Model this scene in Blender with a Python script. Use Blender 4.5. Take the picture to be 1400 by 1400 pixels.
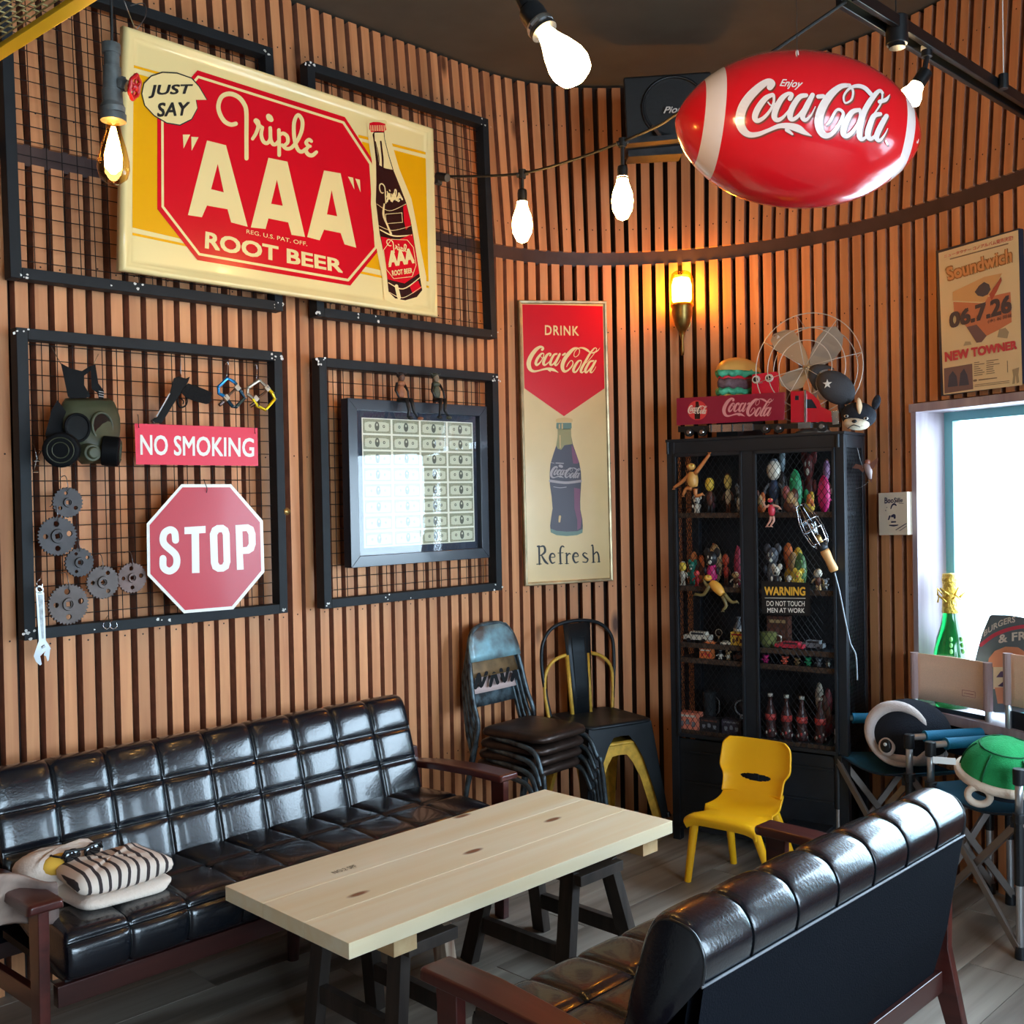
import bpy, bmesh, math, random
from mathutils import Vector, Matrix
from mathutils.geometry import tessellate_polygon
random.seed(7)
PI = math.pi
sc = bpy.context.scene
col = sc.collection
for o in list(bpy.data.objects): bpy.data.objects.remove(o)

# ------------------------------------------------ camera, world, exposure
F, PITCH, ROLL, YAW = 1473.36, .0159454, -.0192035, .787266
CAM = Vector((0, 0, 1.5))
cA, sA = math.cos(YAW), math.sin(YAW)
def latdep(l, d, z): return Vector((l*cA + d*sA, -l*sA + d*cA, z))   # lateral / depth -> world x (along left wall), y
cp, sp = math.cos(PITCH), math.sin(PITCH)
cr, sr = math.cos(ROLL), math.sin(ROLL)
_X = latdep(1, 0, 0); _U = latdep(0, sp, cp); _Fw = latdep(0, cp, -sp)
cam_r = cr*_X + sr*_U
cam_u = -sr*_X + cr*_U
camd = bpy.data.cameras.new('camera'); cam = bpy.data.objects.new('camera', camd); col.objects.link(cam)
mw = Matrix.Identity(4)
for i in range(3):
    mw[i][0] = cam_r[i]; mw[i][1] = cam_u[i]; mw[i][2] = -_Fw[i]; mw[i][3] = CAM[i]
cam.matrix_world = mw
camd.sensor_width = 36; camd.lens = F/1400*36; camd.clip_start = .02
sc.camera = cam
sc.view_settings.view_transform = 'Standard'; sc.view_settings.look = 'None'
sc.view_settings.gamma = 1; sc.view_settings.use_curve_mapping = False
sc.view_settings.exposure = 0.9

w = bpy.data.worlds.new('sky'); sc.world = w; w.use_nodes = True
bg = w.node_tree.nodes['Background']
bg.inputs[0].default_value = (.62, .82, 1.0, 1); bg.inputs[1].default_value = 9.8

def area(name, loc, target, sx, sy, power, color):
    l = bpy.data.lights.new(name, 'AREA'); l.shape = 'RECTANGLE'; l.size = sx; l.size_y = sy
    l.energy = power; l.color = color
    o = bpy.data.objects.new(name, l); col.objects.link(o); o.location = loc
    d = Vector(target)-Vector(loc); o.rotation_euler = d.to_track_quat('-Z', 'Y').to_euler()
    o['kind'] = 'structure'
    return o
COOL = (.80, .90, 1.0)
# daylight enters by the three windows: sky light only, portals guide its sampling
def portal(name, loc, target, sx, sy):
    o = area(name, loc, target, sx, sy, 1, (1, 1, 1)); o.data.cycles.is_portal = True; return o
portal('daylight_window_right', (4.02, .92, 1.22), (2.2, 1.55, 1.22), 1.8, 1.25)
portal('daylight_window_front', (3.15, -1.45, 1.22), (1.3, -.7, 1.22), 1.85, 1.25)
portal('daylight_window_rear', (1.0, -3.28, 1.6), (1.0, 0, 1.6), 3.4, 1.8)

# ------------------------------------------------ picture rays on real surfaces
def ray(x, y):
    a, b = x-700, y-700
    return (_Fw + cam_r*(a/F) - cam_u*(b/F))
def atz(x, y, z):
    r = ray(x, y); return CAM + r*((z-CAM.z)/r.z)
def aty(x, y, q):
    r = ray(x, y); return CAM + r*(q/r.y)
def atx(x, y, s):
    r = ray(x, y); return CAM + r*(s/r.x)
def atd(x, y, d):
    return CAM + ray(x, y)*d
def plane(p, n, lift=0.0):
    p = Vector(p); n = Vector(n).normalized()
    if (CAM-p).dot(n) < 0: n = -n
    def f(x, y, l=0.0):
        r = ray(x, y); pp = p + n*(lift+l)
        return CAM + r*((pp-CAM).dot(n)/r.dot(n))
    f.n = n
    return f

# ------------------------------------------------ materials
MATS = {}
def lin(c):
    return tuple(((v/255)/12.92 if v/255 <= .04045 else ((v/255+.055)/1.055)**2.4) for v in c)
def mat(name, rgb, rough=.6, metal=0, var=0.0, scale=8, bump=0, coat=0, spec=.5, emit=None, es=0, rand=0, trans=0, stretch=None, col2=None, aniso_mix=.5):
    """rgb is sRGB 0-255; var / col2 vary colour by object-space noise, rand by object"""
    if name in MATS: return MATS[name]
    m = bpy.data.materials.new(name); m.use_nodes = True; nt = m.node_tree; N = nt.nodes; L = nt.links
    b = N['Principled BSDF']; c = lin(rgb)
    b.inputs['Base Color'].default_value = (*c, 1); b.inputs['Roughness'].default_value = rough
    b.inputs['Metallic'].default_value = metal; b.inputs['Specular IOR Level'].default_value = spec
    if coat: b.inputs['Coat Weight'].default_value = coat; b.inputs['Coat Roughness'].default_value = .08
    if trans: b.inputs['Transmission Weight'].default_value = trans
    if emit: b.inputs['Emission Color'].default_value = (*lin(emit), 1); b.inputs['Emission Strength'].default_value = es
    src = None
    if var or col2 or bump:
        tc = N.new('ShaderNodeTexCoord'); mp = N.new('ShaderNodeMapping')
        L.new(tc.outputs['Object'], mp.inputs[0])
        if stretch: mp.inputs['Scale'].default_value = stretch
        no = N.new('ShaderNodeTexNoise'); no.inputs['Scale'].default_value = scale; no.inputs['Detail'].default_value = 5
        if rand:
            oi = N.new('ShaderNodeObjectInfo'); no.noise_dimensions = '4D'
            mu = N.new('ShaderNodeMath'); mu.operation = 'MULTIPLY'; mu.inputs[1].default_value = 50
            L.new(oi.outputs['Random'], mu.inputs[0]); L.new(mu.outputs[0], no.inputs['W'])
        L.new(mp.outputs[0], no.inputs['Vector'])
        if var or col2:
            rp = N.new('ShaderNodeValToRGB')
            rp.color_ramp.elements[0].position = .35; rp.color_ramp.elements[1].position = .65
            c2 = lin(col2) if col2 else tuple(min(1, v*(1+var)) for v in c)
            c1 = c if col2 else tuple(v*(1-var) for v in c)
            rp.color_ramp.elements[0].color = (*c1, 1); rp.color_ramp.elements[1].color = (*c2, 1)
            L.new(no.outputs['Fac'], rp.inputs[0]); src = rp.outputs[0]
            L.new(src, b.inputs['Base Color'])
        if bump:
            bp = N.new('ShaderNodeBump'); bp.inputs['Strength'].default_value = bump; bp.inputs['Distance'].default_value = .01
            L.new(no.outputs['Fac'], bp.inputs['Height']); L.new(bp.outputs[0], b.inputs['Normal'])
    if rand:
        oi = N.new('ShaderNodeObjectInfo'); hs = N.new('ShaderNodeHueSaturation')
        mr = N.new('ShaderNodeMapRange'); mr.inputs['To Min'].default_value = 1-rand; mr.inputs['To Max'].default_value = 1+rand
        L.new(oi.outputs['Random'], mr.inputs['Value']); L.new(mr.outputs[0], hs.inputs['Value'])
        if src: L.new(src, hs.inputs['Color'])
        else: hs.inputs['Color'].default_value = (*c, 1)
        L.new(hs.outputs[0], b.inputs['Base Color'])
    MATS[name] = m
    return m
def wood(name, rgb, rgb2, rough=.55, knots=True, axis=2, grain=34, rand=.12, coat=0, kcol=(92, 52, 26), ks=5.0, kr_=(.035, .11)):
    if name in MATS: return MATS[name]
    m = bpy.data.materials.new(name); m.use_nodes = True; nt = m.node_tree; N = nt.nodes; L = nt.links
    b = N['Principled BSDF']; b.inputs['Roughness'].default_value = rough
    if coat: b.inputs['Coat Weight'].default_value = coat; b.inputs['Coat Roughness'].default_value = .15
    tc = N.new('ShaderNodeTexCoord'); oi = N.new('ShaderNodeObjectInfo')
    add = N.new('ShaderNodeVectorMath'); add.operation = 'MULTIPLY_ADD'
    add.inputs[1].default_value = (1, 1, 1)
    sc1 = N.new('ShaderNodeVectorMath'); sc1.operation = 'SCALE'; sc1.inputs[0].default_value = (13, 27, 41)
    L.new(oi.outputs['Random'], sc1.inputs['Scale'])
    L.new(tc.outputs['Object'], add.inputs[0]); L.new(sc1.outputs[0], add.inputs[2])
    mp = N.new('ShaderNodeMapping'); s = [1, 1, 1]; s[axis] = .06; mp.inputs['Scale'].default_value = s
    L.new(add.outputs[0], mp.inputs[0])
    no = N.new('ShaderNodeTexNoise'); no.inputs['Scale'].default_value = grain; no.inputs['Detail'].default_value = 6; no.inputs['Distortion'].default_value = .6
    L.new(mp.outputs[0], no.inputs['Vector'])
    rp = N.new('ShaderNodeValToRGB'); rp.color_ramp.elements[0].position = .3; rp.color_ramp.elements[1].position = .72
    rp.color_ramp.elements[0].color = (*lin(rgb2), 1); rp.color_ramp.elements[1].color = (*lin(rgb), 1)
    L.new(no.outputs['Fac'], rp.inputs[0]); out = rp.outputs[0]
    if knots:
        mk = N.new('ShaderNodeMapping'); s = [1, 1, 1]; s[axis] = .35; mk.inputs['Scale'].default_value = s
        L.new(add.outputs[0], mk.inputs[0])
        vo = N.new('ShaderNodeTexVoronoi'); vo.inputs['Scale'].default_value = ks; L.new(mk.outputs[0], vo.inputs['Vector'])
        kr = N.new('ShaderNodeValToRGB'); kr.color_ramp.elements[0].position = kr_[0]; kr.color_ramp.elements[1].position = kr_[1]
        kr.color_ramp.elements[0].color = (1, 1, 1, 1); kr.color_ramp.elements[1].color = (0, 0, 0, 1)
        L.new(vo.outputs['Distance'], kr.inputs[0])
        mx = N.new('ShaderNodeMix'); mx.data_type = 'RGBA'
        L.new(kr.outputs[0], mx.inputs[0]); L.new(out, mx.inputs[6]); mx.inputs[7].default_value = (*lin(kcol), 1)
        out = mx.outputs[2]
    hs = N.new('ShaderNodeHueSaturation'); mr = N.new('ShaderNodeMapRange')
    mr.inputs['To Min'].default_value = 1-rand; mr.inputs['To Max'].default_value = 1+rand
    L.new(oi.outputs['Random'], mr.inputs['Value']); L.new(mr.outputs[0], hs.inputs['Value']); L.new(out, hs.inputs['Color'])
    L.new(hs.outputs[0], b.inputs['Base Color'])
    bp = N.new('ShaderNodeBump'); bp.inputs['Strength'].default_value = .15; bp.inputs['Distance'].default_value = .004
    L.new(no.outputs['Fac'], bp.inputs['Height']); L.new(bp.outputs[0], b.inputs['Normal'])
    MATS[name] = m
    return m

# ------------------------------------------------ mesh collector
class MB:
    def __init__(s): s.v = []; s.f = []; s.m = []; s.mi = 0
    def add(s, vs, fs, M=None):
        o = len(s.v)
        s.v += [tuple(M @ Vector(v)) if M is not None else tuple(v) for v in vs]
        s.f += [tuple(i+o for i in f) for f in fs]; s.m += [s.mi]*len(fs)
        return s
    def box(s, c, d, M=None, R=None):
        x, y, z = [k/2 for k in d]; c = Vector(c)
        vs = [Vector(p) for p in ((-x,-y,-z),(x,-y,-z),(x,y,-z),(-x,y,-z),(-x,-y,z),(x,-y,z),(x,y,z),(-x,y,z))]
        if R is not None: vs = [R @ p for p in vs]
        return s.add([p+c for p in vs], [(0,3,2,1),(4,5,6,7),(0,1,5,4),(1,2,6,5),(2,3,7,6),(3,0,4,7)], M)
    def bar(s, a, b, w, h, up=(0,0,1), M=None):
        """box from a to b, w wide across, h high along up"""
        a = Vector(a); b = Vector(b); d = b-a; L = d.length; d.normalize(); up = Vector(up)
        sd = d.cross(up)
        if sd.length < 1e-4: sd = d.cross(Vector((1,0,0)))
        sd.normalize(); u = sd.cross(d)
        vs = []
        for t in (0, L):
            for i, j in ((-1,-1),(1,-1),(1,1),(-1,1)): vs.append(a + d*t + sd*(i*w/2) + u*(j*h/2))
        return s.add(vs, [(0,3,2,1),(4,5,6,7),(0,1,5,4),(1,2,6,5),(2,3,7,6),(3,0,4,7)], M)
    def cyl(s, a, b, r0, r1=None, n=12, M=None, cap=True):
        a = Vector(a); b = Vector(b); r1 = r0 if r1 is None else r1
        d = (b-a).normalized(); x = d.orthogonal().normalized(); y = d.cross(x)
        vs = []
        for p, r in ((a, r0), (b, r1)):
            for i in range(n):
                t = 2*PI*i/n; vs.append(p + (x*math.cos(t)+y*math.sin(t))*r)
        fs = [(i, (i+1) % n, n+(i+1) % n, n+i) for i in range(n)]
        if cap: fs += [tuple(range(n-1, -1, -1)), tuple(range(n, 2*n))]
        return s.add(vs, fs, M)
    def tube(s, pts, r, n=8, M=None, closed=False):
        pts = [Vector(p) for p in pts]; k = len(pts); rs = r if isinstance(r, (list, tuple)) else [r]*k
        vs = []; x = None
        for i, p in enumerate(pts):
            if closed: t = (pts[(i+1) % k]-pts[i-1])
            else: t = pts[min(i+1, k-1)]-pts[max(i-1, 0)]
            t.normalize()
            x = t.orthogonal().normalized() if x is None else (x - t*x.dot(t)).normalized()
            y = t.cross(x)
            for j in range(n):
                a = 2*PI*j/n; vs.append(p + (x*math.cos(a)+y*math.sin(a))*rs[i])
        fs = []
        for i in range(k if closed else k-1):
            i2 = (i+1) % k
            for j in range(n): fs.append((i*n+j, i*n+(j+1) % n, i2*n+(j+1) % n, i2*n+j))
        if not closed: fs += [tuple(range(n-1, -1, -1)), tuple(range((k-1)*n, k*n))]
        return s.add(vs, fs, M)
    def lathe(s, prof, n=20, M=None, arc=2*PI):
        """prof (r, z) about local z"""
        vs = []; k = len(prof)
        for r, z in prof:
            for j in range(n):
                a = arc*j/n; vs.append((max(r, 1e-5)*math.cos(a), max(r, 1e-5)*math.sin(a), z))
        fs = [(i*n+j, i*n+(j+1) % n, (i+1)*n+(j+1) % n, (i+1)*n+j) for i in range(k-1) for j in range(n)]
        fs += [tuple(range(n-1, -1, -1)), tuple(range((k-1)*n, k*n))]
        return s.add(vs, fs, M)
    def ball(s, c, r, n=12, k=8, M=None, R=None):
        c = Vector(c); r = Vector(r) if isinstance(r, (list, tuple, Vector)) else Vector((r, r, r))
        vs = []
        for i in range(k+1):
            th = PI*i/k
            for j in range(n):
                a = 2*PI*j/n; p = Vector((math.sin(th)*math.cos(a)*r.x, math.sin(th)*math.sin(a)*r.y, math.cos(th)*r.z))
                vs.append((R @ p if R is not None else p)+c)
        fs = [(i*n+j, (i+1)*n+j, (i+1)*n+(j+1) % n, i*n+(j+1) % n) for i in range(k) for j in range(n)]
        return s.add(vs, fs, M)
    def prism(s, poly, a, b, M=None):
        """poly 2D list; a, b functions/offset: maps (x,y)->Vector for both faces"""
        n = len(poly); vs = [a(*p) for p in poly] + [b(*p) for p in poly]
        tri = tessellate_polygon([[Vector((p[0], p[1], 0)) for p in poly]])
        fs = [tuple(t) for t in tri] + [tuple(i+n for i in reversed(t)) for t in tri]
        fs += [(i, (i+1) % n, n+(i+1) % n, n+i) for i in range(n)]
        return s.add(vs, fs, M)
    def grid(s, rows, M=None, closeu=False):
        h = len(rows); w_ = len(rows[0]); vs = [p for r in rows for p in r]
        fs = [(i*w_+j, i*w_+(j+1) % w_, (i+1)*w_+(j+1) % w_, (i+1)*w_+j) for i in range(h-1) for j in range(w_ if closeu else w_-1)]
        return s.add(vs, fs, M)
    def build(s, name, mats, parent=None, smooth=False, bevel=0, loc=None, recalc=True, subd=0, solid=0, kind=None, label=None):
        me = bpy.data.meshes.new(name); me.from_pydata([tuple(v) for v in s.v], [], s.f)
        mats = mats if isinstance(mats, (list, tuple)) else [mats]
        for m in mats: me.materials.append(m)
        me.polygons.foreach_set('material_index', s.m)
        if recalc:
            b_ = bmesh.new(); b_.from_mesh(me); bmesh.ops.recalc_face_normals(b_, faces=b_.faces); b_.to_mesh(me); b_.free()
        if smooth: me.polygons.foreach_set('use_smooth', [True]*len(me.polygons))
        o = bpy.data.objects.new(name, me); col.objects.link(o)
        if parent is not None:
            o.parent = parent; o.matrix_parent_inverse = parent.matrix_basis.inverted() if parent.get('_w') else Matrix.Identity(4)
        if loc is not None: o.location = loc
        if solid:
            q = o.modifiers.new('solid', 'SOLIDIFY'); q.thickness = solid; q.offset = 0
        if subd:
            q = o.modifiers.new('sub', 'SUBSURF'); q.levels = subd; q.render_levels = subd
        if bevel:
            q = o.modifiers.new('bevel', 'BEVEL'); q.width = bevel; q.segments = 2; q.limit_method = 'ANGLE'
            if smooth is False:
                me.polygons.foreach_set('use_smooth', [True]*len(me.polygons))
                wn = o.modifiers.new('wn', 'WEIGHTED_NORMAL'); wn.keep_sharp = True
        if kind: o['kind'] = kind
        if label: o['label'] = label
        return o
def tag(o, label=None, cat=None, group=None, kind=None):
    if label: o['label'] = label
    if cat: o['category'] = cat
    if group: o['group'] = group
    if kind: o['kind'] = kind
    return o
def thing(name, label, cat, loc=(0,0,0), rz=0, group=None, world=False):
    """Empty at the thing's base. world=True: its parts are given in world coordinates"""
    o = bpy.data.objects.new(name, None); o.empty_display_size = .05; col.objects.link(o)
    o.location = loc; o.rotation_euler = (0, 0, rz)
    o.matrix_basis = Matrix.Translation(loc) @ Matrix.Rotation(rz, 4, 'Z')
    if world: o['_w'] = 1
    return tag(o, label, cat, group)
def struct(o): o['kind'] = 'structure'; return o
def copy_tree(o, parent=None):
    c = o.copy(); col.objects.link(c)
    if parent is not None: c.parent = parent; c.matrix_parent_inverse = o.matrix_parent_inverse.copy()
    for ch in [x for x in bpy.data.objects if x.parent == o]: copy_tree(ch, c)
    return c
def cat_rom(pts, k=6, closed=False):
    """pts: tuples of any dimension"""
    n = len(pts); out = []
    rng = range(n) if closed else range(n-1)
    for i in rng:
        p = [pts[(i+j) % n] if closed else pts[min(max(i+j, 0), n-1)] for j in (-1, 0, 1, 2)]
        for t in range(k):
            t = t/k; t2 = t*t; t3 = t2*t
            out.append(tuple(.5*(2*b + (c-a)*t + (2*a-5*b+4*c-d)*t2 + (-a+3*b-3*c+d)*t3) for a, b, c, d in zip(*p)))
    if not closed: out.append(tuple(pts[-1]))
    return out
# ------------------------------------------------ flat print on a surface: strokes, polygons, text
def strokes(mb, S, lines, lift=.0006, tf=None, k=6, nd=10, wscale=1.0):
    """lines of (x, y, w) laid as ribbons on surface S(x, y, lift)"""
    tf = tf or (lambda x, y: (x, y))
    cnt = 0; lift0 = lift
    for ln in lines:
        P = cat_rom(ln, k) if len(ln) > 2 else ln
        L_, R_ = [], []
        for i, p in enumerate(P):
            a = P[max(i-1, 0)]; b = P[min(i+1, len(P)-1)]; dx, dy = b[0]-a[0], b[1]-a[1]; d = math.hypot(dx, dy) or 1
            nx, ny = -dy/d, dx/d; hw = max(p[2], 1e-4)*wscale/2
            L_.append(S(*tf(p[0]+nx*hw, p[1]+ny*hw), lift)); R_.append(S(*tf(p[0]-nx*hw, p[1]-ny*hw), lift))
            if i % 2 == 0 or i == len(P)-1:
                cnt += 1; lift = lift0 + (cnt % 48)*1.6e-5
                mb.add([S(*tf(p[0]+math.cos(2*PI*j/nd)*hw, p[1]+math.sin(2*PI*j/nd)*hw), lift) for j in range(nd)], [tuple(range(nd))])
        mb.grid([L_, R_])
    return mb
def polyp(mb, S, poly, lift=.0006, holes=(), tf=None):
    tf = tf or (lambda x, y: (x, y))
    loops = [poly]+list(holes); pts = [p for l in loops for p in l]
    tri = tessellate_polygon([[Vector((p[0], p[1], 0)) for p in l] for l in loops])
    return mb.add([S(*tf(*p[:2]), lift) for p in pts], [tuple(t) for t in tri])
_tc = {}
def textmesh(s, offset=0.0, shear=0.0, space=1.0, align='LEFT'):
    key = (s, offset, shear, space, align)
    if key in _tc: return _tc[key]
    cu = bpy.data.curves.new('t', 'FONT'); cu.body = s; cu.offset = offset; cu.shear = shear; cu.space_character = space; cu.resolution_u = 3
    cu.align_x = align
    ob = bpy.data.objects.new('t', cu); col.objects.link(ob)
    bpy.context.view_layer.update()
    dg = bpy.context.evaluated_depsgraph_get()
    me = bpy.data.meshes.new_from_object(ob.evaluated_get(dg))
    vs = [tuple(v.co) for v in me.vertices]; fs = [tuple(p.vertices) for p in me.polygons]
    bpy.data.objects.remove(ob); bpy.data.meshes.remove(me); bpy.data.curves.remove(cu)
    _tc[key] = (vs, fs)
    return vs, fs
def textq(mb, S, s, quad, lift=.0008, offset=0.0, shear=0.0, space=1.0, fn=None):
    """text stretched into the quad TL, TR, BR, BL (surface parameters)"""
    vs, fs = textmesh(s, 0, shear, space)
    if not vs: return mb
    x0 = min(v[0] for v in vs); x1 = max(v[0] for v in vs); y0 = min(v[1] for v in vs); y1 = max(v[1] for v in vs)
    (ax, ay), (bx, by), (cx, cy), (dx, dy) = quad
    d = offset*.8; x0 -= d; x1 += d; y0 -= d; y1 += d
    for n_i, (ox, oy) in enumerate(((0, 0), (d, d), (-d, -d), (d, -d), (-d, d)) if d else ((0, 0),)):
      out = []
      for v in vs:
        u = (v[0]+ox-x0)/((x1-x0) or 1); t = (y1-v[1]-oy)/((y1-y0) or 1)
        if fn: u, t = fn(u, t)
        X = (1-t)*((1-u)*ax+u*bx)+t*((1-u)*dx+u*cx); Y = (1-t)*((1-u)*ay+u*by)+t*((1-u)*dy+u*cy)
        out.append(S(X, Y, lift+n_i*2e-5))
      mb.add(out, fs)
    return mb
def local(o, ex, ez):
    """surface given by metres: S(x, y, lift) = o + ex*x + ez*y + n*lift"""
    o = Vector(o); ex = Vector(ex).normalized(); ez = Vector(ez).normalized(); n = ex.cross(ez)
    def f(x, y, l=0.0): return o + ex*x + ez*y + n*l
    f.n = n
    return f

# ------------------------------------------------ common materials
m_black = mat('black_iron', (40, 42, 46), .5, .3, var=.25, scale=30, bump=.15)
m_blackp = mat('black_plastic', (22, 22, 24), .4)
m_chip = mat('bare_primer_chips', (225, 222, 215), .6)
m_chrome = mat('chrome', (215, 215, 218), .15, 1)
m_steel = mat('steel', (150, 150, 152), .35, .9, var=.2, scale=20)
m_white = mat('white_enamel', (235, 230, 222), .35)
m_red = mat('red_enamel', (224, 14, 36), .22, coat=.4)
m_cream = mat('cream_enamel', (250, 226, 160), .25, coat=.5)
m_yel = mat('yellow_enamel', (246, 176, 8), .25, coat=.3)
m_ink = mat('black_ink', (24, 18, 16), .5)
m_cord = mat('black_cord', (26, 24, 22), .6)
def thin_glass(name, tint=(255, 255, 255), refl=1.0, rough=.02):
    if name in MATS: return MATS[name]
    m = bpy.data.materials.new(name); m.use_nodes = True; nt = m.node_tree; N = nt.nodes; L = nt.links
    N.remove(N['Principled BSDF']); out = N['Material Output']
    tr = N.new('ShaderNodeBsdfTransparent'); tr.inputs[0].default_value = (*lin(tint), 1)
    gl = N.new('ShaderNodeBsdfGlossy'); gl.inputs['Roughness'].default_value = rough
    fr = N.new('ShaderNodeFresnel'); ge = N.new('ShaderNodeNewGeometry'); mr = N.new('ShaderNodeMapRange'); mr.inputs['To Min'].default_value = 1.5; mr.inputs['To Max'].default_value = 1/1.5
    L.new(ge.outputs['Backfacing'], mr.inputs['Value']); L.new(mr.outputs[0], fr.inputs[0])
    mu = N.new('ShaderNodeMath'); mu.operation = 'MULTIPLY'; mu.inputs[1].default_value = refl; mu.use_clamp = True
    mx = N.new('ShaderNodeMixShader')
    L.new(fr.outputs[0], mu.inputs[0]); L.new(mu.outputs[0], mx.inputs[0]); L.new(tr.outputs[0], mx.inputs[1]); L.new(gl.outputs[0], mx.inputs[2])
    L.new(mx.outputs[0], out.inputs['Surface'])
    MATS[name] = m
    return m

def split_islands(o, maxn=14):
    """each separate piece of a part becomes a part of its own"""
    me = o.data; par = list(range(len(me.vertices)))
    def fd(a):
        while par[a] != a: par[a] = par[par[a]]; a = par[a]
        return a
    for p in me.polygons:
        v = p.vertices; r0 = fd(v[0])
        for q in v[1:]: par[fd(q)] = r0
    gr = {}
    for p in me.polygons: gr.setdefault(fd(p.vertices[0]), []).append(p)
    if len(gr) < 2: return
    if len(gr) > maxn: o['kind'] = 'stuff'; return
    V = [v.co.copy() for v in me.vertices]
    first = True
    for k, ps in gr.items():
        ix = {}; fs = []
        for p in ps: fs.append([ix.setdefault(i, len(ix)) for i in p.vertices])
        m2 = bpy.data.meshes.new(me.name); m2.from_pydata([V[i] for i in ix], [], fs)
        for mt in me.materials: m2.materials.append(mt)
        m2.polygons.foreach_set('material_index', [p.material_index for p in ps]); m2.polygons.foreach_set('use_smooth', [p.use_smooth for p in ps])
        if first: old = me; o.data = m2; first = False
        else:
            c = o.copy(); c.data = m2; col.objects.link(c)
# ================================================ ROOM SHELL
CEIL = 3.38; ZB0, ZB1 = 2.555, 2.615
PATHC = [(3.25,3.42),(3.36,3.42),(3.46,3.412),(3.56,3.393),(3.66,3.357),(3.76,3.303),(3.85,3.235),(3.93,3.16),(4.01,3.065),(4.08,2.965),(4.14,2.86),(4.185,2.75),(4.22,2.63),(4.24,2.5),(4.245,2.35),(4.235,2.18),(4.205,2.0),(4.15,1.81),(4.07,1.6),(3.98,1.39),(3.86,1.12),(3.72,.8),(3.55,.4),(3.33,-.1),(3.0,-.8),(2.55,-1.75),(2.1,-2.7)]
_pp = [(-2.2, 3.42), (3.25, 3.42)] + [tuple(p) for p in cat_rom(PATHC, 5)][1:]
PATH = []; _t = -2.2
for i, p in enumerate(_pp):
    if i: _t += math.dist(p, _pp[i-1])
    PATH.append((_t, *p))
T_END = PATH[-1][0]
def wp(t, off=0.0):
    """point and tangent of the slatted wall's face at arc length t; off > 0 goes out of the room"""
    i = 0
    while i < len(PATH)-2 and PATH[i+1][0] < t: i += 1
    a, b = PATH[i], PATH[i+1]; k = (t-a[0])/(b[0]-a[0])
    j0 = max(i-1, 0); j1 = min(i+2, len(PATH)-1)
    T0 = Vector((b[1]-PATH[j0][1], b[2]-PATH[j0][2])).normalized(); T1 = Vector((PATH[j1][1]-a[1], PATH[j1][2]-a[2])).normalized()
    T = (T0*(1-k)+T1*k).normalized(); n = Vector((-T.y, T.x))          # outward
    p = Vector((a[1]+(b[1]-a[1])*k, a[2]+(b[2]-a[2])*k)) + n*off
    return p, T, n
def pathhit(x, y, off=0.0):
    """(t, z) where the picture ray meets the wall's face"""
    r = ray(x, y)
    for i in range(len(PATH)-1):
        a = wp(PATH[i][0]+1e-6, off)[0]; b = wp(PATH[i+1][0]-1e-6, off)[0]
        ex, ey = b.x-a.x, b.y-a.y; den = r.x*ey - r.y*ex
        if abs(den) < 1e-9: continue
        k = (r.y*a.x - r.x*a.y)/den; lam = (a.x*ey - a.y*ex)/den
        if -1e-6 <= k <= 1+1e-6 and lam > 0: return PATH[i][0]+k*(PATH[i+1][0]-PATH[i][0]), CAM.z+lam*r.z
    return None
T_SPLIT = 3.40
# window opening on the curved right wall
WT0 = pathhit(1252, 600)[0]; WZ1 = 1.80; WZ0 = .63; WT1 = WT0+1.75
W2T0 = WT1+.75; W2T1 = W2T0+1.7

m_slat = wood('cedar_slat', (224, 156, 104), (196, 126, 80), .55, grain=26, rand=.17, kcol=(96, 56, 34), ks=4.2)
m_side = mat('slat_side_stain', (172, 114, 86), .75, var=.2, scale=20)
m_backing = mat('dark_backing', (50, 34, 30), .85, var=.15, scale=6)
m_ceil = mat('ceiling_paint', (88, 84, 74), .9, var=.08, scale=5)
m_band = mat('steel_band', (78, 58, 54), .5, .2, var=.15, scale=9)
m_plain = mat('plaster', (150, 140, 128), .9, var=.05, scale=3)

def wall_backing(name, t0, t1, holes=()):
    mb = MB(); N_ = max(2, int((t1-t0)/.08)); ts = sorted(set([t0+(t1-t0)*i/N_ for i in range(N_+1)] + [h for hh in holes for h in hh[:2]]))
    zs = [0, WZ0, WZ1, CEIL+.1]
    for a, b in zip(ts, ts[1:]):
        if b-a < 1e-5: continue
        for z0, z1 in zip(zs, zs[1:]):
            if any(h[0]-1e-6 <= a and b <= h[1]+1e-6 and abs(z0-WZ0) < 1e-6 for h in holes): continue
            pa = wp(a, .048)[0]; pb = wp(b, .048)[0]; qa = wp(a, .17)[0]; qb = wp(b, .17)[0]
            o = .06 if z1 > 3 else 0   # the upper wall leans outward
            na = wp(a)[2]*o; nb = wp(b)[2]*o
            mb.add([(pa.x,pa.y,z0),(pb.x,pb.y,z0),(pb.x+nb.x,pb.y+nb.y,z1),(pa.x+na.x,pa.y+na.y,z1),(qa.x,qa.y,z0),(qb.x,qb.y,z0),(qb.x+nb.x,qb.y+nb.y,z1),(qa.x+na.x,qa.y+na.y,z1)],
                   [(0,1,2,3),(7,6,5,4),(0,4,5,1),(3,2,6,7),(0,3,7,4),(1,5,6,2)])
    return mb.build(name, m_backing, recalc=True)
wall_left = tag(wall_backing('wall_left', -2.2, T_SPLIT), 'flat wall lined with vertical cedar slats', kind='structure')
wall_right = tag(wall_backing('wall_right', T_SPLIT, T_END, [(WT0, WT1), (W2T0, W2T1)]), 'curved wall lined with vertical cedar slats round the corner to the window', kind='structure')

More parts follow.
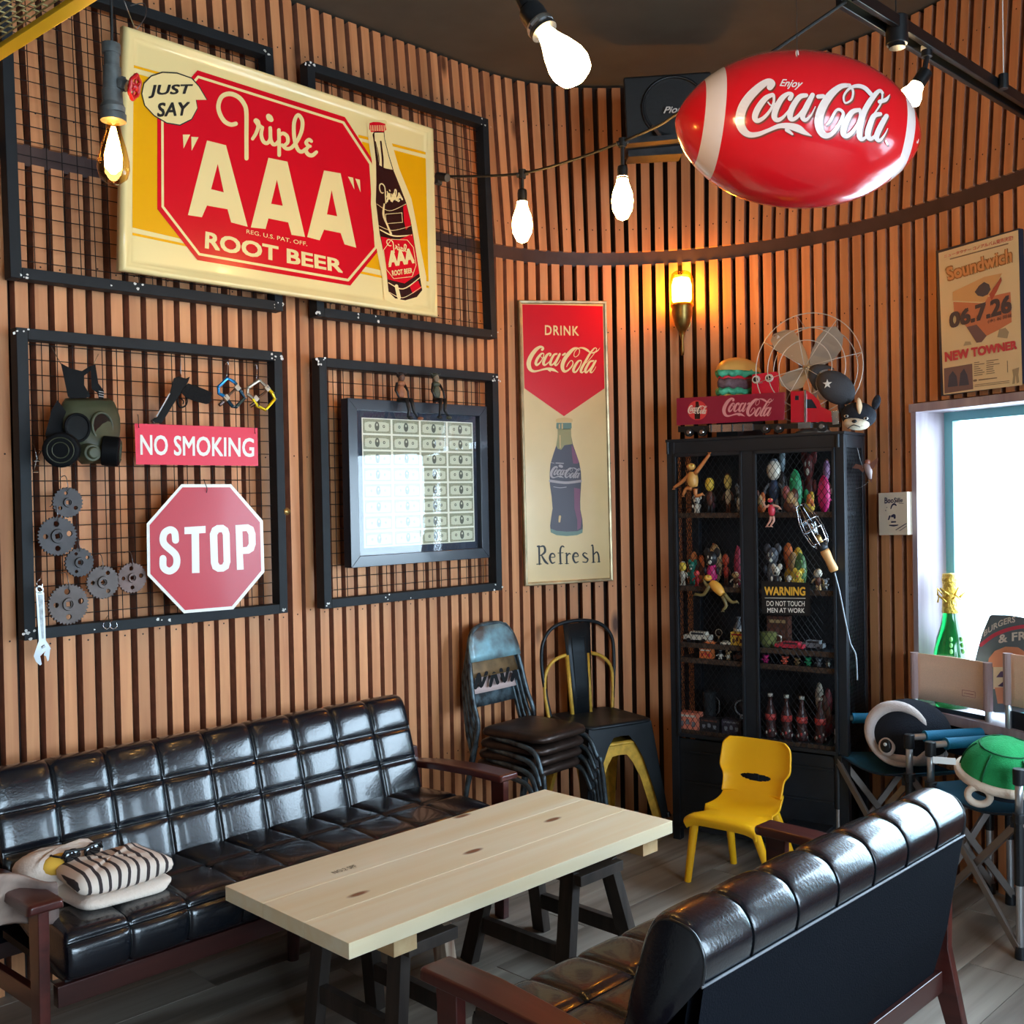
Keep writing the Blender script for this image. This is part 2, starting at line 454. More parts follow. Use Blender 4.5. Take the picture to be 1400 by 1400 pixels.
# slats: unit box scaled per piece, mesh shared by piece height
def slat_mesh(h, cut=0):
    mb = MB(); w_, d = .0395, .044
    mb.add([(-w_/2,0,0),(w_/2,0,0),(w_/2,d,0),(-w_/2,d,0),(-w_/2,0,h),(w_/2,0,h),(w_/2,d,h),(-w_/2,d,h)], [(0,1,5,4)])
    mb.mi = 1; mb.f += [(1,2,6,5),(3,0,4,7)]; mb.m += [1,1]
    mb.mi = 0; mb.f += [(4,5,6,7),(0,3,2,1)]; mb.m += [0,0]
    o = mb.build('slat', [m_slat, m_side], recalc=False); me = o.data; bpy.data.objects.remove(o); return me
PER = .0611
_cache = {}
def place_slat(t, z0, z1, lean=0.0, dn=0.0):
    k = round(z1-z0, 3)
    if k not in _cache: _cache[k] = slat_mesh(k)
    o = bpy.data.objects.new('slat', _cache[k]); col.objects.link(o)
    p, T, n = wp(t)
    X = Vector((T.x, T.y, 0)); Y = Vector((n.x, n.y, 0)); Z = Vector((0, 0, 1))
    if lean: Z = (Z + Y*lean).normalized(); Y = Z.cross(X)
    m = Matrix.Identity(4)
    for i in range(3): m[i][0] = X[i]; m[i][1] = Y[i]; m[i][2] = Z[i]
    m[0][3] = p.x + n.x*dn; m[1][3] = p.y + n.y*dn; m[2][3] = z0
    o.matrix_basis = m
    o.parent = wall_left if t < T_SPLIT else wall_right
    return o
T_FIRST = 1.285+.0195-PER*19
i = 0; t = T_FIRST; screws = MB(); screws2 = MB()
def screw(t, z, up=False):
    p, T, n = wp(t); off = -.0008
    if up: off += (z-ZB1)*.085
    c = Vector((p.x, p.y, z)) + Vector((n.x, n.y, 0))*off; X = Vector((T.x, T.y, 0)); r = .0032
    (screws if t < T_SPLIT else screws2).add([c + X*(math.cos(a)*r) + Vector((0, 0, math.sin(a)*r)) for a in [PI/3*j for j in range(6)]], [tuple(range(6))])
while t < T_END-.06:
    jit = random.uniform(-.002, .002)
    inw = any(a-.02 < t < b+.02 for a, b in ((WT0, WT1), (W2T0, W2T1)))
    place_slat(t+jit, ZB1, CEIL+.02, .085)
    if inw:
        place_slat(t+jit, WZ1+.035, ZB0); place_slat(t+jit, 0, WZ0-.04)
    else: place_slat(t+jit, 0, ZB0)
    for z in (.4, 1.07, 1.65, 2.25):
        if not (inw and WZ0-.06 < z < WZ1+.05): screw(t+jit, z+random.uniform(-.012, .012))
    screw(t+jit, 2.72, True); screw(t+jit, 3.2+random.uniform(-.01, .01), True)
    t += PER; i += 1
m_hole = mat('screw_holes', (46, 28, 20), .8)
screws.build('screw_holes', m_hole, wall_left, kind='stuff'); screws2.build('screw_holes', m_hole, wall_right, kind='stuff')

# horizontal steel band that splits the slats
mb = MB(); rows = []
for k in range(0, 221):
    tt = -2.2+(T_END+2.2)*k/220; p, T, n = wp(tt, .012); q = wp(tt, .05)[0]
    rows.append([Vector((p.x,p.y,ZB0-.004)), Vector((p.x,p.y,ZB1+.004)), Vector((q.x,q.y,ZB1+.004)), Vector((q.x,q.y,ZB0-.004))])
mb.grid(rows, closeu=True)
tag(mb.build('trim_1', m_band), 'dark steel band running along the slatted walls', kind='structure')

# floor: planks laid along the left wall
FLX0, FLX1, FLY0, FLY1 = -2.3, 4.5, -3.2, 3.6
m_under = mat('subfloor', (30, 26, 24), .9)
mb = MB(); mb.box(((FLX0+FLX1)/2, (FLY0+FLY1)/2, -.06), (FLX1-FLX0, FLY1-FLY0, .1)); floor = tag(mb.build('floor', m_under), 'floor of worn grey-brown planks', kind='structure')
m_plank = wood('worn_plank', (178, 166, 152), (98, 86, 76), .5, knots=False, axis=0, grain=9, rand=.12)
pm = MB(); pm.box((.0, 0, -.006), (1.196, .1775, .012)); _po = pm.build('plank', m_plank); plank_me = _po.data; bpy.data.objects.remove(_po)
y = 1.29; r = 0
ys = [1.29+.18*k for k in range(-16, 13)]
for r, y in enumerate(ys):
    x = FLX0+.6+(.43*r % 1.2)-1.2
    while x < FLX1+.3:
        if -.1 < x < 4.3 and -.7 < y < 3.45 or (r+int(x*3)) % 1 == 0:
            if y < -1.0 and (x < -.8): x += 1.2; continue
            o = bpy.data.objects.new('plank', plank_me); col.objects.link(o); o.parent = floor
            o.location = (x, y, random.uniform(-.0008, 0))
        x += 1.2
# ceiling
mb = MB(); mb.box((1.0, .2, CEIL+.08), (7.4, 7.6, .1)); tag(mb.build('ceiling', m_ceil), 'dark painted ceiling', kind='structure')
# plain walls behind the camera, with a window opening in the rear one
mb = MB()
def wallbox(x0, y0, z0, x1, y1, z1): mb.box(((x0+x1)/2, (y0+y1)/2, (z0+z1)/2), (abs(x1-x0), abs(y1-y0), abs(z1-z0)))
wallbox(-2.3, -3.3, 0, -2.2, 3.6, CEIL+.1); tag(mb.build('wall_far_left', m_plain), 'plain plastered end wall', kind='structure')
mb = MB()
wallbox(-2.3, -3.3, 0, -.7, -3.2, CEIL+.1); wallbox(2.7, -3.3, 0, 4.0, -3.2, CEIL+.1); wallbox(-.7, -3.3, 0, 2.7, -3.2, .7); wallbox(-.7, -3.3, 2.5, 2.7, -3.2, CEIL+.1)
tag(mb.build('wall_rear', m_plain), 'plain wall behind the camera', kind='structure')
# windows
m_glass = thin_glass('window_glass')
m_jamb = wood('jamb_board', (190, 176, 182), (146, 130, 140), .55, knots=False, axis=2, grain=14, rand=.02)
m_wframe = mat('window_frame_daylit', (120, 188, 194), .35)  # cyan daylight beside the side board is put into this frame colour
def window(name, T0, T1, label):
    wn = thing(name, None, None, (0,0,0), world=True); wn['kind'] = 'structure'; wn['label'] = label
    def P(t, off, z): p = wp(t, off)[0]; return Vector((p.x, p.y, z))
    # deep reveal: two side boards, head and sill
    for nm, t in (('side_board', T0), ('side_board', T1)):
        mb = MB(); s_ = 1 if t == T0 else -1
        mb.add([P(t-.012*s_,-.012,WZ0),P(t+.012*s_,-.012,WZ0),P(t+.012*s_,.17,WZ0),P(t-.012*s_,.17,WZ0),P(t-.012*s_,-.012,WZ1+.02),P(t+.012*s_,-.012,WZ1+.02),P(t+.012*s_,.17,WZ1+.02),P(t-.012*s_,.17,WZ1+.02)],
               [(0,1,2,3),(4,7,6,5),(0,4,5,1),(1,5,6,2),(2,6,7,3),(3,7,4,0)]); mb.build(nm, m_jamb, wn)
    for nm, z0, z1, o0 in (('head_board', WZ1-.003, WZ1+.03, -.015), ('sill_board', WZ0-.035, WZ0+.003, -.06)):
        mb = MB(); rows = []
        for k in range(13):
            t = T0-.02+(T1-T0+.04)*k/12; rows.append([P(t,o0,z0),P(t,o0,z1),P(t,.17,z1),P(t,.17,z0)])
        mb.grid(rows, closeu=True); mb.f += [(0,1,2,3), (51,50,49,48)]; mb.m += [0,0]; mb.build(nm, m_jamb, wn)
    fr = MB()
    tm = (T0+T1)/2
    for a, b in ((T0+.01, T0+.05), (T1-.05, T1-.01)):
        fr.grid([[P(a,.15,WZ0),P(b,.15,WZ0),P(b,.185,WZ0),P(a,.185,WZ0)],[P(a,.15,WZ1),P(b,.15,WZ1),P(b,.185,WZ1),P(a,.185,WZ1)]], closeu=True)
    for z0, z1 in ((WZ0, WZ0+.04), (WZ1-.04, WZ1)):
        rows = []
        for k in range(9):
            t = T0+.01+(T1-T0-.02)*k/8; rows.append([P(t,.15,z0),P(t,.15,z1),P(t,.185,z1),P(t,.185,z0)])
        fr.grid(rows, closeu=True)
    fr.build('window_frame', m_wframe, wn)
    g = MB()
    for o0 in (.167,):
        g.grid([[P(T0+.05+(T1-T0-.1)*k/8,o0,WZ0+.04),P(T0+.05+(T1-T0-.1)*k/8,o0,WZ1-.04)] for k in range(9)])
    g.build('pane', m_glass, wn, recalc=False)
window('window_1', WT0, WT1, 'bright window in a deep pale wooden reveal')
window('window_2', W2T0, W2T1, 'second window nearer the entrance')
wr = thing('window_3', None, None, (0,0,0), world=True); wr['kind'] = 'structure'; wr['label'] = 'rear window behind the camera'
mb = MB()
for a, b in (((-.7,-3.25,.7),(-.7,-3.25,2.5)),((1,-3.25,.7),(1,-3.25,2.5)),((2.7,-3.25,.7),(2.7,-3.25,2.5)),((-.7,-3.25,.72),(2.7,-3.25,.72)),((-.7,-3.25,1.6),(2.7,-3.25,1.6)),((-.7,-3.25,2.48),(2.7,-3.25,2.48))): mb.bar(a, b, .06, .06)
mb.build('window_frame', m_wframe, wr)
# outside the window: paving and a pale building over the road
m_pave = mat('outside_paving', (225, 228, 228), .9); mb = MB(); mb.box((14, -4, -.25), (19, 30, .1)); tag(mb.build('floor_outside', m_pave), 'sunlit paving outside', kind='structure')
bld = thing('building', 'pale building across the road seen through the bright window', 'building', (14, .5, -.2), world=True)
m_bld = mat('building_render', (250, 252, 252), .9); m_bwin = mat('building_window', (120, 190, 196), .3)
mb = MB(); mb.box((17.5, 0, 2.3), (4, 18, 5)); mb.box((17.3, 0, 4.9), (4.4, 18.4, .25)); mb.build('wall', m_bld, bld)
for k in range(8):
    for z in (1.2, 3.2):
        mb = MB(); mb.box((15.48, -7+2*k, z), (.08, 1.1, 1.1)); wf = mb.build('window', m_bld, bld)
        mb = MB(); mb.box((15.45, -7+2*k, z), (.06, .9, .9)); mb.build('pane', m_bwin, wf)
# ================================================ MESH FRAMES ON THE LEFT WALL
m_frame = mat('frame_paint', (34, 37, 40), .6, 0, spec=.25, var=.12, scale=12, bump=.08)
m_wire = mat('wire', (34, 26, 24), .6, .3)
QF = 3.335          # front face of the frames
def chips(mb, cx, cz, n, sx, sz, y):
    for k in range(n):
        x = cx+random.uniform(-sx, sx); z = cz+random.uniform(-sz, sz); r = random.uniform(.0022, .0065)
        mb.add([(x+math.cos(a)*r*random.uniform(.5, 1.5), y, z+math.sin(a)*r*random.uniform(.5, 1.2)) for a in [PI/3*j for j in range(6)]], [tuple(range(6))])
def mesh_frame(label, x0, x1, z0, z1, lean=0.0):
    t = thing('mesh_frame', label, 'frame', (x0, QF, z0), group=None)
    W_, H_ = x1-x0, z1-z0; b = .034; d = .05
    if lean: t.rotation_euler = (-lean, 0, 0)
    for a, s_ in (((b/2, d/2, H_/2), (b, d, H_)), ((W_-b/2, d/2, H_/2), (b, d, H_))):
        MB().box(a, s_).build('upright', m_frame, t, bevel=.002)
    for a, s_ in (((W_/2, d/2, b/2), (W_-2*b, d, b)), ((W_/2, d/2, H_-b/2), (W_-2*b, d, b))):
        MB().box(a, s_).build('rail', m_frame, t, bevel=.002)
    mb = MB(); r = .0016; y = d*.75
    k = 0; z = b+.03
    while z < H_-b: mb.cyl((b, y, z), (W_-b, y, z), r, n=5, cap=False); z += .0465
    x = b+.055; k = 0
    while x < W_-b:
        mb.cyl((x, y+.003, b), (x, y+.003, H_-b), r, n=5, cap=False); x += .048
    mb.build('wire_mesh', m_wire, t, kind='stuff')
    cb = MB()
    for cx, cz in ((.015, H_-.015), (W_-.015, H_-.02), (W_-.02, .018), (.02, .018)): chips(cb, cx, cz, random.randint(3, 7), .03, .014, -.0006)
    chips(cb, W_*.4, .018, 4, .2, .012, -.0006)
    cb.build('bare_chips', m_chip, t, kind='stuff')
    return t
mesh_frame('black iron mesh frame low on the wall, holding the STOP sign, gears and gas mask', 1.255, 2.187, 1.088, 2.032)
mesh_frame('black iron mesh frame low on the wall, holding the framed banknotes', 2.347, 3.279, 1.087, 2.026)
mesh_frame('black iron mesh frame high on the wall, behind the left of the root beer sign', 1.243, 2.196, 2.18, 3.135, .03)
mesh_frame('black iron mesh frame high on the wall, behind the right of the root beer sign', 2.343, 3.278, 2.178, 3.13, .03)
mb = MB(); mb.ball((2.196, 3.345, 1.455), (.018, .012, .012), 10, 8); mb.cyl((2.18, 3.345, 1.455), (2.2, 3.345, 1.455), .014, n=12)
tag(mb.build('brass_knob', mat('brass', (190, 150, 90), .3, .8), smooth=True), 'small brass knob on the right edge of the STOP sign frame', 'knob')

# ================================================ ROOT BEER SIGN
QS = 3.262
_rbn = (Vector((1, .012, 0))).cross(aty(163, 370, QS)-aty(168, 35, QS-.03)); _rbp = plane(aty(163, 370, QS), _rbn)
pTL, pTR, pBR, pBL = _rbp(168, 35), _rbp(591, 176), _rbp(597, 434), _rbp(163, 370)
nrm = (pTR-pTL).cross(pBL-pTL).normalized()
RB = thing('root_beer_sign', 'large embossed cream, yellow and red root beer sign with a bottle', 'sign', (2.2, QS, 2.2), world=True)
def Sx(x, y, l=0.0, f=plane(pBL, nrm, 0.0)): return f(x, y, l)
def bil(u, v): return (pTL*(1-u)+pTR*u)*(1-v)+(pBL*(1-u)+pBR*u)*v
_n = -nrm if (CAM-pTL).dot(-nrm) > 0 else nrm
mb = MB()          # pressed pan: rim roll, bevel, flat face
prof = [(0, -.02), (0, .002), (.005, .012), (.016, .013), (.022, .006), (.030, .0075), (.036, .0), (.05, 0)]
loops = []
for d, h in prof:
    du, dv = d/1.15*.95, d/.86
    loops.append([bil(*c)+_n*h for c in ((du, dv), (1-du, dv), (1-du, 1-dv), (du, 1-dv))])
def densify(l): 
    out = []
    for i in range(4):
        for k in range(6): out.append(l[i].lerp(l[(i+1) % 4], k/6))
    return out
mb.grid([densify(l) for l in loops], closeu=True)
mb.f.append(tuple(range(len(mb.v)-24, len(mb.v)))); mb.m.append(0)
mb.f.append(tuple(range(23, -1, -1))); mb.m.append(0)
pan = mb.build('panel', m_cream, RB, smooth=True); 
for q in pan.data.polygons: 
    if len(q.vertices) > 4: q.use_smooth = False
L1, L2, L3, L4, L5 = .0012, .0022, .0032, .0042, .0052
mb = MB()
polyp(mb, Sx, [(181, 99), (262, 122), (262, 330), (181, 311)], L1)
polyp(mb, Sx, [(181, 88.5), (262, 111), (262, 114.5), (181, 92)], L1)
polyp(mb, Sx, [(181, 318), (262, 335), (262, 338.5), (181, 321.5)], L1)
polyp(mb, Sx, [(495, 193.5), (582, 216.5), (586, 385), (497, 364)], L1)
polyp(mb, Sx, [(490, 184), (582, 208), (582, 211.5), (490, 188)], L1)
polyp(mb, Sx, [(490, 370), (587, 391), (587, 394), (490, 373.5)], L1)
mb.build('yellow_field', m_yel, RB, recalc=False)
mb = MB(); polyp(mb, Sx, [(270, 96), (471.5, 160), (511, 221), (519, 341), (479, 390.5), (270, 355.7), (215, 286), (215, 160)], L2); mb.build('red_octagon', m_red, RB, recalc=False)
mb = MB()
oc = [(271, 105), (469.5, 167.5), (506.5, 224), (514, 338), (476, 383), (272.5, 347.5), (222.5, 282.5), (222, 164)]
for a, b in zip(oc, oc[1:]+oc[:1]): strokes(mb, Sx, [[(*a, 3.4), (*b, 3.4)]], L3)
# quoted AAA
AAA = [([(283,192),(309,198.6),(338.6,310),(316,304),(311,286),(283,281),(276,297),(257,294)], [(297.7,224),(288.6,258.6),(306,263)]),
       ([(367,215.7),(393,221),(417,324),(398.6,321),(394,304),(367,298.6),(363,313),(343,311)], [(378.6,245.7),(370.6,278.6),(386.6,281.4)]),
       ([(443,233),(465.7,237),(487,338.6),(471,334),(465.7,318.6),(443,314),(437,328.6),(420,324)], [(453.4,260),(447,293),(461,295.7)])]
for a, h in AAA: polyp(mb, Sx, a, L3, [h])
for p in ([(250,184),(260,184),(251,203)], [(261.5,187),(271.5,187.5),(262,206)], [(475.7,241.4),(482.9,243),(484.5,259)], [(485.7,244.3),(492,245.7),(493,263)]): polyp(mb, Sx, p, L3)
textq(mb, Sx, 'ROOT BEER', [(281,316), (468,355), (469,373.5), (280,339.5)], L3, offset=.035)
textq(mb, Sx, 'REG. U.S. PAT. OFF.', [(337,313.5), (420,331), (420,336.5), (337,319)], L3)
g3 = lambda x, y: (280+x/8.75, 120+y/8.75)
TRIPLE = [[(370,430,52),(310,440,52),(235,400,52),(180,310,52),(163,210,52),(205,105,54),(300,72,56),(400,110,54),(468,190,52),(497,290,52),(498,560,50),(499,845,50)],
 [(572,610,40),(612,545,44),(640,465,50),(630,415,66),(612,395,62)], [(630,430,46),(668,465,44),(688,475,40)],
 [(690,475,40),(675,560,44),(700,640,46),(745,662,46),(780,620,44),(784,545,44),(782,480,44)], [(762,340,60),(775,360,76),(795,382,56)],
 [(784,500,44),(788,610,44),(812,670,46),(850,675,46),(885,635,44)], [(886,505,44),(889,640,44),(890,805,44)],
 [(890,570,40),(935,545,44),(985,580,44),(992,650,44),(950,690,40),(925,690,38)], [(925,685,40),(970,725,44),(1020,725,44),(1065,690,46),(1120,610,46),(1162,500,46),(1165,390,46),(1115,325,44),(1072,400,46),(1065,530,46),(1080,650,46),(1115,740,46),(1160,765,46),(1205,735,44)],
 [(1275,640,40),(1245,620,42),(1212,655,44),(1235,690,42),(1262,700,36)], [(1245,698,40),(1210,745,46),(1235,795,48),(1285,808,48),(1335,770,42)]]
strokes(mb, Sx, TRIPLE, L3, g3)
mb.build('cream_lettering', m_cream, RB, recalc=False)
# speech bubble
bub = [(194,128),(197,114),(207,104),(222,99),(242,100),(262,107),(272,118),(283,136.5),(268,136.5),(270,148),(262,163),(246,171),(228,168),(211,158),(198,144)]
bub = [p for p in bub]
mb = MB(); polyp(mb, Sx, [(p[0]+(p[0]-235)*.02, p[1]+(p[1]-135)*.03) for p in bub], L4); mb.build('bubble_outline', m_ink, RB, recalc=False)
mb = MB(); polyp(mb, Sx, [(p[0]-(p[0]-235)*.012, p[1]-(p[1]-135)*.02) for p in bub], L5); mb.build('speech_bubble', m_cream, RB, recalc=False)
mb = MB(); textq(mb, Sx, 'JUST', [(203,116), (264,115), (262,132), (203,134.5)], L5+.001, offset=.03, shear=.15); textq(mb, Sx, 'SAY', [(214,140.5), (260,139), (258,158), (215,160)], L5+.001, offset=.03, shear=.15)
mb.build('speech_lettering', m_ink, RB, recalc=False)
# bottle picture
g5 = lambda x, y: (490+x/5.385, 160+y/5.385)
mb = MB()
halo = [(62,30),(205,20),(240,170),(300,380),(390,600),(430,800),(465,1000),(500,1180),(500,1300),(400,1390),(290,1395),(190,1340),(175,1180),(140,1000),(110,830),(92,640),(100,330),(75,180)]
polyp(mb, Sx, halo, L3+.0004, tf=g5); mb.build('bottle_halo', m_cream, RB, recalc=False)
m_cola = mat('printed_cola_brown', (52, 22, 22), .25, coat=.4)
def bott(f, y0, y1, mt, nm, lift, pts_l, pts_r):
    pass
mb = MB()
outl = [(118,100),(190,100),(196,165),(225,280),(262,400),(310,520),(352,630),(385,760),(402,860),(425,1000),(452,1170),(470,1275),(430,1325),(345,1350),(270,1335),(222,1285),(208,1150),(185,1000),(155,850),(140,720),(128,620),(133,480),(130,330),(112,170),(104,130)]
polyp(mb, Sx, outl, L4, tf=g5); mb.build('printed_bottle', m_cola, RB, recalc=False)
mb = MB()
polyp(mb, Sx, [(118,115),(186,115),(192,170),(222,290),(252,388),(200,378),(150,360),(145,290),(120,170)], L4+.0006, tf=g5)   # clear neck
strokes(mb, Sx, [[(160,830,8),(260,875,10),(390,870,8)],[(135,640,3),(230,690,4),(350,640,4)],[(222,1220,6),(330,1265,8),(455,1180,6)],[(228,1290,3),(330,1330,4),(465,1250,3)],[(150,800,3),(250,835,4),(395,800,3)]], L4+.0006, tf=g5)
strokes(mb, Sx, [[(280,1245,26),(300,1330,26)]], L4+.0006, tf=g5)
strokes(mb, Sx, [[(190,640,10),(185,720,16),(215,800,12),(240,860,16)]], L4+.0006, tf=g5)
mb.build('bottle_highlights', m_cream, RB, recalc=False)
mb = MB(); strokes(mb, Sx, [[(125,180,5),(150,290,6),(150,360,7)],[(165,180,12),(178,300,14),(180,370,12)],[(140,350,8),(200,385,12),(255,395,8)]], L4+.0012, tf=g5); mb.build('neck_shading', m_cola, RB, recalc=False)
mb = MB(); polyp(mb, Sx, [(165,880),(290,905),(398,860),(425,1000),(450,1150),(340,1225),(215,1195),(185,1000)], L4+.0007, tf=g5)
polyp(mb, Sx, [(82,45),(110,36),(160,38),(198,50),(205,95),(185,110),(140,104),(95,112),(80,90)], L4+.0007, tf=g5)
polyp(mb, Sx, [(330,660),(352,640),(390,790),(350,830),(335,760)], L4+.0007, tf=g5)
polyp(mb, Sx, [(375,1240),(440,1205),(462,1260),(400,1300)], L4+.0007, tf=g5)
mb.build('bottle_label', m_red, RB, recalc=False)
mb = MB()
o8 = [(245,900),(360,905),(405,960),(425,1090),(395,1175),(260,1190),(205,1120),(185,980)]
for a, b in zip(o8, o8[1:]+o8[:1]): strokes(mb, Sx, [[(*a, 4), (*b, 4)]], L4+.0014, tf=g5)
textq(mb, Sx, 'AAA', [g5(214,985), g5(400,965), g5(415,1075), g5(222,1105)], L4+.0014, offset=.06)
textq(mb, Sx, 'ROOT BEER', [g5(245,1130), g5(395,1110), g5(398,1148), g5(250,1170)], L4+.0014, offset=.04)
def gT(ax, ay, bx, by, dx, dy):   # map the TRIPLE tracing into a small parallelogram
    def f(x, y):
        u = (x-150)/1220; v = (y-60)/800
        return g5(ax+(bx-ax)*u+(dx-ax)*v, ay+(by-ay)*u+(dy-ay)*v)
    return f
def small_triple(a, b, d, ws):
    fx = gT(*a, *b, *d)
    for ln in TRIPLE:
        strokes(mb, Sx, [[(*(fx(p[0], p[1])), ws) for p in ln]], L4+.0014, k=3, nd=6)
small_triple((205,900), (375,905), (215,1000), 1.3)
small_triple((152,490), (300,480), (160,640), 1.5)
textq(mb, Sx, 'AAA', [g5(205,560), g5(318,555), g5(330,610), g5(205,628)], L4+.0014, offset=.05)
for a, b in zip([(200,715),(320,705),(325,775),(205,785)], [(320,705),(325,775),(205,785),(200,715)]): strokes(mb, Sx, [[(*a, 4), (*b, 4)]], L4+.0014, tf=g5)
for k in range(9):
    x = 90+k*13; strokes(mb, Sx, [[(x, 62, 4), (x-2, 100, 5)]], L4+.0014, tf=g5)
mb.build('bottle_lettering', m_cream, RB, recalc=False)
# hanging cord at its top left corner
mb = MB(); mb.tube(cat_rom([tuple(atd(162, -20, 3.2)), tuple(atd(175, 15, 3.2)), tuple(aty(185, 40, QS-.02))], 5), .0016, 6)
mb.tube(cat_rom([tuple(aty(178, 8, QS+.03)), tuple(aty(197, 5, QS+.0)), tuple(aty(199, 22, QS-.02)), tuple(aty(187, 40, QS-.02))], 6), .0016, 6)
mb.build('hanging_wire', m_steel, RB, smooth=True)

# ================================================ COCA-COLA LOGO TRACING (shared by sign, ball, lorry, bottle)
COCA = [[(365,212,38),(380,192,36),(362,168,34),(320,172,44),(262,215,58),(205,288,66),(163,370,70),(150,440,70),(162,500,64),(192,540,50),(240,557,36),(300,549,26),(370,530,28),(440,516,36),(500,522,50),(545,532,44),(590,555,24),(625,575,5)],
 [(470,535,26),(500,560,12)],
 [(378,268,18),(345,282,32),(292,350,42),(264,420,42),(276,455,36),(312,438,28),(352,390,16),(385,322,14),(392,282,16),(378,268,18)], [(345,320,9),(368,347,10),(402,330,9)],
 [(490,305,30),(505,282,22),(480,270,24),(440,300,38),(402,370,44),(386,425,44),(402,456,34),(440,440,20),(485,395,10)],
 [(600,278,26),(556,292,34),(516,360,40),(496,425,42),(508,456,32),(542,440,22),(592,370,14),(622,310,12)], [(648,278,32),(604,370,40),(572,440,36),(592,461,24),(632,420,11),(662,370,5)],
 [(694,297,26),(712,284,30),(732,270,26)],
 [(930,182,18),(870,197,44),(800,262,58),(732,350,62),(694,440,60),(692,510,54),(722,556,44),(772,545,28),(832,490,22),(860,430,18),(845,388,14),(815,392,13),(778,440,16),(757,485,10)],
 [(930,182,14),(962,220,12),(948,288,11),(902,326,11),(873,305,11),(885,245,12),(930,195,14),(985,180,20),(1040,192,34),(1092,222,36),(1128,254,20)],
 [(988,382,18),(942,396,32),(892,470,42),(866,540,42),(888,571,32),(922,550,24),(968,480,16),(992,415,14),(988,382,18)],
 [(1232,190,12),(1200,185,18),(1130,270,32),(1062,390,38),(1002,500,42),(986,555,38),(1006,577,24),(1042,550,10)],
 [(1288,178,3),(1250,226,16),(1190,257,24),(1152,262,12)], [(1236,192,10),(1215,245,10),(1120,370,10),(1060,430,8)],
 [(1188,388,24),(1132,402,32),(1087,470,38),(1057,540,40),(1072,577,28),(1112,540,18),(1162,470,12),(1192,410,10)], [(1224,388,28),(1180,470,36),(1140,550,36),(1160,577,20),(1202,530,9),(1228,480,5)]]
def logo_map(tl, tr, br, bl):
    """tracing box (115..1290, 150..590) into a quad of surface parameters"""
    def f(x, y):
        u = (x-115)/1175; v = (y-150)/440
        return tuple((1-v)*((1-u)*tl[i]+u*tr[i])+v*((1-u)*bl[i]+u*br[i]) for i in (0, 1))
    return f
def coca(mb, S, tl, tr, br, bl, lift, k=5, nd=8, ws=1.0):
    f = logo_map(tl, tr, br, bl)
    return strokes(mb, S, [[(a, b, c*ws) for a, b, c in ln] for ln in COCA], lift, f, k, nd)

# ================================================ TALL DRINK SIGN
c0, T0_, n0 = wp(pathhit(712, 600)[0]); c1 = wp(pathhit(833, 600)[0])[0]
qa = Vector((c0.x, c0.y, 0)); qb = Vector((c1.x, c1.y, 0))
mid = (qa+qb)/2; mid -= Vector((0.5, .86, 0))*.015
tq = aty(708, 410, 3.375)
# flat plane just in front of the slats between its two edges
pa = aty(713, 600, 3.385); dvec = (qb-qa).normalized(); nn = Vector((-dvec.y, dvec.x, 0))
pl_p = qb - nn*.022
SG = plane(pl_p, nn)
CS = thing('drink_sign', 'tall narrow cream and red metal cola sign with a printed bottle', 'sign', tuple(SG(770, 800)), world=True)
m_signc = mat('aged_cream_enamel', (232, 200, 140), .28, var=.06, scale=3, coat=.3)
nS = SG.n
cor = [(708.5, 410.5), (829, 411.5), (838, 794), (717.5, 801.5)]
mb = MB(); P4 = [SG(*c) for c in cor]
cen = sum(P4, Vector())/4
def ins(d, h): 
    U = (P4[1]-P4[0]).normalized(); V = (P4[3]-P4[0]).normalized()
    return [P4[0]+(U+V)*d+nS*h, P4[1]+(-U+V)*d+nS*h, P4[2]+(-U-V)*d+nS*h, P4[3]+(U-V)*d+nS*h]
mb.grid([ins(0, -.016), ins(0, .004), ins(.004, .008), ins(.011, .006), ins(.016, .0)], closeu=True); mb.f.append((3,2,1,0)); mb.m.append(0)
mb.build('rim', mat('tinned_rim', (196, 178, 140), .35, .6, var=.25, scale=14), CS)
mb = MB(); mb.add(ins(.014, .0005), [(0,1,2,3)]); mb.build('panel', m_signc, CS, recalc=False)
mb = MB(); polyp(mb, SG, [(714,416),(824,418.5),(826.5,531),(771,569),(717,531)], .0012); mb.build('red_shield', m_red, CS, recalc=False)
mb = MB(); textq(mb, SG, 'DRINK', [(745,444.5),(791,446),(791.5,459),(745,458)], .002, offset=.02, space=1.15)
coca(mb, SG, (719.8,472.8), (820.5,473), (820,510.5), (719.8,510.5), .002)
mb.build('cream_lettering', mat('sign_cream_ink', (250, 222, 158), .3, coat=.3), CS, recalc=False)
g4 = lambda x, y: (720+x/6.364, 560+y/6.364)
mb = MB()
bo = [(270,160),(385,160),(388,230),(402,300),(430,380),(458,460),(472,540),(476,620),(470,720),(466,800),(468,870),(484,950),(489,1010),(486,1070),(440,1092),(350,1100),(260,1092),(210,1068),(205,1010),(215,930),(226,860),(218,760),(202,650),(200,560),(208,470),(232,390),(262,300),(272,230)]
polyp(mb, SG, bo, .0014, tf=g4); mb.build('printed_bottle', mat('print_bottle_dark', (58, 44, 58), .3), CS, recalc=False)
mb = MB(); polyp(mb, SG, [(272,165),(383,165),(388,240),(398,300),(330,310),(300,350),(270,340),(258,310),(270,240)], .0018, tf=g4); mb.build('bottle_neck', mat('print_green_yellow', (150, 138, 80), .3), CS, recalc=False)
mb = MB(); polyp(mb, SG, [(390,310),(402,318),(430,390),(456,460),(440,470),(405,470),(395,400)], .0018, tf=g4)
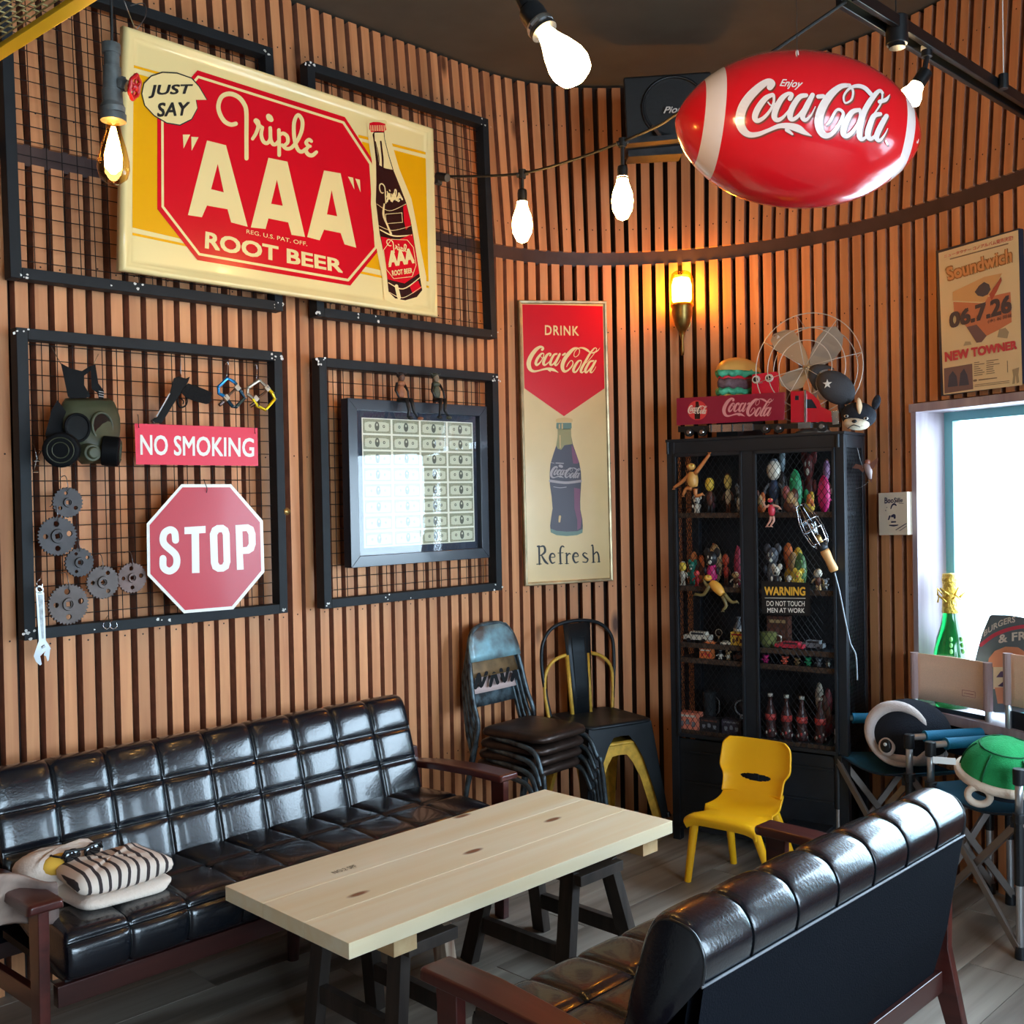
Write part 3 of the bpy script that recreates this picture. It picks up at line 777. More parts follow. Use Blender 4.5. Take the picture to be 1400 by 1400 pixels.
polyp(mb, SG, [(412,680),(466,690),(462,800),(464,870),(478,950),(470,1030),(440,1050),(440,960),(415,860)], .0018, tf=g4); mb.build('bottle_reflection', mat('print_magenta', (124, 52, 86), .3), CS, recalc=False)
mb = MB(); polyp(mb, SG, [(208,1035),(260,1055),(350,1062),(440,1058),(487,1040),(486,1072),(440,1092),(350,1100),(260,1092),(210,1068)], .0018, tf=g4)
polyp(mb, SG, [(260,115),(390,115),(392,160),(375,172),(270,172),(258,160)], .0018, tf=g4); mb.build('bottle_base', mat('print_teal', (96, 122, 104), .3), CS, recalc=False)
mb = MB(); strokes(mb, SG, [[(270,95,34),(330,88,40),(385,95,34)],[(285,130,10),(285,160,10)],[(310,125,12),(310,165,12)],[(290,930,20),(285,975,16)],[(290,225,10),(292,330,10)]], .0022, g4)
mb.build('bottle_cap', mat('print_cap', (214, 176, 112), .3), CS, recalc=False)
mb = MB(); coca(mb, SG, g4(205,490), g4(475,505), g4(475,595), g4(205,600), .0024, 4, 6, 1.3)
strokes(mb, SG, [[(205,620,22),(340,636,22),(470,622,22)],[(212,462,5),(240,466,5)],[(255,465,9),(320,468,9)],[(290,490,24),(305,495,24)],[(235,672,5),(290,680,6),(345,674,6)]], .0022, g4)
mb.build('bottle_lettering', mat('print_pale', (168, 152, 150), .3), CS, recalc=False)
REF = [[(95,1190,14),(110,1188,14)],[(108,1190,16),(112,1345,16)],[(88,1345,8),(128,1343,8)],[(108,1195,9),(150,1190,16),(160,1235,20),(130,1265,12),(112,1268,8)],[(130,1268,12),(160,1320,20),(185,1342,12)],
 [(200,1285,8),(245,1282,8),(235,1255,12),(212,1258,16),(202,1295,18),(220,1335,14),(246,1328,8)],
 [(325,1195,10),(312,1188,12),(298,1200,14),(292,1240,16),(296,1340,16)],[(272,1248,7),(318,1246,7)],[(280,1342,6),(312,1340,6)],
 [(348,1250,14),(350,1340,14)],[(335,1250,6),(350,1250,6)],[(352,1275,8),(368,1252,12),(382,1258,8)],[(336,1340,6),(366,1340,6)],
 [(402,1280,8),(448,1276,8),(438,1250,12),(415,1252,16),(404,1288,18),(422,1330,14),(450,1322,8)],
 [(525,1256,8),(505,1246,10),(490,1262,14),(510,1285,16),(532,1302,14),(520,1328,10),(488,1325,8)],
 [(562,1185,7),(575,1183,12),(580,1260,14),(582,1328,14)],[(568,1330,6),(598,1328,6)],[(584,1262,8),(605,1240,12),(620,1250,14),(628,1280,14),(630,1324,14)],[(616,1326,6),(640,1324,6)]]
mb = MB(); strokes(mb, SG, REF, .0018, g4); mb.build('black_lettering', m_ink, CS, recalc=False)

# ================================================ THINGS HUNG ON THE LOWER LEFT FRAME
m_signred = mat('sign_red', (196, 14, 42), .35, var=.05, scale=3, coat=.15); m_signwhite = mat('sign_white', (245, 240, 228), .3)
QN = 3.285
NS = plane((2, QN, 1.7), (0, 1, 0))
ns = thing('no_smoking_sign', 'red rectangular NO SMOKING sign above the STOP sign', 'sign', tuple(NS(268, 635)), world=True)
def plate(cor, S, th, mt, par, nm='plate'):
    mb = MB(); mb.prism(cor, lambda x, y: S(x, y, 0), lambda x, y: S(x, y, -th)); return mb.build(nm, mt, par)
plate([(184,579),(352,585),(353,637),(186,635)], NS, .003, mat('sign_bright_red', (236, 30, 66), .4), ns)
mb = MB(); textq(mb, NS, 'NO SMOKING', [(191.5,594),(347.5,599),(347.5,625),(192,622)], .001, offset=.022); mb.build('lettering', m_signwhite, ns, recalc=False)
mb = MB()
for x, y in ((188,567),(347,575)): mb.tube(cat_rom([tuple(aty(x, y, 3.37)), tuple(aty(x+1, y+2, QN-.012)), tuple(aty(x+1.5, y+16, QN-.012)), tuple(aty(x+3, y+17, QN+.01))], 5), .0013, 6)
mb.build('hook', m_blackp, ns, smooth=True)
SS_ = plane((2, 3.30, 1.3), (0, 1, .01))
st = thing('stop_sign', 'red octagonal STOP sign with white border', 'sign', tuple(SS_(282, 838)), world=True)
o8 = [(248,662),(316,662),(359.5,712),(361.5,782),(319,833),(251.5,838.5),(201.5,786.5),(200.5,716)]
plate(o8, SS_, .003, m_signwhite, st)
cx, cy = 281, 750
def shr(p, k=4.6):
    d = math.hypot(p[0]-cx, p[1]-cy); return (p[0]-(p[0]-cx)*k/d, p[1]-(p[1]-cy)*k/d)
mb = MB(); polyp(mb, SS_, [shr(p) for p in o8], .001); mb.build('red_face', m_signred, st, recalc=False)
g6 = lambda x, y: (x/2.8, 420+y/2.8)
mb = MB()
strokes(mb, SS_, [[(672,892,27),(668,862,27),(650,852,27),(628,868,27),(628,905,27),(672,948,27),(674,990,27),(650,1010,27),(626,996,27),(624,962,27)]], .002, g6, 7, 12)
polyp(mb, SS_, [(706,842),(787,837),(787,864),(762,866),(764,1017),(735,1018),(733,868),(706,869)], .002, tf=g6)
oo = [(803,868),(812,845),(830,834),(855,833),(873,846),(879,866),(882,975),(875,1000),(856,1012),(833,1013),(814,1002),(807,980)]
oi = [(832,872),(838,862),(849,861),(853,872),(856,974),(851,985),(841,986),(835,976)]
polyp(mb, SS_, oo, .002, [oi], tf=g6)
polyp(mb, SS_, [(901,834),(950,831),(970,842),(978,866),(979,908),(971,932),(954,943),(930,945),(933,1004),(907,1006)], .002, [[(928,858),(944,857),(951,870),(952,906),(945,917),(930,919)]], tf=g6)
mb.build('lettering', m_signwhite, st, recalc=False)
mb = MB(); mb.tube(cat_rom([tuple(aty(279, 655, 3.37)), tuple(aty(279, 657, 3.29)), tuple(aty(283, 668, 3.29)), tuple(aty(282, 674, 3.298))], 5), .0013, 6); mb.build('hook', m_blackp, st, smooth=True)

# adjustable wrench
WR = plane((1.3, 3.30, 1.1), (0, 1, 0))
wr_ = thing('adjustable_wrench', 'silver adjustable wrench hanging at the lower left of the STOP sign frame', 'wrench', tuple(WR(56, 905)), world=True)
g7 = lambda x, y: (x/7, 750+y/7)
def pris(mb, S, poly, th, tf, lift=0.0):
    return mb.prism(poly, lambda x, y: S(*tf(x, y), lift), lambda x, y: S(*tf(x, y), lift-th))
m_wr = mat('wrench_steel', (200, 204, 206), .28, .9, var=.08, scale=20)
mb = MB(); ring = [(380+38*math.cos(a), 392+38*math.sin(a)) for a in [2*PI*k/20 for k in range(20)]]; ri = [(380+20*math.cos(a), 392+22*math.sin(a)) for a in [2*PI*k/20 for k in range(20)]]
R1 = [Vector(WR(*g7(*p), 0)) for p in ring]; R2 = [Vector(WR(*g7(*p), 0)) for p in ri]; R3 = [Vector(WR(*g7(*p), -.007)) for p in ri]; R4 = [Vector(WR(*g7(*p), -.007)) for p in ring]
mb.grid([[a, b, c, d, a] for a, b, c, d in zip(R1, R2, R3, R4)] + [[R1[0], R2[0], R3[0], R4[0], R1[0]]])
pris(mb, WR, [(345,420),(420,418),(430,640),(438,880),(372,885),(358,640)], .007, g7)
pris(mb, WR, [(372,880),(438,878),(478,940),(488,960),(440,975),(385,1030),(400,1105),(385,1120),(345,1085),(322,1030),(345,960)], .010, g7, .001)
mb.build('handle', m_wr, wr_)
mb = MB(); pris(mb, WR, [(438,975),(482,950),(475,1010),(468,1065),(455,1080),(440,1030),(418,1020)], .009, g7); mb.build('lower_jaw', m_wr, wr_)
mb = MB(); mb.cyl(WR(*g7(402,945), .002), WR(*g7(428,930), .002), .0042, n=10); mb.build('worm_screw', m_steel, wr_)
mb = MB(); pris(mb, WR, [(362,440),(410,438),(420,860),(400,862),(378,640)], .0006, g7, .0006); mb.build('stamped_panel', mat('stamped_grey', (150,152,152), .4, .8, var=.3, scale=60), wr_)
mb = MB(); mb.tube(cat_rom([tuple(aty(57, 783, 3.37)), tuple(aty(56, 790, 3.30)), tuple(aty(50, 798, 3.30)), tuple(aty(57, 808, 3.29)), tuple(aty(58, 797, 3.29))], 5), .0013, 6); mb.build('hook', m_chrome, wr_, smooth=True)

# timing gears
m_gears = [mat('gear_a', (92, 82, 78), .5, .5, var=.2, scale=16, bump=.2), mat('gear_b', (70, 66, 66), .5, .5, var=.2, scale=16, bump=.2), mat('gear_c', (104, 84, 78), .5, .5, var=.25, scale=16, bump=.2)]
def gear(label, px, py, rx, ry, nt, mi, hub, holes, q=3.318, rot=0):
    C = aty(px, py, q); dr = aty(px+rx, py, q)-C; R = abs(aty(px, py-ry, q).z-aty(px, py+ry, q).z)/2
    t = thing('toothed_gear', label, 'gear', tuple(C), group='timing gears hung on the mesh frame')
    mb = MB(); th = .009
    def ringp(r0, r1, n, y0, y1):
        a = [Vector((math.cos(2*PI*k/n)*r0, y0, math.sin(2*PI*k/n)*r0)) for k in range(n)]; b = [Vector((math.cos(2*PI*k/n)*r1, y1, math.sin(2*PI*k/n)*r1)) for k in range(n)]
        return a, b
    out = []
    for k in range(nt*2):
        a = 2*PI*k/(nt*2); r = R if k % 2 else R*.93
        for s_ in (-.28, .28): out.append((r*math.cos(a+s_*PI/nt), r*math.sin(a+s_*PI/nt)))
    hl = []
    for k, (a, rr, hr) in enumerate(holes):
        a = math.radians(a); hl.append([(rr*R*math.cos(a)+hr*R*math.cos(b), rr*R*math.sin(a)+hr*R*math.sin(b)) for b in [2*PI*j/12 for j in range(12)]])
    sq_ = [(R*.17*math.cos(b+rot), R*.17*math.sin(b+rot)) for b in [PI/4+PI/2*j for j in range(4)]]
    loops = [out]+hl+[sq_]
    tri = tessellate_polygon([[Vector((p[0], p[1], 0)) for p in l] for l in loops]); pts = [p for l in loops for p in l]; n = len(pts)
    vs = [(p[0], -th/2, p[1]) for p in pts]+[(p[0], th/2, p[1]) for p in pts]
    fs = [tuple(a) for a in tri]+[tuple(i+n for i in reversed(a)) for a in tri]; o = 0
    for l in loops:
        m_ = len(l); fs += [(o+i, o+(i+1) % m_, n+o+(i+1) % m_, n+o+i) for i in range(m_)]; o += m_
    mb.add(vs, fs); mb.build('toothed_disc', m_gears[mi], t)
    h = MB(); n = 20
    rows = []
    for r_, y_ in ((R*.2, -th/2-.001), (R*.2, -th/2-.007), (R*hub, -th/2-.007), (R*hub*1.08, -th/2-.001)): rows.append([Vector((math.cos(2*PI*k/n)*r_, y_, math.sin(2*PI*k/n)*r_)) for k in range(n)])
    h.grid(rows, closeu=True); h.build('hub', m_gears[mi], t)
    hk = MB(); hk.tube(cat_rom([(0, .05, R+.03), (-.004, .0, R+.035), (-.006, -.02, R+.01), (0, -.008, R*.8), (.004, .01, R*.82)], 5), .0013, 6); hk.build('hook', m_steel, t, smooth=True)
    return t
h3 = [(60, .62, .13), (180, .62, .13), (300, .62, .13)]; h4 = [(10, .62, .15), (95, .62, .15), (180, .6, .13), (270, .62, .14)]
gear('grey toothed gear topmost of the cluster, just under the gas mask', 92, 687, 20, 21, 26, 1, .3, [(100,.62,.12),(215,.62,.14),(325,.62,.14)])
gear('big dark gear second from the top, at the left of the cluster', 78, 733, 27, 27, 34, 1, .34, h4, rot=.2)
gear('small dark gear in the middle of the cluster below the big upper gear', 108, 769, 19, 20, 24, 1, .34, [(30,.64,.13),(110,.64,.12),(250,.64,.12)])
gear('grey gear right of the middle one, with a diamond-set square hole', 140, 796, 22, 23, 30, 0, .34, h3, rot=.5)
gear('reddish brown gear at the right end of the row beside the STOP sign', 180, 790, 20, 21, 28, 2, .3, h4)
gear('largest brown-grey gear at the bottom of the cluster, right of the wrench', 93, 826, 27, 28, 36, 0, .3, h4, q=3.314)

# pair of S hooks and a small tool on hooks
so = thing('s_hooks', 'pair of thin chrome S hooks on the bottom rail of the STOP sign frame', 'hooks', tuple(aty(150, 855, 3.32)), world=True)
for dx in (0, 9):
    mb = MB(); mb.tube(cat_rom([tuple(aty(148+dx, 841, 3.345)), tuple(aty(143+dx, 849, 3.325)), tuple(aty(141+dx, 856, 3.32)), tuple(aty(146+dx, 860, 3.318)), tuple(aty(151+dx, 856, 3.318)), tuple(aty(150+dx, 851, 3.32))], 6), .0012, 6)
    mb.build('hook', m_chrome, so, smooth=True)
sp = thing('corkscrew', 'small chrome corkscrew hanging left of the gas mask', 'corkscrew', tuple(aty(48, 640, 3.32)), world=True)
mb = MB(); mb.tube(cat_rom([tuple(aty(45, 607, 3.35)), tuple(aty(48, 614, 3.32)), tuple(aty(50, 626, 3.32))], 5), .0013, 6); mb.tube([aty(56, 617, 3.32), aty(50, 627, 3.32), aty(47, 642, 3.32)], .002, 6); mb.build('wire_arm', m_chrome, sp, smooth=True)
mb = MB(); mb.cyl(aty(46, 630, 3.32), aty(54, 630, 3.32), .003, n=8); mb.cyl(aty(45, 645, 3.32), aty(52, 645, 3.32), .003, n=8); mb.build('handle', m_chrome, sp)

# gas mask
m_rub = mat('olive_rubber', (66, 70, 50), .5, var=.2, scale=9, bump=.2); m_rubd = mat('black_rubber', (12, 13, 15), .6, spec=.12, var=.2, scale=20)
gm = thing('gas_mask', 'olive and black gas mask with two round filters hanging in the frame', 'gas mask', tuple(aty(115, 630, 3.28)), world=True)
def face_ring(poly, q, d, bulge): pass
ctr = aty(114, 590, 3.27)
px2m = (aty(115, 590, 3.27)-aty(114, 590, 3.27)).x; pz = aty(114, 590, 3.27).z-aty(114, 591, 3.27).z
mb = MB()
# facepiece: lofted horizontal sections, dome towards the viewer
secs = [(545,92,150,.010),(550,88,156,.035),(560,84,160,.050),(572,80,163,.058),(585,80,163,.066),(596,84,161,.074),(606,90,156,.082),(616,98,152,.080),(626,106,148,.070),(634,114,142,.04)]
rows = []
for y, x0, x1, dp in secs:
    row = []
    for k in range(17):
        a = PI*k/16; x = (x0+x1)/2-(x1-x0)/2*math.cos(a); p = aty(x, y, 3.30); row.append(Vector((p.x, 3.315-dp*math.sin(a)**.8-.005, p.z)))
    rows.append(row)
mb.grid(rows); mb.build('facepiece', m_rub, gm, smooth=True, solid=.004)
def disc(mb, c, n, R, th, k=24, ay=1.0):
    c = Vector(c); n = Vector(n).normalized(); mb.cyl(c-n*th/2, c+n*th/2, R, n=k)
for lx, ly, nx, sz in ((106, 583, -.35, 1.0), (140, 582, .25, 1.1)):
    c = aty(lx, ly, 3.245); n = Vector((nx, -1, .05)).normalized(); u = n.orthogonal().normalized(); 
    X = Vector((0,0,1)).cross(n).normalized(); Z = n.cross(X)
    rim = [c+X*math.cos(a)*.034*sz+Z*math.sin(a)*(.037 if math.sin(a) > 0 else .045)*sz for a in [2*PI*k/28 for k in range(28)]]
    mb = MB(); mb.tube(rim, .0045, 8, closed=True); rr = mb.build('eye_rim', m_rubd if nx < 0 else m_rub, gm, smooth=True)
    mb = MB(); mb.add([c-n*.0]+rim, [(0, 1+k, 1+(k+1) % 28) for k in range(28)]); mb.build('lens', mat('smoked_lens', (24, 26, 28), .06, coat=1), rr, smooth=False)
for fx, fy, n, R in ((84, 615, (-.55, -.95, -.1), .052), (154, 617, (.9, -.5, -.1), .046)):
    c = aty(fx, fy, 3.225); nn_ = Vector(n).normalized()
    mb = MB(); mb.cyl(c-nn_*.03, c+nn_*.018, R, n=28); mb.cyl(c+nn_*.018, c+nn_*.022, R, R*.8, n=28); fo = mb.build('filter_canister', m_rubd, gm, bevel=.003)
    mb = MB()
    for r_ in (R*.72, R*.45): 
        mb.tube([c+nn_*.023+(nn_.orthogonal().normalized()*math.cos(a)+nn_.cross(nn_.orthogonal().normalized())*math.sin(a))*r_ for a in [2*PI*k/24 for k in range(24)]], .0016, 5, closed=True)
    mb.build('canister_ring', m_rub, fo)
c = aty(127, 619, 3.205); mb = MB(); mb.cyl(c+Vector((0,.04,0)), c, .032, .026, n=20); mb.cyl(c, c+Vector((0,-.012,0)), .02, .016, n=16); mb.build('speech_valve', m_rub, gm, bevel=.003)
HP = plane((1.5, 3.30, 1.9), (0, 1, 0))
g8 = lambda x, y: (40+x/7.78, 470+y/7.78)
mb = MB(); pris(mb, HP, [(335,205),(440,262),(560,290),(640,240),(705,220),(700,250),(585,340),(585,440),(655,560),(560,590),(470,600),(410,560),(385,440)], .006, g8)
mb.build('head_harness', m_rubd, gm)
mb = MB(); pris(mb, HP, [(650,235),(705,225),(735,420),(795,500),(790,600),(745,600),(720,520),(665,480)], .006, g8, .004); pris(mb, HP, [(240,700),(170,960),(190,1050),(270,1040),(380,1000),(390,720),(300,600)], .03, g8, .02); mb.build('strap', m_rubd, gm)
mb = MB()
for k in range(3): mb.bar(HP(*g8(740, 505+k*25), .006), HP(*g8(792, 515+k*25), .006), .002, .002)
mb.build('buckle', m_steel, gm)
mb = MB(); mb.tube([HP(*g8(235,30), -.03), HP(*g8(335,215), .0)], .0011, 5); mb.tube([HP(*g8(735,110), -.03), HP(*g8(680,220), .0)], .0011, 5); mb.build('hanging_wire', m_chrome, gm)

# pistol
PP = plane((1.8, 3.30, 1.9), (0, 1, 0)); g9 = lambda x, y: (200+x/7.368, 490+y/7.368)
m_gun = mat('gun_metal', (9, 10, 11), .5, 0, spec=.15, bump=.05, scale=40)
gn = thing('toy_pistol', 'black toy pistol hanging muzzle-down above the red sign', 'toy pistol', tuple(PP(*g9(110, 640))), world=True)
mb = MB(); pris(mb, PP, [(60,620),(110,590),(230,380),(275,200),(330,180),(400,205),(440,182),(425,230),(400,275),(345,360),(300,420),(250,500),(155,655),(95,650)], .022, g9, .011); mb.build('slide', m_gun, gn, bevel=.002)
mb = MB(); pris(mb, PP, [(345,340),(420,250),(500,275),(610,320),(665,345),(640,455),(600,460),(480,430),(400,395)], .026, g9, .013); mb.build('grip', mat('grip_panel', (12, 12, 13), .6, spec=.15, bump=.5, scale=120), gn, bevel=.002)
mb = MB(); pts = [PP(*g9(x, y), 0) for x, y in ((315,395),(320,460),(345,492),(390,480),(410,440),(405,395))]; mb.tube(cat_rom([tuple(p) for p in pts], 5), .0028, 6); mb.build('trigger_guard', m_gun, gn, smooth=True)
mb = MB(); mb.tube(cat_rom([tuple(PP(*g9(x, y), 0)) for x, y in ((345,400),(375,430),(370,460))], 4), .002, 6); mb.build('trigger', m_gun, gn, smooth=True)
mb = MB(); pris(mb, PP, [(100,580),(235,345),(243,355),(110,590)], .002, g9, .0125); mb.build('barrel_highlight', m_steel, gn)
mb = MB(); mb.cyl(PP(*g9(60,640), 0), PP(*g9(95,610), 0), .007, n=12); mb.build('muzzle', m_steel, gn)
mb = MB(); mb.tube(cat_rom([tuple(PP(*g9(345,0), -.04)), tuple(PP(*g9(345,10), 0)), tuple(PP(*g9(347,160), 0))], 4), .0014, 6); mb.build('hook', m_steel, gn)

# bicycle pedals
def pedal(label, outer, ox, c1, c2, hook):
    t = thing('bicycle_pedal', label, 'pedal', tuple(PP(*g9(*outer[3]))), world=True)
    m1 = mat('pedal_'+label.split()[0], c1, .3, .6, coat=.4); m2 = mat('pedal_silver', (176, 160, 140), .35, .7)
    n = len(outer); h = n//2
    for part, mt, idx in (('cage_half', m1, c2[0]), ('cage_half', m2 if len(c2) < 3 else mat('pedal_dark', (30, 62, 78), .3, .6), c2[1])):
        mb = MB(); mb.tube([PP(*g9(*outer[i % n]), .0) for i in idx], .0062, 6); mb.build(part, mt, t)
    mb = MB()
    for i in range(n):
        p = PP(*g9(*outer[i]), .0); mb.cyl(p, p+Vector((0, -.012, 0)), .002, n=6)
    mb.build('grip_pins', m_steel, t)
    mb = MB(); mb.cyl(PP(*g9(*ox[0]), 0), PP(*g9(*ox[1]), 0), .0042, n=10); mb.cyl(PP(*g9(*ox[2]), 0), PP(*g9(*ox[3]), 0), .0065, .0085, n=10); mb.build('axle', m_chrome, t)
    for q in ox[4:6]:
        mb = MB(); mb.box(tuple(PP(*g9(*q), 0)), (.018, .012, .02), R=Matrix.Rotation(-.75, 3, 'Y')); mb.build('bearing_block', m2, t, bevel=.001)
    mb = MB(); mb.tube(cat_rom([tuple(PP(*g9(*q), -.02 if k == 0 else 0)) for k, q in enumerate(hook)], 5), .0013, 6); mb.build('hook', m_chrome, t, smooth=True)
pedal('blue alloy bicycle pedal hanging right of the toy pistol', [(815,200),(725,290),(730,350),(790,385),(870,485),(905,490),(990,400),(950,330),(890,240)], [(800,400),(905,300),(735,470),(775,435),(805,395),(915,295)], (24, 132, 196), [(8,0,1,2,3),(3,4,5,6,7,8),1], [(800,60),(812,38),(825,60),(808,185)])
pedal('yellow alloy bicycle pedal hanging nearest the frame corner', [(1135,220),(1020,300),(1020,360),(1070,400),(1120,480),(1200,520),(1295,410),(1270,350),(1215,290)], [(1090,425),(1215,325),(1040,485),(1085,455),(1100,405),(1215,300)], (244, 204, 20), [(3,4,5,6,7,8),(8,0,1,2,3)], [(1090,80),(1100,65),(1115,90),(1110,210)])

# ================================================ FRAMED SHEET OF BANKNOTES
QM = 3.29
MN = plane((2.8, QM, 1.5), (0, 1, 0)); g10 = lambda x, y: (400+x/3.111, 420+y/3.111)
A_, B_, C_, D_ = aty(475.5, 544.5, QM), aty(671, 555.5, QM), aty(664, 763.5, QM), aty(477.5, 776, QM)
x0, x1, z0, z1 = A_.x, (B_.x+C_.x)/2, (C_.z+D_.z)/2, A_.z
z1 = (A_.z+B_.z)/2
mf = thing('banknote_frame', 'black picture frame holding an uncut sheet of banknotes behind glass', 'picture frame', (x0, QM, z0))
W_, H_ = x1-x0, z1-z0; fb = .042; m_pf = mat('picture_frame_black', (40, 44, 52), .32, coat=.3)
def mitre(mb, W_, H_, b, y0, y1, y2):
    o = [(0,0),(W_,0),(W_,H_),(0,H_)]; i = [(b,b),(W_-b,b),(W_-b,H_-b),(b,H_-b)]
    out = []
    for k in range(4):
        k2 = (k+1) % 4; m = MB()
        m.add([(o[k][0],y0,o[k][1]),(o[k2][0],y0,o[k2][1]),(i[k2][0],y0,i[k2][1]),(i[k][0],y0,i[k][1]),(o[k][0],y2,o[k][1]),(o[k2][0],y2,o[k2][1]),(i[k2][0],y2,i[k2][1]),(i[k][0],y2,i[k][1])],
              [(0,1,2,3),(7,6,5,4),(0,4,5,1),(1,5,6,2),(2,6,7,3),(3,7,4,0)])
        out.append(m)
    return out
for m in mitre(None, W_, H_, fb, 0, 0, .045): m.build('moulding', m_pf, mf, bevel=.0015)
mb = MB(); mb.box((W_/2, .028, H_/2), (W_-.06, .004, H_-.06)); mb.build('mat_board', mat('mat_board', (44, 52, 68), .8), mf)
# sheet
SA = [aty(495, 570, QM+.02), aty(649, 578.5, QM+.02), aty(647.5, 741.5, QM+.02), aty(497, 748, QM+.02)]
sx0 = SA[0].x-x0; sx1 = (SA[1].x+SA[2].x)/2-x0; sz1 = (SA[0].z+SA[1].z)/2-z0; sz0 = (SA[2].z+SA[3].z)/2-z0
mb = MB(); mb.box(((sx0+sx1)/2, .0235, (sz0+sz1)/2), (sx1-sx0, .001, sz1-sz0)); sheet = mb.build('sheet_margin', mat('note_paper', (236, 234, 214), .7), mf)
m_note = mat('note_green_grey', (150, 150, 122), .7, var=.25, scale=160); m_noteb = mat('note_light', (206, 206, 178), .7); m_noted = mat('note_dark', (92, 94, 80), .7)
cw, ch = (sx1-sx0)/4, (sz1-sz0)/8
nb = MB(); w_, h_ = cw*.93, ch*.88
nb.mi = 0; nb.add([(-w_/2,-.0,-h_/2),(w_/2,-.0,-h_/2),(w_/2,-.0,h_/2),(-w_/2,-.0,h_/2)], [(0,1,2,3)])
nb.mi = 1; nb.add([(-w_*.44,-.0004,-h_*.28),(-w_*.36,-.0004,-h_*.36),(w_*.36,-.0004,-h_*.36),(w_*.44,-.0004,-h_*.28),(w_*.44,-.0004,h_*.22),(w_*.3,-.0004,h_*.3),(-w_*.3,-.0004,h_*.3),(-w_*.44,-.0004,h_*.22)], [tuple(range(8))])
nb.mi = 2
for cx_, rx_, rz_ in ((0, w_*.085, h_*.33), (-w_*.25, w_*.045, h_*.11), (w_*.25, w_*.045, h_*.11)): nb.add([(cx_+rx_*math.cos(a), -.0008, rz_*math.sin(a)) for a in [2*PI*k/14 for k in range(14)]], [tuple(range(14))])
nb.mi = 1
nb.add([(w_*.03*math.cos(a), -.0012, h_*.1+h_*.09*math.sin(a)) for a in [2*PI*k/10 for k in range(10)]], [tuple(range(10))])
for sx in (-1, 1): nb.add([(sx*w_*.25+w_*.02*math.cos(a), -.0012, h_*.05*math.sin(a)) for a in [2*PI*k/8 for k in range(8)]], [tuple(range(8))])
n0_ = nb.build('banknote', [m_note, m_noteb, m_noted], sheet, recalc=False); n0_.location = (sx0+cw/2, .0228, sz0+ch/2)
for i in range(4):
    for j in range(8):
        if i == j == 0: continue
        c = n0_.copy(); col.objects.link(c); c.parent = sheet; c.location = (sx0+cw*(i+.5), .0228, sz0+ch*(j+.5))
mb = MB(); mb.add([(fb*.9, .014, fb*.9), (W_-fb*.9, .014, fb*.9), (W_-fb*.9, .014, H_-fb*.9), (fb*.9, .014, H_-fb*.9)], [(0,1,2,3)]); mb.build('glass', thin_glass('picture_glass', refl=1.6), mf, recalc=False)

# two seated figurines on the frame's top edge
def seated(label, px, flip, c_body, c_head, c_top):
    b = aty(px, 552, 3.285); s_ = -1 if flip else 1
    t = thing('seated_figurine', label, 'figurine', tuple(b), group=None)
    mb_, mh, ml = mat('fig_'+str(c_body), c_body, .6, var=.3, scale=60), mat('fig_'+str(c_head), c_head, .6, var=.3, scale=60), mat('fig_dark', (24, 24, 26), .5)
    m = MB(); m.ball((0, 0, .045), (.018, .015, .032), 10, 8); m.ball((s_*.003, 0, .078), (.02, .015, .012), 10, 6); m.build('torso', mb_, t, smooth=True)
    m = MB(); m.ball((s_*.004, -.004, .102), (.013, .013, .016), 10, 8); hd = m.build('head', mh, t, smooth=True)
    m = MB(); m.ball((s_*.004, .003, .112), (.018, .016, .013), 10, 6); [m.cyl((s_*.004+dx*.012, 0, .115), (s_*.004+dx*.03, .0, .112+abs(dx)*.01), .005, .001, n=6) for dx in (-1, -.4, .5, 1)]; m.build('hair', mat('fig_top_'+str(c_top), c_top, .8), hd, smooth=True)
    for k, (dx, ex) in enumerate(((-.012, -.02), (.012, .03))):
        m = MB(); m.tube([(dx, 0, .014), (dx+.005*s_, -.045, .012), (dx+.012*s_, -.05, -.03), (ex+.012*s_, -.052, -.058)], [.010, .009, .007, .005], 8); lg = m.build('leg', ml, t, smooth=True)
        m = MB(); m.ball((ex+.018*s_, -.06, -.06), (.012, .012, .007), 8, 6); m.build('foot', mb_ if k else ml, lg, smooth=True)
        m = MB(); m.tube([(dx*1.4, 0, .08), (dx*2.6, -.008, .05), (dx*2.0, -.02, .022)], [.006, .005, .004], 6); m.build('arm', ml, t, smooth=True)
seated('dark figurine with bare orange chest seated on the banknote frame, on the left', 548, False, (150, 92, 60), (96, 66, 52), (36, 26, 24))
seated('shaggy green-brown figurine seated on the banknote frame, on the right', 597, True, (74, 76, 58), (120, 104, 84), (56, 60, 48))
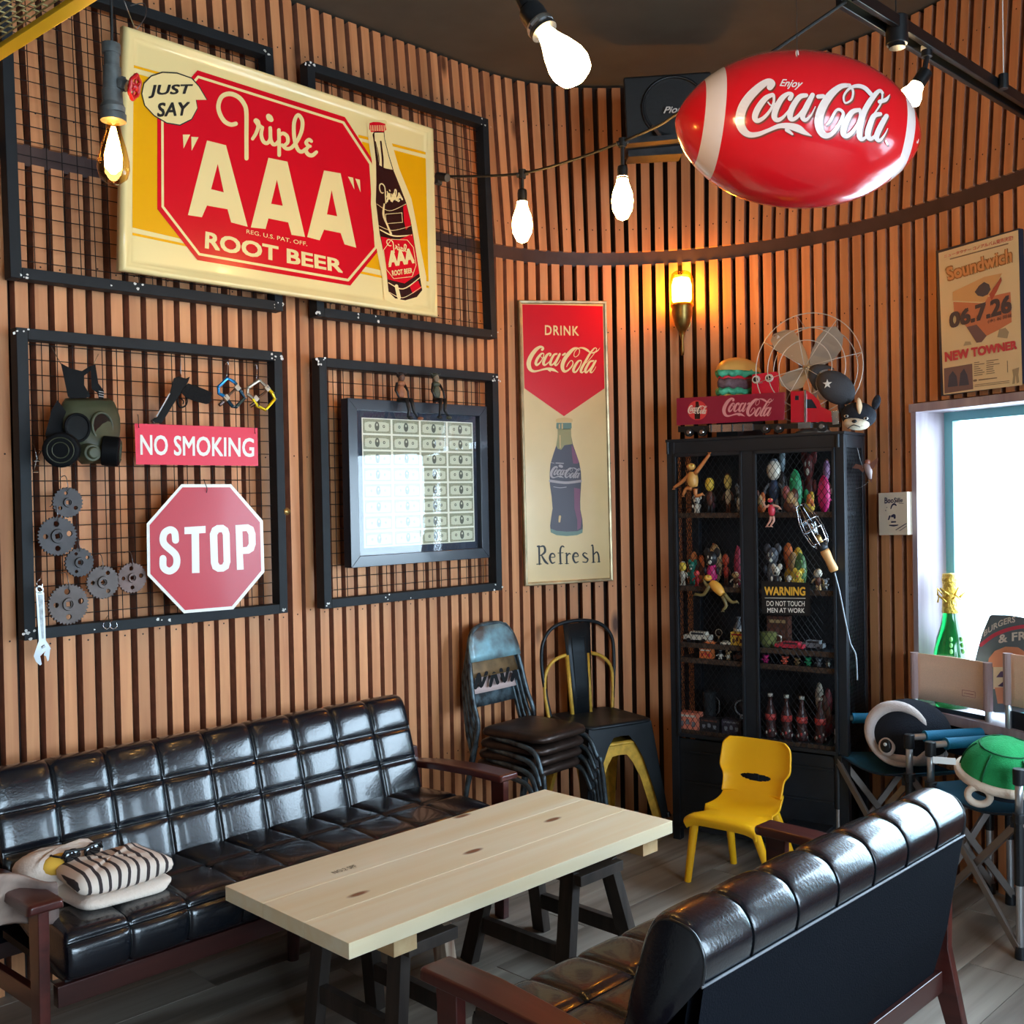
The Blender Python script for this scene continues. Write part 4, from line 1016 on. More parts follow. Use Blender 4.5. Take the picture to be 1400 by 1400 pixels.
# ================================================ LAMPS AND HANGING THINGS
def emis(name, rgb, st):
    return mat(name, rgb, .4, emit=rgb, es=st)
m_bulbglow = emis('filament_glow', (255, 200, 120), 70)
m_bulbglass = thin_glass('amber_bulb_glass', (255, 226, 170), 1.0)
m_gunm = mat('gunmetal_pipe', (92, 94, 92), .5, .35, var=.3, scale=30, bump=.2)
def frame_z(o, d, roll=0):
    """matrix: local +z along d, at o"""
    q = Vector(d).normalized().to_track_quat('Z', 'Y'); return Matrix.Translation(Vector(o)) @ q.to_matrix().to_4x4()
def edison(parent, o, d, L, R, glow=None, frosted=False):
    """squirrel-cage bulb from its cap at o pointing along d"""
    M = frame_z(o, d)
    prof = [(R*.36, 0), (R*.38, L*.06), (R*.5, L*.2), (R*.78, L*.42), (R*.98, L*.64), (R, L*.76), (R*.86, L*.9), (R*.45, L*.985), (0, L)]
    mb = MB(); mb.lathe([(r*.9, z*.98+.001) for r, z in prof[1:]] if False else prof, 24, M)
    if frosted: b = mb.build('bulb', glow, parent, smooth=True)
    else:
        b = mb.build('bulb', m_bulbglass, parent, smooth=True)
        mb = MB(); 
        mb.lathe([(R*.14, L*.1), (R*.34, L*.3), (R*.55, L*.55), (R*.52, L*.74), (R*.16, L*.84)], 14, M); mb.build('glowing_filament', glow or m_bulbglow, b, smooth=True)
    return b
def socket(parent, o, d, L, R, m=m_blackp, nm='socket'):
    M = frame_z(o, d); mb = MB(); mb.lathe([(R*.5, 0), (R*.9, L*.08), (R, L*.3), (R*.95, L*.8), (R*1.06, L*.84), (R*1.06, L)], 20, M); return mb.build(nm, m, parent, smooth=False, bevel=.0008)

# pipe lamp with a red valve wheel, at the left edge of the big sign
DP = 2.25
pl_ = thing('pipe_lamp', 'hanging iron pipe lamp with a red valve wheel and lit amber bulb', 'lamp', tuple(atd(155, 250, DP)), world=True)
P = lambda x, y, d=DP: atd(x, y, d)
mb = MB(); mb.cyl(P(152, 60), P(153, 96), .016, n=16); mb.cyl(P(152, 60), P(152, 74), .019, n=16); mb.cyl(P(153, 92), P(153, 128), .0185, n=16); mb.cyl(P(153, 124), P(154, 142), .021, n=16)
mb.build('pipe', m_gunm, pl_, bevel=.001)
mb = MB(); mb.cyl(P(154, 140), P(154, 148), .02, .026, n=18); mb.cyl(P(154, 148), P(155, 156), .026, .024, n=18); mb.cyl(P(155, 156), P(155, 166), .0265, n=18); mb.build('reducer', m_gunm, pl_, bevel=.001)
mb = MB(); mb.cyl(P(153, 110), P(174, 118), .0125, n=14); mb.cyl(P(164, 114), P(170, 116), .016, n=6); mb.build('branch', m_gunm, pl_, bevel=.001)
c = P(184, 119, DP-.01); ax = (P(184, 119)-P(160, 112)).normalized(); u = ax.orthogonal().normalized(); v = ax.cross(u)
mb = MB(); mb.tube([c+(u*math.cos(a)+v*math.sin(a))*.023*(1+.07*math.cos(6*a)) for a in [2*PI*k/36 for k in range(36)]], .0042, 8, closed=True)
for k in range(6): a = PI/3*k; mb.cyl(c, c+(u*math.cos(a)+v*math.sin(a))*.022, .0028, n=6)
mb.cyl(c-ax*.012, c+ax*.006, .007, n=10); mb.build('valve_wheel', mat('valve_red', (190, 24, 28), .35), pl_, smooth=True)
edison(pl_, P(155, 165), P(155, 200)-P(155, 165)-Vector((0,0,.0)), .132, .033)
mb = MB(); mb.tube([P(153, 60), P(153, 30), P(150, -60)], .003, 6); mb.build('cord', m_cord, pl_)

# big near bulb with its fixture, top centre
DB = 1.75
sl = thing('ceiling_spot_lamp', 'black ceiling lamp holder with a large glowing bulb tilted downwards', 'lamp', tuple(atd(735, 30, DB)), world=True)
a, b = atd(742, 40, DB+.02), atd(792, 108, DB-.01); dd = b-a
edison(sl, a, dd, dd.length*1.0, .034, emis('bulb_white_hot', (255, 214, 146), 34), True)
socket(sl, atd(722, 10, DB+.03), a-atd(722, 10, DB+.03), (a-atd(722, 10, DB+.03)).length*1.12, .022)
mb = MB(); mb.cyl(atd(722, 12, DB+.03), atd(708, -16, DB+.05), .014, n=14); mb.build('neck', m_blackp, sl)
mb = MB(); pz = atd(704, -22, DB+.05); mb.cyl(pz, Vector((pz.x, pz.y, CEIL+.02)), .009, n=10); mb.build('stem', m_blackp, sl)
mb = MB(); M = frame_z(atd(737, 33, DB+.02), dd); mb.lathe([(.0235, 0), (.0245, .004), (.0235, .009)], 20, M); mb.build('clamp_ring', m_chrome, sl)

# suspended lighting track
ZT = 2.66
lt = thing('lighting_track', 'black twin lighting track hanging across the ceiling corner', 'track', tuple(atz(1300, 88, ZT)), world=True)
T0p, T1p = atz(1157, -4, ZT), atz(1440, 172, ZT)
td = (T1p-T0p).normalized(); tn = Vector((-td.y, td.x, 0)).normalized()
m_track = mat('track_black', (30, 30, 32), .3, .4)
for s_ in (-.02, .02):
    mb = MB(); mb.bar(T0p+tn*s_, T1p+tn*s_, .016, .03); mb.build('rail', m_track, lt, bevel=.002)
mb = MB(); mb.bar(T0p+Vector((0,0,.008)), T1p+Vector((0,0,.008)), .03, .004); mb.build('web', mat('track_web', (120, 112, 80), .3, .8), lt)
for x in (1225, 1372):
    c = atz(x, 33 if x == 1225 else 112, ZT)
    mb = MB(); mb.cyl(Vector((c.x, c.y, ZT+.01)), Vector((c.x, c.y, CEIL+.02)), .0016, n=6); mb.build('suspension_wire', m_white if x > 1300 else m_cord, lt)
    mb = MB(); mb.cyl(c-Vector((0,0,.02)), c+Vector((0,0,.022)), .014, n=12); mb.build('hanger_clip', m_blackp, lt, bevel=.001)
ad = thing('track_adapter', 'short black cylinder plugged into the lighting track left of the spotlight', 'adapter', tuple(atz(1224, 36, ZT)), world=True)
c = atz(1226, 34, ZT); mb = MB(); mb.cyl(c+Vector((0,0,.02)), c-Vector((0,0,.05)), .027, n=20); mb.build('body', m_blackp, ad, bevel=.003)
mb = MB(); mb.cyl(c-Vector((0,0,.05)), c-Vector((0,0,.058)), .02, n=20); mb.build('socket_rim', m_track, ad)
tl = thing('track_spotlight', 'small black spotlight with a chrome reflector bulb on the lighting track', 'spotlight', tuple(atz(1266, 65, ZT)), world=True)
c = atz(1267, 62, ZT); d0 = (c-CAM).dot(_Fw)
q = lambda x, y: atd(x, y, d0)
mb = MB(); mb.cyl(q(1267, 63), q(1267, 78), .014, n=14); mb.build('plug', m_blackp, tl, bevel=.001)
mb = MB(); mb.cyl(q(1267, 63), q(1267, 69), .0147, n=14); mb.build('white_ring', m_white, tl)
mb = MB(); mb.tube([q(1267, 78), q(1265, 90), q(1264, 98)], .007, 8); mb.build('knuckle', m_blackp, tl)
mb = MB(); mb.cyl(q(1266, 98), q(1254, 116), .0185, n=18); mb.build('lamp_holder', m_track, tl, bevel=.001)
mb = MB(); M = frame_z(q(1254, 116), q(1240, 140)-q(1254, 116)); mb.lathe([(.018, 0), (.02, .012), (.029, .03), (.031, .045), (.024, .05), (0, .052)], 22, M); mb.build('bulb', emis('spot_glow', (255, 224, 170), 26), tl, smooth=True)

# string of festoon bulbs
fs_ = thing('string_lights', 'black festoon cable with two small lit bulbs drooping across the corner', 'string lights', tuple(atd(713, 240, 3.5)), world=True)
cab = [(596,240,3.55),(640,241,3.5),(713,237,3.4),(785,218,3.25),(852,193,3.1),(900,172,2.95),(925,156,2.85),(990,115,2.7),(1050,75,2.6)]
pp = [tuple(atd(*c)) for c in cab] + [tuple(T0p+Vector((0,0,-.01)))]
mb = MB(); mb.tube(cat_rom(pp, 6), .0042, 7); mb.build('cable', m_cord, fs_, smooth=True)
for (x, y, d, y1, yb, ye) in ((714, 238, 3.4, 258, 276, 333), (851, 195, 3.1, 226, 242, 302)):
    mb = MB(); mb.cyl(atd(x, y-6, d), atd(x, y+6, d), .012, n=10); mb.cyl(atd(x-8, y+2, d), atd(x+8, y-2, d), .008, n=8); tj = mb.build('tee_joint', m_cord, fs_, bevel=.001)
    mb = MB(); mb.tube([atd(x, y+5, d), atd(x, y1+4, d)], .0055, 8); mb.build('drop', m_cord, fs_)
    socket(fs_, atd(x, y1, d), atd(x, yb, d)-atd(x, y1, d), (atd(x, yb+4, d)-atd(x, y1, d)).length, .0155)
    o_ = atd(x, yb, d); e_ = atd(x, ye, d); L = (e_-o_).length
    M = frame_z(o_, e_-o_); R = L*.25
    mb = MB(); mb.lathe([(R*.5, 0), (R*.55, L*.12), (R*.9, L*.36), (R, L*.55), (R*.9, L*.75), (R*.5, L*.94), (0, L)], 20, M); mb.build('bulb', emis('festoon_glow', (255, 192, 104), 46), fs_, smooth=True)
c = atd(602, 243, 3.55)
mb = MB(); mb.cyl(atd(598, 241, 3.55), atd(612, 243, 3.52), .014, n=12); mb.cyl(atd(600, 243, 3.55), atd(599, 252, 3.55), .013, n=12); mb.build('end_socket', m_cord, fs_, bevel=.001)

# inflatable ball
DF = 2.25
FB = thing('inflatable_football', 'red inflatable football with white stripes and cola lettering hanging from the ceiling', 'inflatable ball', tuple(atd(1090, 180, DF)), world=True)
fc = atd(1090, 179, DF)
ea = (atd(1257, 191, DF-.0)-atd(923, 164, DF+.0)); half = ea.length/2; ex = ea.normalized()
eb = (atd(1084, 282, DF)-atd(1094, 75, DF)); rb = eb.length/2*.985; view = (fc-CAM).normalized()
ey = view - ex*view.dot(ex); ey.normalize(); ez = ex.cross(ey)
def foot(u, v):   # u -1..1 along, v angle round
    r = rb*max(0, 1-abs(u)**2.15)**.62
    # slight gathered crease near the seam
    r *= 1 + .008*math.sin(u*60)*max(0, 1-abs(u))*math.exp(-((v-1.25)/.35)**2)
    return r
NU, NV = 90, 72
def fb_pt(u, v, l=0.0):
    r = foot(u, v)+l; return fc + ex*(half*u) + (ez*math.cos(v) - ey*math.sin(v))*r
m_fred = mat('inflated_red_vinyl', (232, 22, 32), .2, coat=.6); m_fwh = mat('inflated_white_vinyl', (246, 222, 212), .25, coat=.5)
rows = []; us = [-math.cos(PI*i/NU) for i in range(NU+1)]
mb = MB()
vs = []
for u in us:
    for j in range(NV): vs.append(fb_pt(u, 2*PI*j/NV))
mb.v = [tuple(v) for v in vs]
for i in range(NU):
    um = (us[i]+us[i+1])/2; mi = 1 if (-.80 < um < -.665 or .76 < um < .865) else 0
    for j in range(NV): mb.f.append((i*NV+j, i*NV+(j+1) % NV, (i+1)*NV+(j+1) % NV, (i+1)*NV+j)); mb.m.append(mi)
mb.build('vinyl_skin', [m_fred, m_fwh], FB, smooth=True)
def FS(x, y, l=0.0):
    """picture ray onto the ball's skin"""
    r = ray(x, y); lo = None; t0 = (fc-CAM).length/r.length
    prev = None; t = t0-.22/r.length
    best = None
    for k in range(260):
        p = CAM+r*t; d = p-fc; u = d.dot(ex)/half; w_ = d-ex*d.dot(ex)
        rr = rb*max(0, 1-abs(u)**2.15)**.62 + l if abs(u) < 1 else 0
        g = w_.length-rr
        if best is None or g < best[0]: best = (g, p)
        if g < 0:
            return p
        t += max(g*.6, .0004)
    return best[1]
mb = MB(); NQ = lambda x, y: (x, y)
cq = ((1008.5, 110), (1217, 112), (1211, 200), (1004, 190))
f_ = lambda x, y: (990+x/5.833, 90+y/5.833)
COCAF = [[(365,170,60),(385,140,56),(350,125,58),(280,170,74),(200,250,84),(145,340,88),(125,440,86),(150,510,76),(200,548,56),(270,545,44),(350,515,36),(440,480,44),(520,480,60),(590,500,70),(640,530,44),(695,558,8)],[(500,510,40),(545,545,20)],
 [(385,230,36),(330,260,52),(270,340,60),(245,410,56),(268,438,44),(320,410,34),(370,350,26),(395,290,24),(395,240,28),(385,230,36)],[(350,290,14),(375,315,14),(410,300,14)],
 [(525,262,44),(540,230,36),(510,222,36),(460,260,52),(415,340,58),(400,405,54),(425,432,44),(470,410,30),(520,350,16)],
 [(655,235,38),(600,250,50),(545,330,56),(525,400,54),(545,428,40),(590,400,32),(640,330,20),(670,270,18)],[(705,232,44),(660,320,56),(625,400,52),(650,432,36),(695,390,18),(728,325,8)],
 [(750,245,40),(790,242,40)],
 [(1000,155,34),(930,165,52),(850,230,72),(785,330,80),(755,430,80),(765,510,72),(805,555,58),(860,540,44),(920,460,36),(950,385,30),(925,350,28),(890,360,26),(845,440,26),(815,470,14)],
 [(1000,155,26),(1028,200,22),(1015,270,20),(965,295,18),(955,240,20),(1000,180,26),(1060,160,36),(1120,175,40),(1170,225,40)],
 [(1080,350,34),(1020,370,50),(970,450,58),(950,530,58),(975,560,46),(1020,530,36),(1065,460,26),(1085,390,24),(1080,350,34)],
 [(1262,215,30),(1235,200,36),(1180,260,52),(1120,360,56),(1085,470,58),(1080,560,52),(1105,585,36),(1150,550,18)],[(1322,228,6),(1290,270,36),(1240,285,38)],[(1262,215,18),(1250,300,18),(1170,420,14)],
 [(1245,385,38),(1195,400,50),(1160,480,56),(1145,550,56),(1170,582,40),(1210,550,28),(1250,480,20),(1265,420,18)],[(1295,400,44),(1250,480,54),(1215,565,52),(1240,595,32),(1280,550,16),(1305,500,8)],[(1290,600,20),(1302,625,20)]]
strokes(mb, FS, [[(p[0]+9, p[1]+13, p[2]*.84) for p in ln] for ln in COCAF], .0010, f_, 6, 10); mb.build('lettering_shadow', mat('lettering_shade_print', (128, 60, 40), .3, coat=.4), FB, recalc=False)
mb = MB(); strokes(mb, FS, [[(a, b, c*.84) for a, b, c in ln] for ln in COCAF], .0022, f_, 6, 10); textq(mb, FS, 'Enjoy', [(1068,108),(1099,109.5),(1094,123.5),(1065,120.5)], .0022, offset=.02, shear=.25); mb.build('lettering', m_fwh, FB, recalc=False)
for x, y in ((1090, 72), (1254, 190)):
    mb = MB(); p = FS(x, y+4, 0); mb.tube([p+Vector((.004*math.cos(a), 0, .004+.006*math.sin(a))) for a in [2*PI*k/12 for k in range(12)]], .0014, 6, closed=True); mb.build('hanging_tab', m_fwh, FB)
mb = MB(); p = FS(1090, 78, 0); mb.tube([p, Vector((p.x, p.y, CEIL+.02))], .0007, 5); mb.build('thread', m_cord, FB)

# loudspeaker under the ceiling
spk = thing('loudspeaker', 'black loudspeaker on a bracket high in the curved corner, partly behind the ball', 'loudspeaker', tuple(atd(900, 205, 4.45)), world=True)
D1 = 4.42; fp = lambda x, y, l=0: atd(x, y, D1-l)
m_spk = mat('speaker_box', (30, 31, 32), .55, bump=.1, scale=50)
mb = MB(); A4 = [(852, 106), (972, 98), (972, 196), (857, 204)]
mb.add([fp(*c) for c in A4]+[fp(*c)+ (fp(912,150)-CAM).normalized()*.24 for c in A4], [(0,1,2,3),(7,6,5,4),(0,4,5,1),(1,5,6,2),(2,6,7,3),(3,7,4,0)]); bx_ = mb.build('cabinet', m_spk, spk, bevel=.008)
mb = MB(); rim = [fp(922+44*math.cos(a), 147+42*math.sin(a), .004) for a in [2*PI*k/32 for k in range(32)]]; mb.tube(rim, .006, 6, closed=True); mb.build('woofer_ring', m_blackp, bx_, smooth=True)
mb = MB(); c = fp(922, 147, -.03); mb.add([c]+rim, [(0, 1+k, 1+(k+1) % 32) for k in range(32)]); mb.build('woofer_cone', mat('cone', (20, 20, 21), .7), bx_, smooth=True)
mb = MB(); textq(mb, fp, 'Pioneer', [(908,146),(955,143),(954,153),(907,155)], .022, offset=.02, shear=.3); mb.build('lettering', mat('logo_silver', (215, 210, 205), .4), spk, recalc=False)
mb = MB()
mb.bar(fp(853, 204, .04), fp(940, 196, .04), .2, .02); mb.build('shelf_plate', m_black, spk)
mb = MB(); mb.bar(fp(893, 172, .02), fp(906, 190, .05), .012, .012); mb.bar(fp(890, 190, .02), fp(914, 190, .06), .01, .006); mb.build('bracket', m_steel, spk)
mb = MB(); mb.bar(fp(857, 211, 0), fp(930, 207, 0), .1, .05); mb.build('support_box', m_black, spk)

# wall sconce
tS, zS = pathhit(934, 430); pS, TS, nS_ = wp(tS)
base = Vector((pS.x, pS.y, 0)) - Vector((nS_.x, nS_.y, 0))*.07
sc_ = thing('wall_sconce', 'lit brass wall sconce with a glass cylinder shade on the slats', 'wall lamp', (base.x, base.y, zS-.1))
sc_.rotation_euler = (0, 0, math.atan2(TS.y, TS.x))
pxm = (base-CAM).dot(_Fw)/F     # metres per pixel there
zc = lambda y: (atd(934, y, (base-CAM).dot(_Fw))).z-(zS-.1)
m_brass = mat('aged_brass', (148, 118, 62), .32, .85, var=.25, scale=20)
mb = MB(); mb.lathe([(.016, zc(455)), (.034, zc(446)), (.047, zc(430)), (.045, zc(424)), (.05, zc(421)), (.05, zc(417))], 24); mb.build('cup', m_brass, sc_, smooth=True)
mb = MB(); mb.lathe([(.052, zc(421)), (.053, zc(400)), (.052, zc(385)), (.045, zc(377)), (.034, zc(374))], 24); mb.build('glass_shade', thin_glass('shade_glass', (255, 214, 130), 1.0), sc_, smooth=True)
mb = MB(); mb.lathe([(.03, zc(419)), (.044, zc(412)), (.045, zc(392)), (.036, zc(383)), (0, zc(380))], 22); mb.build('bulb', emis('sconce_glow', (255, 200, 100), 46), sc_, smooth=True)
mb = MB(); mb.lathe([(.006, zc(487)), (.008, zc(480)), (.005, zc(468)), (.009, zc(462)), (.016, zc(455))], 12); mb.build('finial', m_brass, sc_, smooth=True)
mb = MB(); mb.cyl((0, .0, zc(440)), (0, .07, zc(440)), .009, n=10); mb.lathe([(.035, 0), (.035, .008), (.02, .014)], 20, Matrix.Translation((0, .068, zc(440))) @ Matrix.Rotation(PI/2, 4, 'X')); mb.build('wall_mount', m_brass, sc_)

# yellow rack of expanded metal, top left
ZY = 2.32
yr = thing('yellow_rack', 'yellow steel ceiling rack edge with expanded metal mesh, top left', 'rack', tuple(atz(50, 40, ZY)), world=True)
ya, yb = atz(-30, 90, ZY), atz(150, -25, ZY); yd = (yb-ya).normalized(); yn = Vector((yd.y, -yd.x, 0))
if (yn.dot(CAM-ya)) < 0: yn = -yn
mb = MB(); mb.bar(ya-Vector((0,0,-.0)), yb, .004, .03, up=(0,0,1)); mb.build('edge_bar', mat('yellow_paint', (240, 184, 20), .4), yr, bevel=.001)
mb = MB(); mb.bar(ya+yn*.012+Vector((0,0,-.014)), yb+yn*.012+Vector((0,0,-.014)), .024, .003); mb.build('flange', mat('yellow_paint', (240, 184, 20), .4), yr)
mb = MB(); Ly = (yb-ya).length; nrow = 16; sx = .03; 
for r_ in range(nrow):
    y0 = .026+r_*.012
    k = 0; x = (sx/2 if r_ % 2 else 0)
    while x < Ly:
        p = ya+yd*x+yn*y0; mb.bar(p, p+yn*.012, .0022, .0022); x += sx
    for z in (0,): mb.bar(ya+yn*y0, yb+yn*y0, .002, .002)
mb.build('expanded_metal', mat('mesh_cream', (196, 176, 120), .45, .4), yr, kind='stuff')

# ================================================ POSTER, SMALL CANVAS
tP = pathhit(1340, 430); pP, TP, nP = wp(tP[0])
pa_, _, _ = wp(pathhit(1285, 440)[0], -.02); pb_, _, _ = wp(pathhit(1399, 420)[0], -.02)
PS = plane((pa_.x, pa_.y, 2), (-(pb_-pa_).y, (pb_-pa_).x, 0))
po = thing('poster', 'framed music event poster reading Soundwich, 06.7.26, above the window', 'poster', tuple(PS(1290, 545)), world=True)
pc = [(1282, 343.5), (1395.5, 312.5), (1401, 524), (1289, 541.5)]
mb = MB(); V0 = [PS(*c) for c in pc]; nP_ = PS.n
mb.add([v+nP_*.010 for v in V0]+[v-nP_*.012 for v in V0], [(0,1,2,3),(7,6,5,4),(0,4,5,1),(1,5,6,2),(2,6,7,3),(3,7,4,0)]); mb.build('frame', mat('poster_frame', (44, 46, 60), .4), po)
ga = lambda x, y: (1270+x/5.833, 310+y/5.833)
m_paper = mat('poster_paper', (240, 218, 170), .35, coat=.3)
L0 = .0105
mb = MB(); polyp(mb, PS, [ga(76,210), ga(712,25), ga(745,1262), ga(116,1340)], L0); mb.build('paper', m_paper, po, recalc=False)
def art(poly, c, l, nm='picture', tf=ga):
    m = MB(); 
    for q_ in (poly if isinstance(poly[0][0], (list, tuple)) else [poly]): polyp(m, PS, q_, L0+l, tf=tf)
    return m.build(nm, mat('pr_%d_%d_%d' % c, c, .5), po, recalc=False)
art([(190,520),(440,400),(585,370),(480,540),(460,580),(440,600),(190,590)], (226, 178, 120), .0008, 'bread_slice_print')
art([(195,600),(440,610),(470,560),(650,520),(660,760),(560,820),(440,880),(300,800),(200,680)], (214, 132, 96), .0006, 'filling_print')
art([(300,800),(380,780),(460,870),(420,920),(380,925)], (118, 92, 96), .0010, 'shadow_print')
art([(480,540),(575,400),(580,430),(545,510),(500,590)], (186, 84, 70), .0010, 'tomato_print')
art([(400,470),(440,440),(480,460),(492,500),(470,540),(430,558),(390,550),(365,520)], (66, 72, 88), .0012, 'berry_print')
art([(545,880),(560,820),(610,805),(638,840),(625,890)], (170, 158, 130), .0010, 'stone_print')
art([(275,950),(290,915),(330,915),(340,940)], (186, 168, 130), .0010, 'stone_print')
art([(120,1130),(345,1092),(352,1295),(125,1330)], (132, 104, 100), .0010, 'photo_print')
art([[(150,1280),(160,1190),(190,1150),(220,1190),(230,1270)],[(240,1270),(250,1170),(280,1130),(305,1180),(320,1260)]], (72, 78, 96), .0014, 'photo_print')
art([(665,1140),(720,1120),(712,1180),(720,1240),(700,1250),(690,1180),(685,1250),(665,1255),(672,1190)], (176, 160, 126), .0010, 'figure_print')
mb = MB(); textq(mb, PS, 'Soundwich', [ga(128,322), ga(665,160), ga(668,285), ga(150,440)], L0+.0016, offset=.09); mb.build('title_lettering', mat('pr_title', (170, 112, 62), .5), po, recalc=False)
mb = MB(); textq(mb, PS, 'Soundwich', [ga(134,330), ga(660,168), ga(662,278), ga(154,430)], L0+.0022, offset=.035); mb.build('title_lettering', mat('pr_title2', (226, 160, 102), .5), po, recalc=False)
mb = MB()
def slab_digits(s, q_): textq(mb, PS, s, q_, L0+.0020, offset=.05)
slab_digits('06.7.26', [ga(160,690), ga(655,535), ga(662,680), ga(162,815)])
textq(mb, PS, '(水) 祝 開催', [ga(470,740), ga(660,690), ga(662,725), ga(470,775)], L0+.0018)
mb.build('date_lettering', mat('pr_ink', (72, 66, 78), .5), po, recalc=False)
mb = MB(); textq(mb, PS, 'NEW TOWNER', [ga(124,1000), ga(700,905), ga(705,975), ga(128,1080)], L0+.0020, offset=.06)
textq(mb, PS, 'ニュータウナー コノアルバム発売決定!', [ga(120,225), ga(668,68), ga(670,105), ga(120,250)], L0+.0014, offset=.012)
mb.build('red_lettering', mat('pr_red', (216, 72, 82), .5), po, recalc=False)
mb = MB()
for k in range(7):
    mb_y = 1085+k*17
    for x0_, x1_ in ((362, 362+random.randint(30, 80)), (460, 460+random.randint(30, 110))):
        strokes(mb, PS, [[(x0_, mb_y-(x0_-360)*.14, 6), (x1_, mb_y-(x1_-360)*.14, 6)]], L0+.0012, ga)
strokes(mb, PS, [[(170,258,9),(630,135,9)],[(360,1228,16),(375,1225,18)],[(400,1222,10),(540,1205,8)],[(365,1262,4),(640,1228,4)],[(365,1275,4),(640,1242,4)],[(625,1070,5),(628,1160,5)]], L0+.0012, ga)
mb.build('small_print', mat('pr_small', (140, 118, 96), .6), po, recalc=False)

tC = pathhit(1222, 700)[0]; pC, TC, nC = wp(tC, -.045)
CSf = plane((pC.x, pC.y, 1.4), (nC.x, nC.y, 0)); gb = lambda x, y: (1190+x/17.5, 660+y/17.5)
cv = thing('small_canvas', 'small cream canvas with a hand-drawn doodle beside the window', 'canvas', tuple(CSf(1222, 731)), world=True)
C4 = [gb(195,250), gb(875,215), gb(890,1245), gb(210,1255)]
mb = MB(); V0 = [CSf(*c) for c in C4]; dN = Vector((nC.x, nC.y, 0))*.042
mb.add(V0+[v+dN for v in V0], [(0,1,2,3),(7,6,5,4),(0,4,5,1),(1,5,6,2),(2,6,7,3),(3,7,4,0)]); mb.build('canvas', mat('canvas_cream', (226, 212, 190), .8), cv)
mb = MB(); textq(mb, CSf, 'BooSille', [gb(330,350), gb(775,360), gb(770,460), gb(340,500)], .0012, offset=.02, shear=.1)
strokes(mb, CSf, [[(490,620,20),(520,540,34),(570,510,44),(615,540,30)],[(435,880,30),(465,800,40)],[(520,800,60),(570,780,60),(580,840,50)],[(510,940,40),(600,935,34)],[(460,1018,26),(560,1025,44),(660,1012,22)],[(610,1130,16),(860,975,18)],[(700,1150,12),(860,1040,12)],[(680,490,10),(790,495,10)],[(390,590,16),(396,594,16)],[(360,660,16),(372,668,16)]], .0012, gb)
mb.build('doodle_lettering', mat('canvas_ink', (56, 58, 88), .6), cv, recalc=False)
# ================================================ DISPLAY CABINET AGAINST THE CURVED WALL
CO = Vector((3.76, 2.80, 0)); cu = Vector((.173, -.985, 0)).normalized(); cw_ = Vector((.985, .173, 0)).normalized()
CW, CH, CD = .765, 1.712, .27
CZ = math.atan2(cu.y, cu.x)
def CL(u, d, z): return CO + cu*u + cw_*d + Vector((0, 0, z))    # u along the front, d back from it
def cpx(x, y, d=0.0):
    """point at picture position on a plane d behind the cabinet's front; returns local (u, d, z)"""
    p = plane(CO+cw_*d, cw_)(x, y); q = p-CO; return q.dot(cu), d, q.z
cab = thing('display_cabinet', 'tall black iron cabinet with expanded metal doors, crowded with toys', 'cabinet', tuple(CO), CZ)
# in the cabinet's own axes: +x along the front, -y is forward, so depth d -> +y needs care
LX = lambda u, d, z: (u, d, z)
m_cab = mat('cabinet_iron', (34, 38, 44), .45, .3, var=.15, scale=12, bump=.1)
_m = Matrix.Rotation(-CZ, 3, 'Z'); dsg = 1 if (_m @ cw_).y > 0 else -1
def cb(nm, u0, u1, d0, d1, z0, z1, par=cab, m=None, bev=.0015, **k):
    mb = MB(); mb.box(((u0+u1)/2, dsg*(d0+d1)/2, (z0+z1)/2), (abs(u1-u0), abs(d1-d0), abs(z1-z0))); return mb.build(nm, m or m_cab, par, bevel=bev, **k)
for u in (0, CW-.035):
    for d in (0, CD-.035): cb('corner_post', u, u+.035, d, d+.035, 0, CH)
cb('top_panel', -.004, CW+.004, -.004, CD, CH, CH+.012)
cb('top_rail', .035, CW-.035, .0, .03, CH-.05, CH); cb('bottom_panel', .0, CW, 0, CD, .05, .07)
cb('back_panel', .03, CW-.03, CD-.006, CD-.002, .05, CH, m=mat('cabinet_back', (24, 22, 24), .8))
for z in (1.405, 1.093, .85, .785, .475):
    sh = cb('shelf', .03, CW-.03, .02, CD-.01, z-.014, z, bev=0)
    cb('shelf_lip', .03, CW-.03, .016, .02, z-.018, z+.003, par=sh, m=mat('shelf_lip', (84, 66, 54), .6, .4, var=.4, scale=60), bev=0)
cb('lower_panel', .035, CW-.035, .006, .012, .07, .44)
for z in (.12, .25, .38): cb('panel_rib', .06, CW-.06, .0, .008, z, z+.012)
# doors with diamond mesh
m_exp = mat('expanded_metal_black', (30, 32, 36), .45, .5)
def diamonds(par, f, u0, u1, z0, z1, du=.0125, dz=.0175, r=.0012, mt=m_exp):
    mb = MB(); W_, H_ = u1-u0, z1-z0; sl = dz/du
    n = int((W_*sl+H_)/(dz*2))+2
    for s_ in (1, -1):
        for k in range(-2, n+1):
            c = k*dz*2
            # line: z = c + s*sl*(u) (s=1 from left, s=-1 from right), clipped
            pts = []
            for uu in (0, W_):
                zz = c - (sl*uu if s_ == 1 else sl*(W_-uu)); pts.append((uu, zz))
            (ua, za), (ub, zb) = pts
            if abs(zb-za) < 1e-9: continue
            def at(z): return ua+(ub-ua)*(z-za)/(zb-za)
            lo, hi = sorted((za, zb)); lo = max(lo, 0); hi = min(hi, H_)
            if hi <= lo: continue
            a = f(u0+at(lo), z0+lo); b = f(u0+at(hi), z0+hi); mb.cyl(a, b, r, n=3, cap=False)
    mb.build('diamond_mesh', mt, par, kind='stuff', recalc=False)
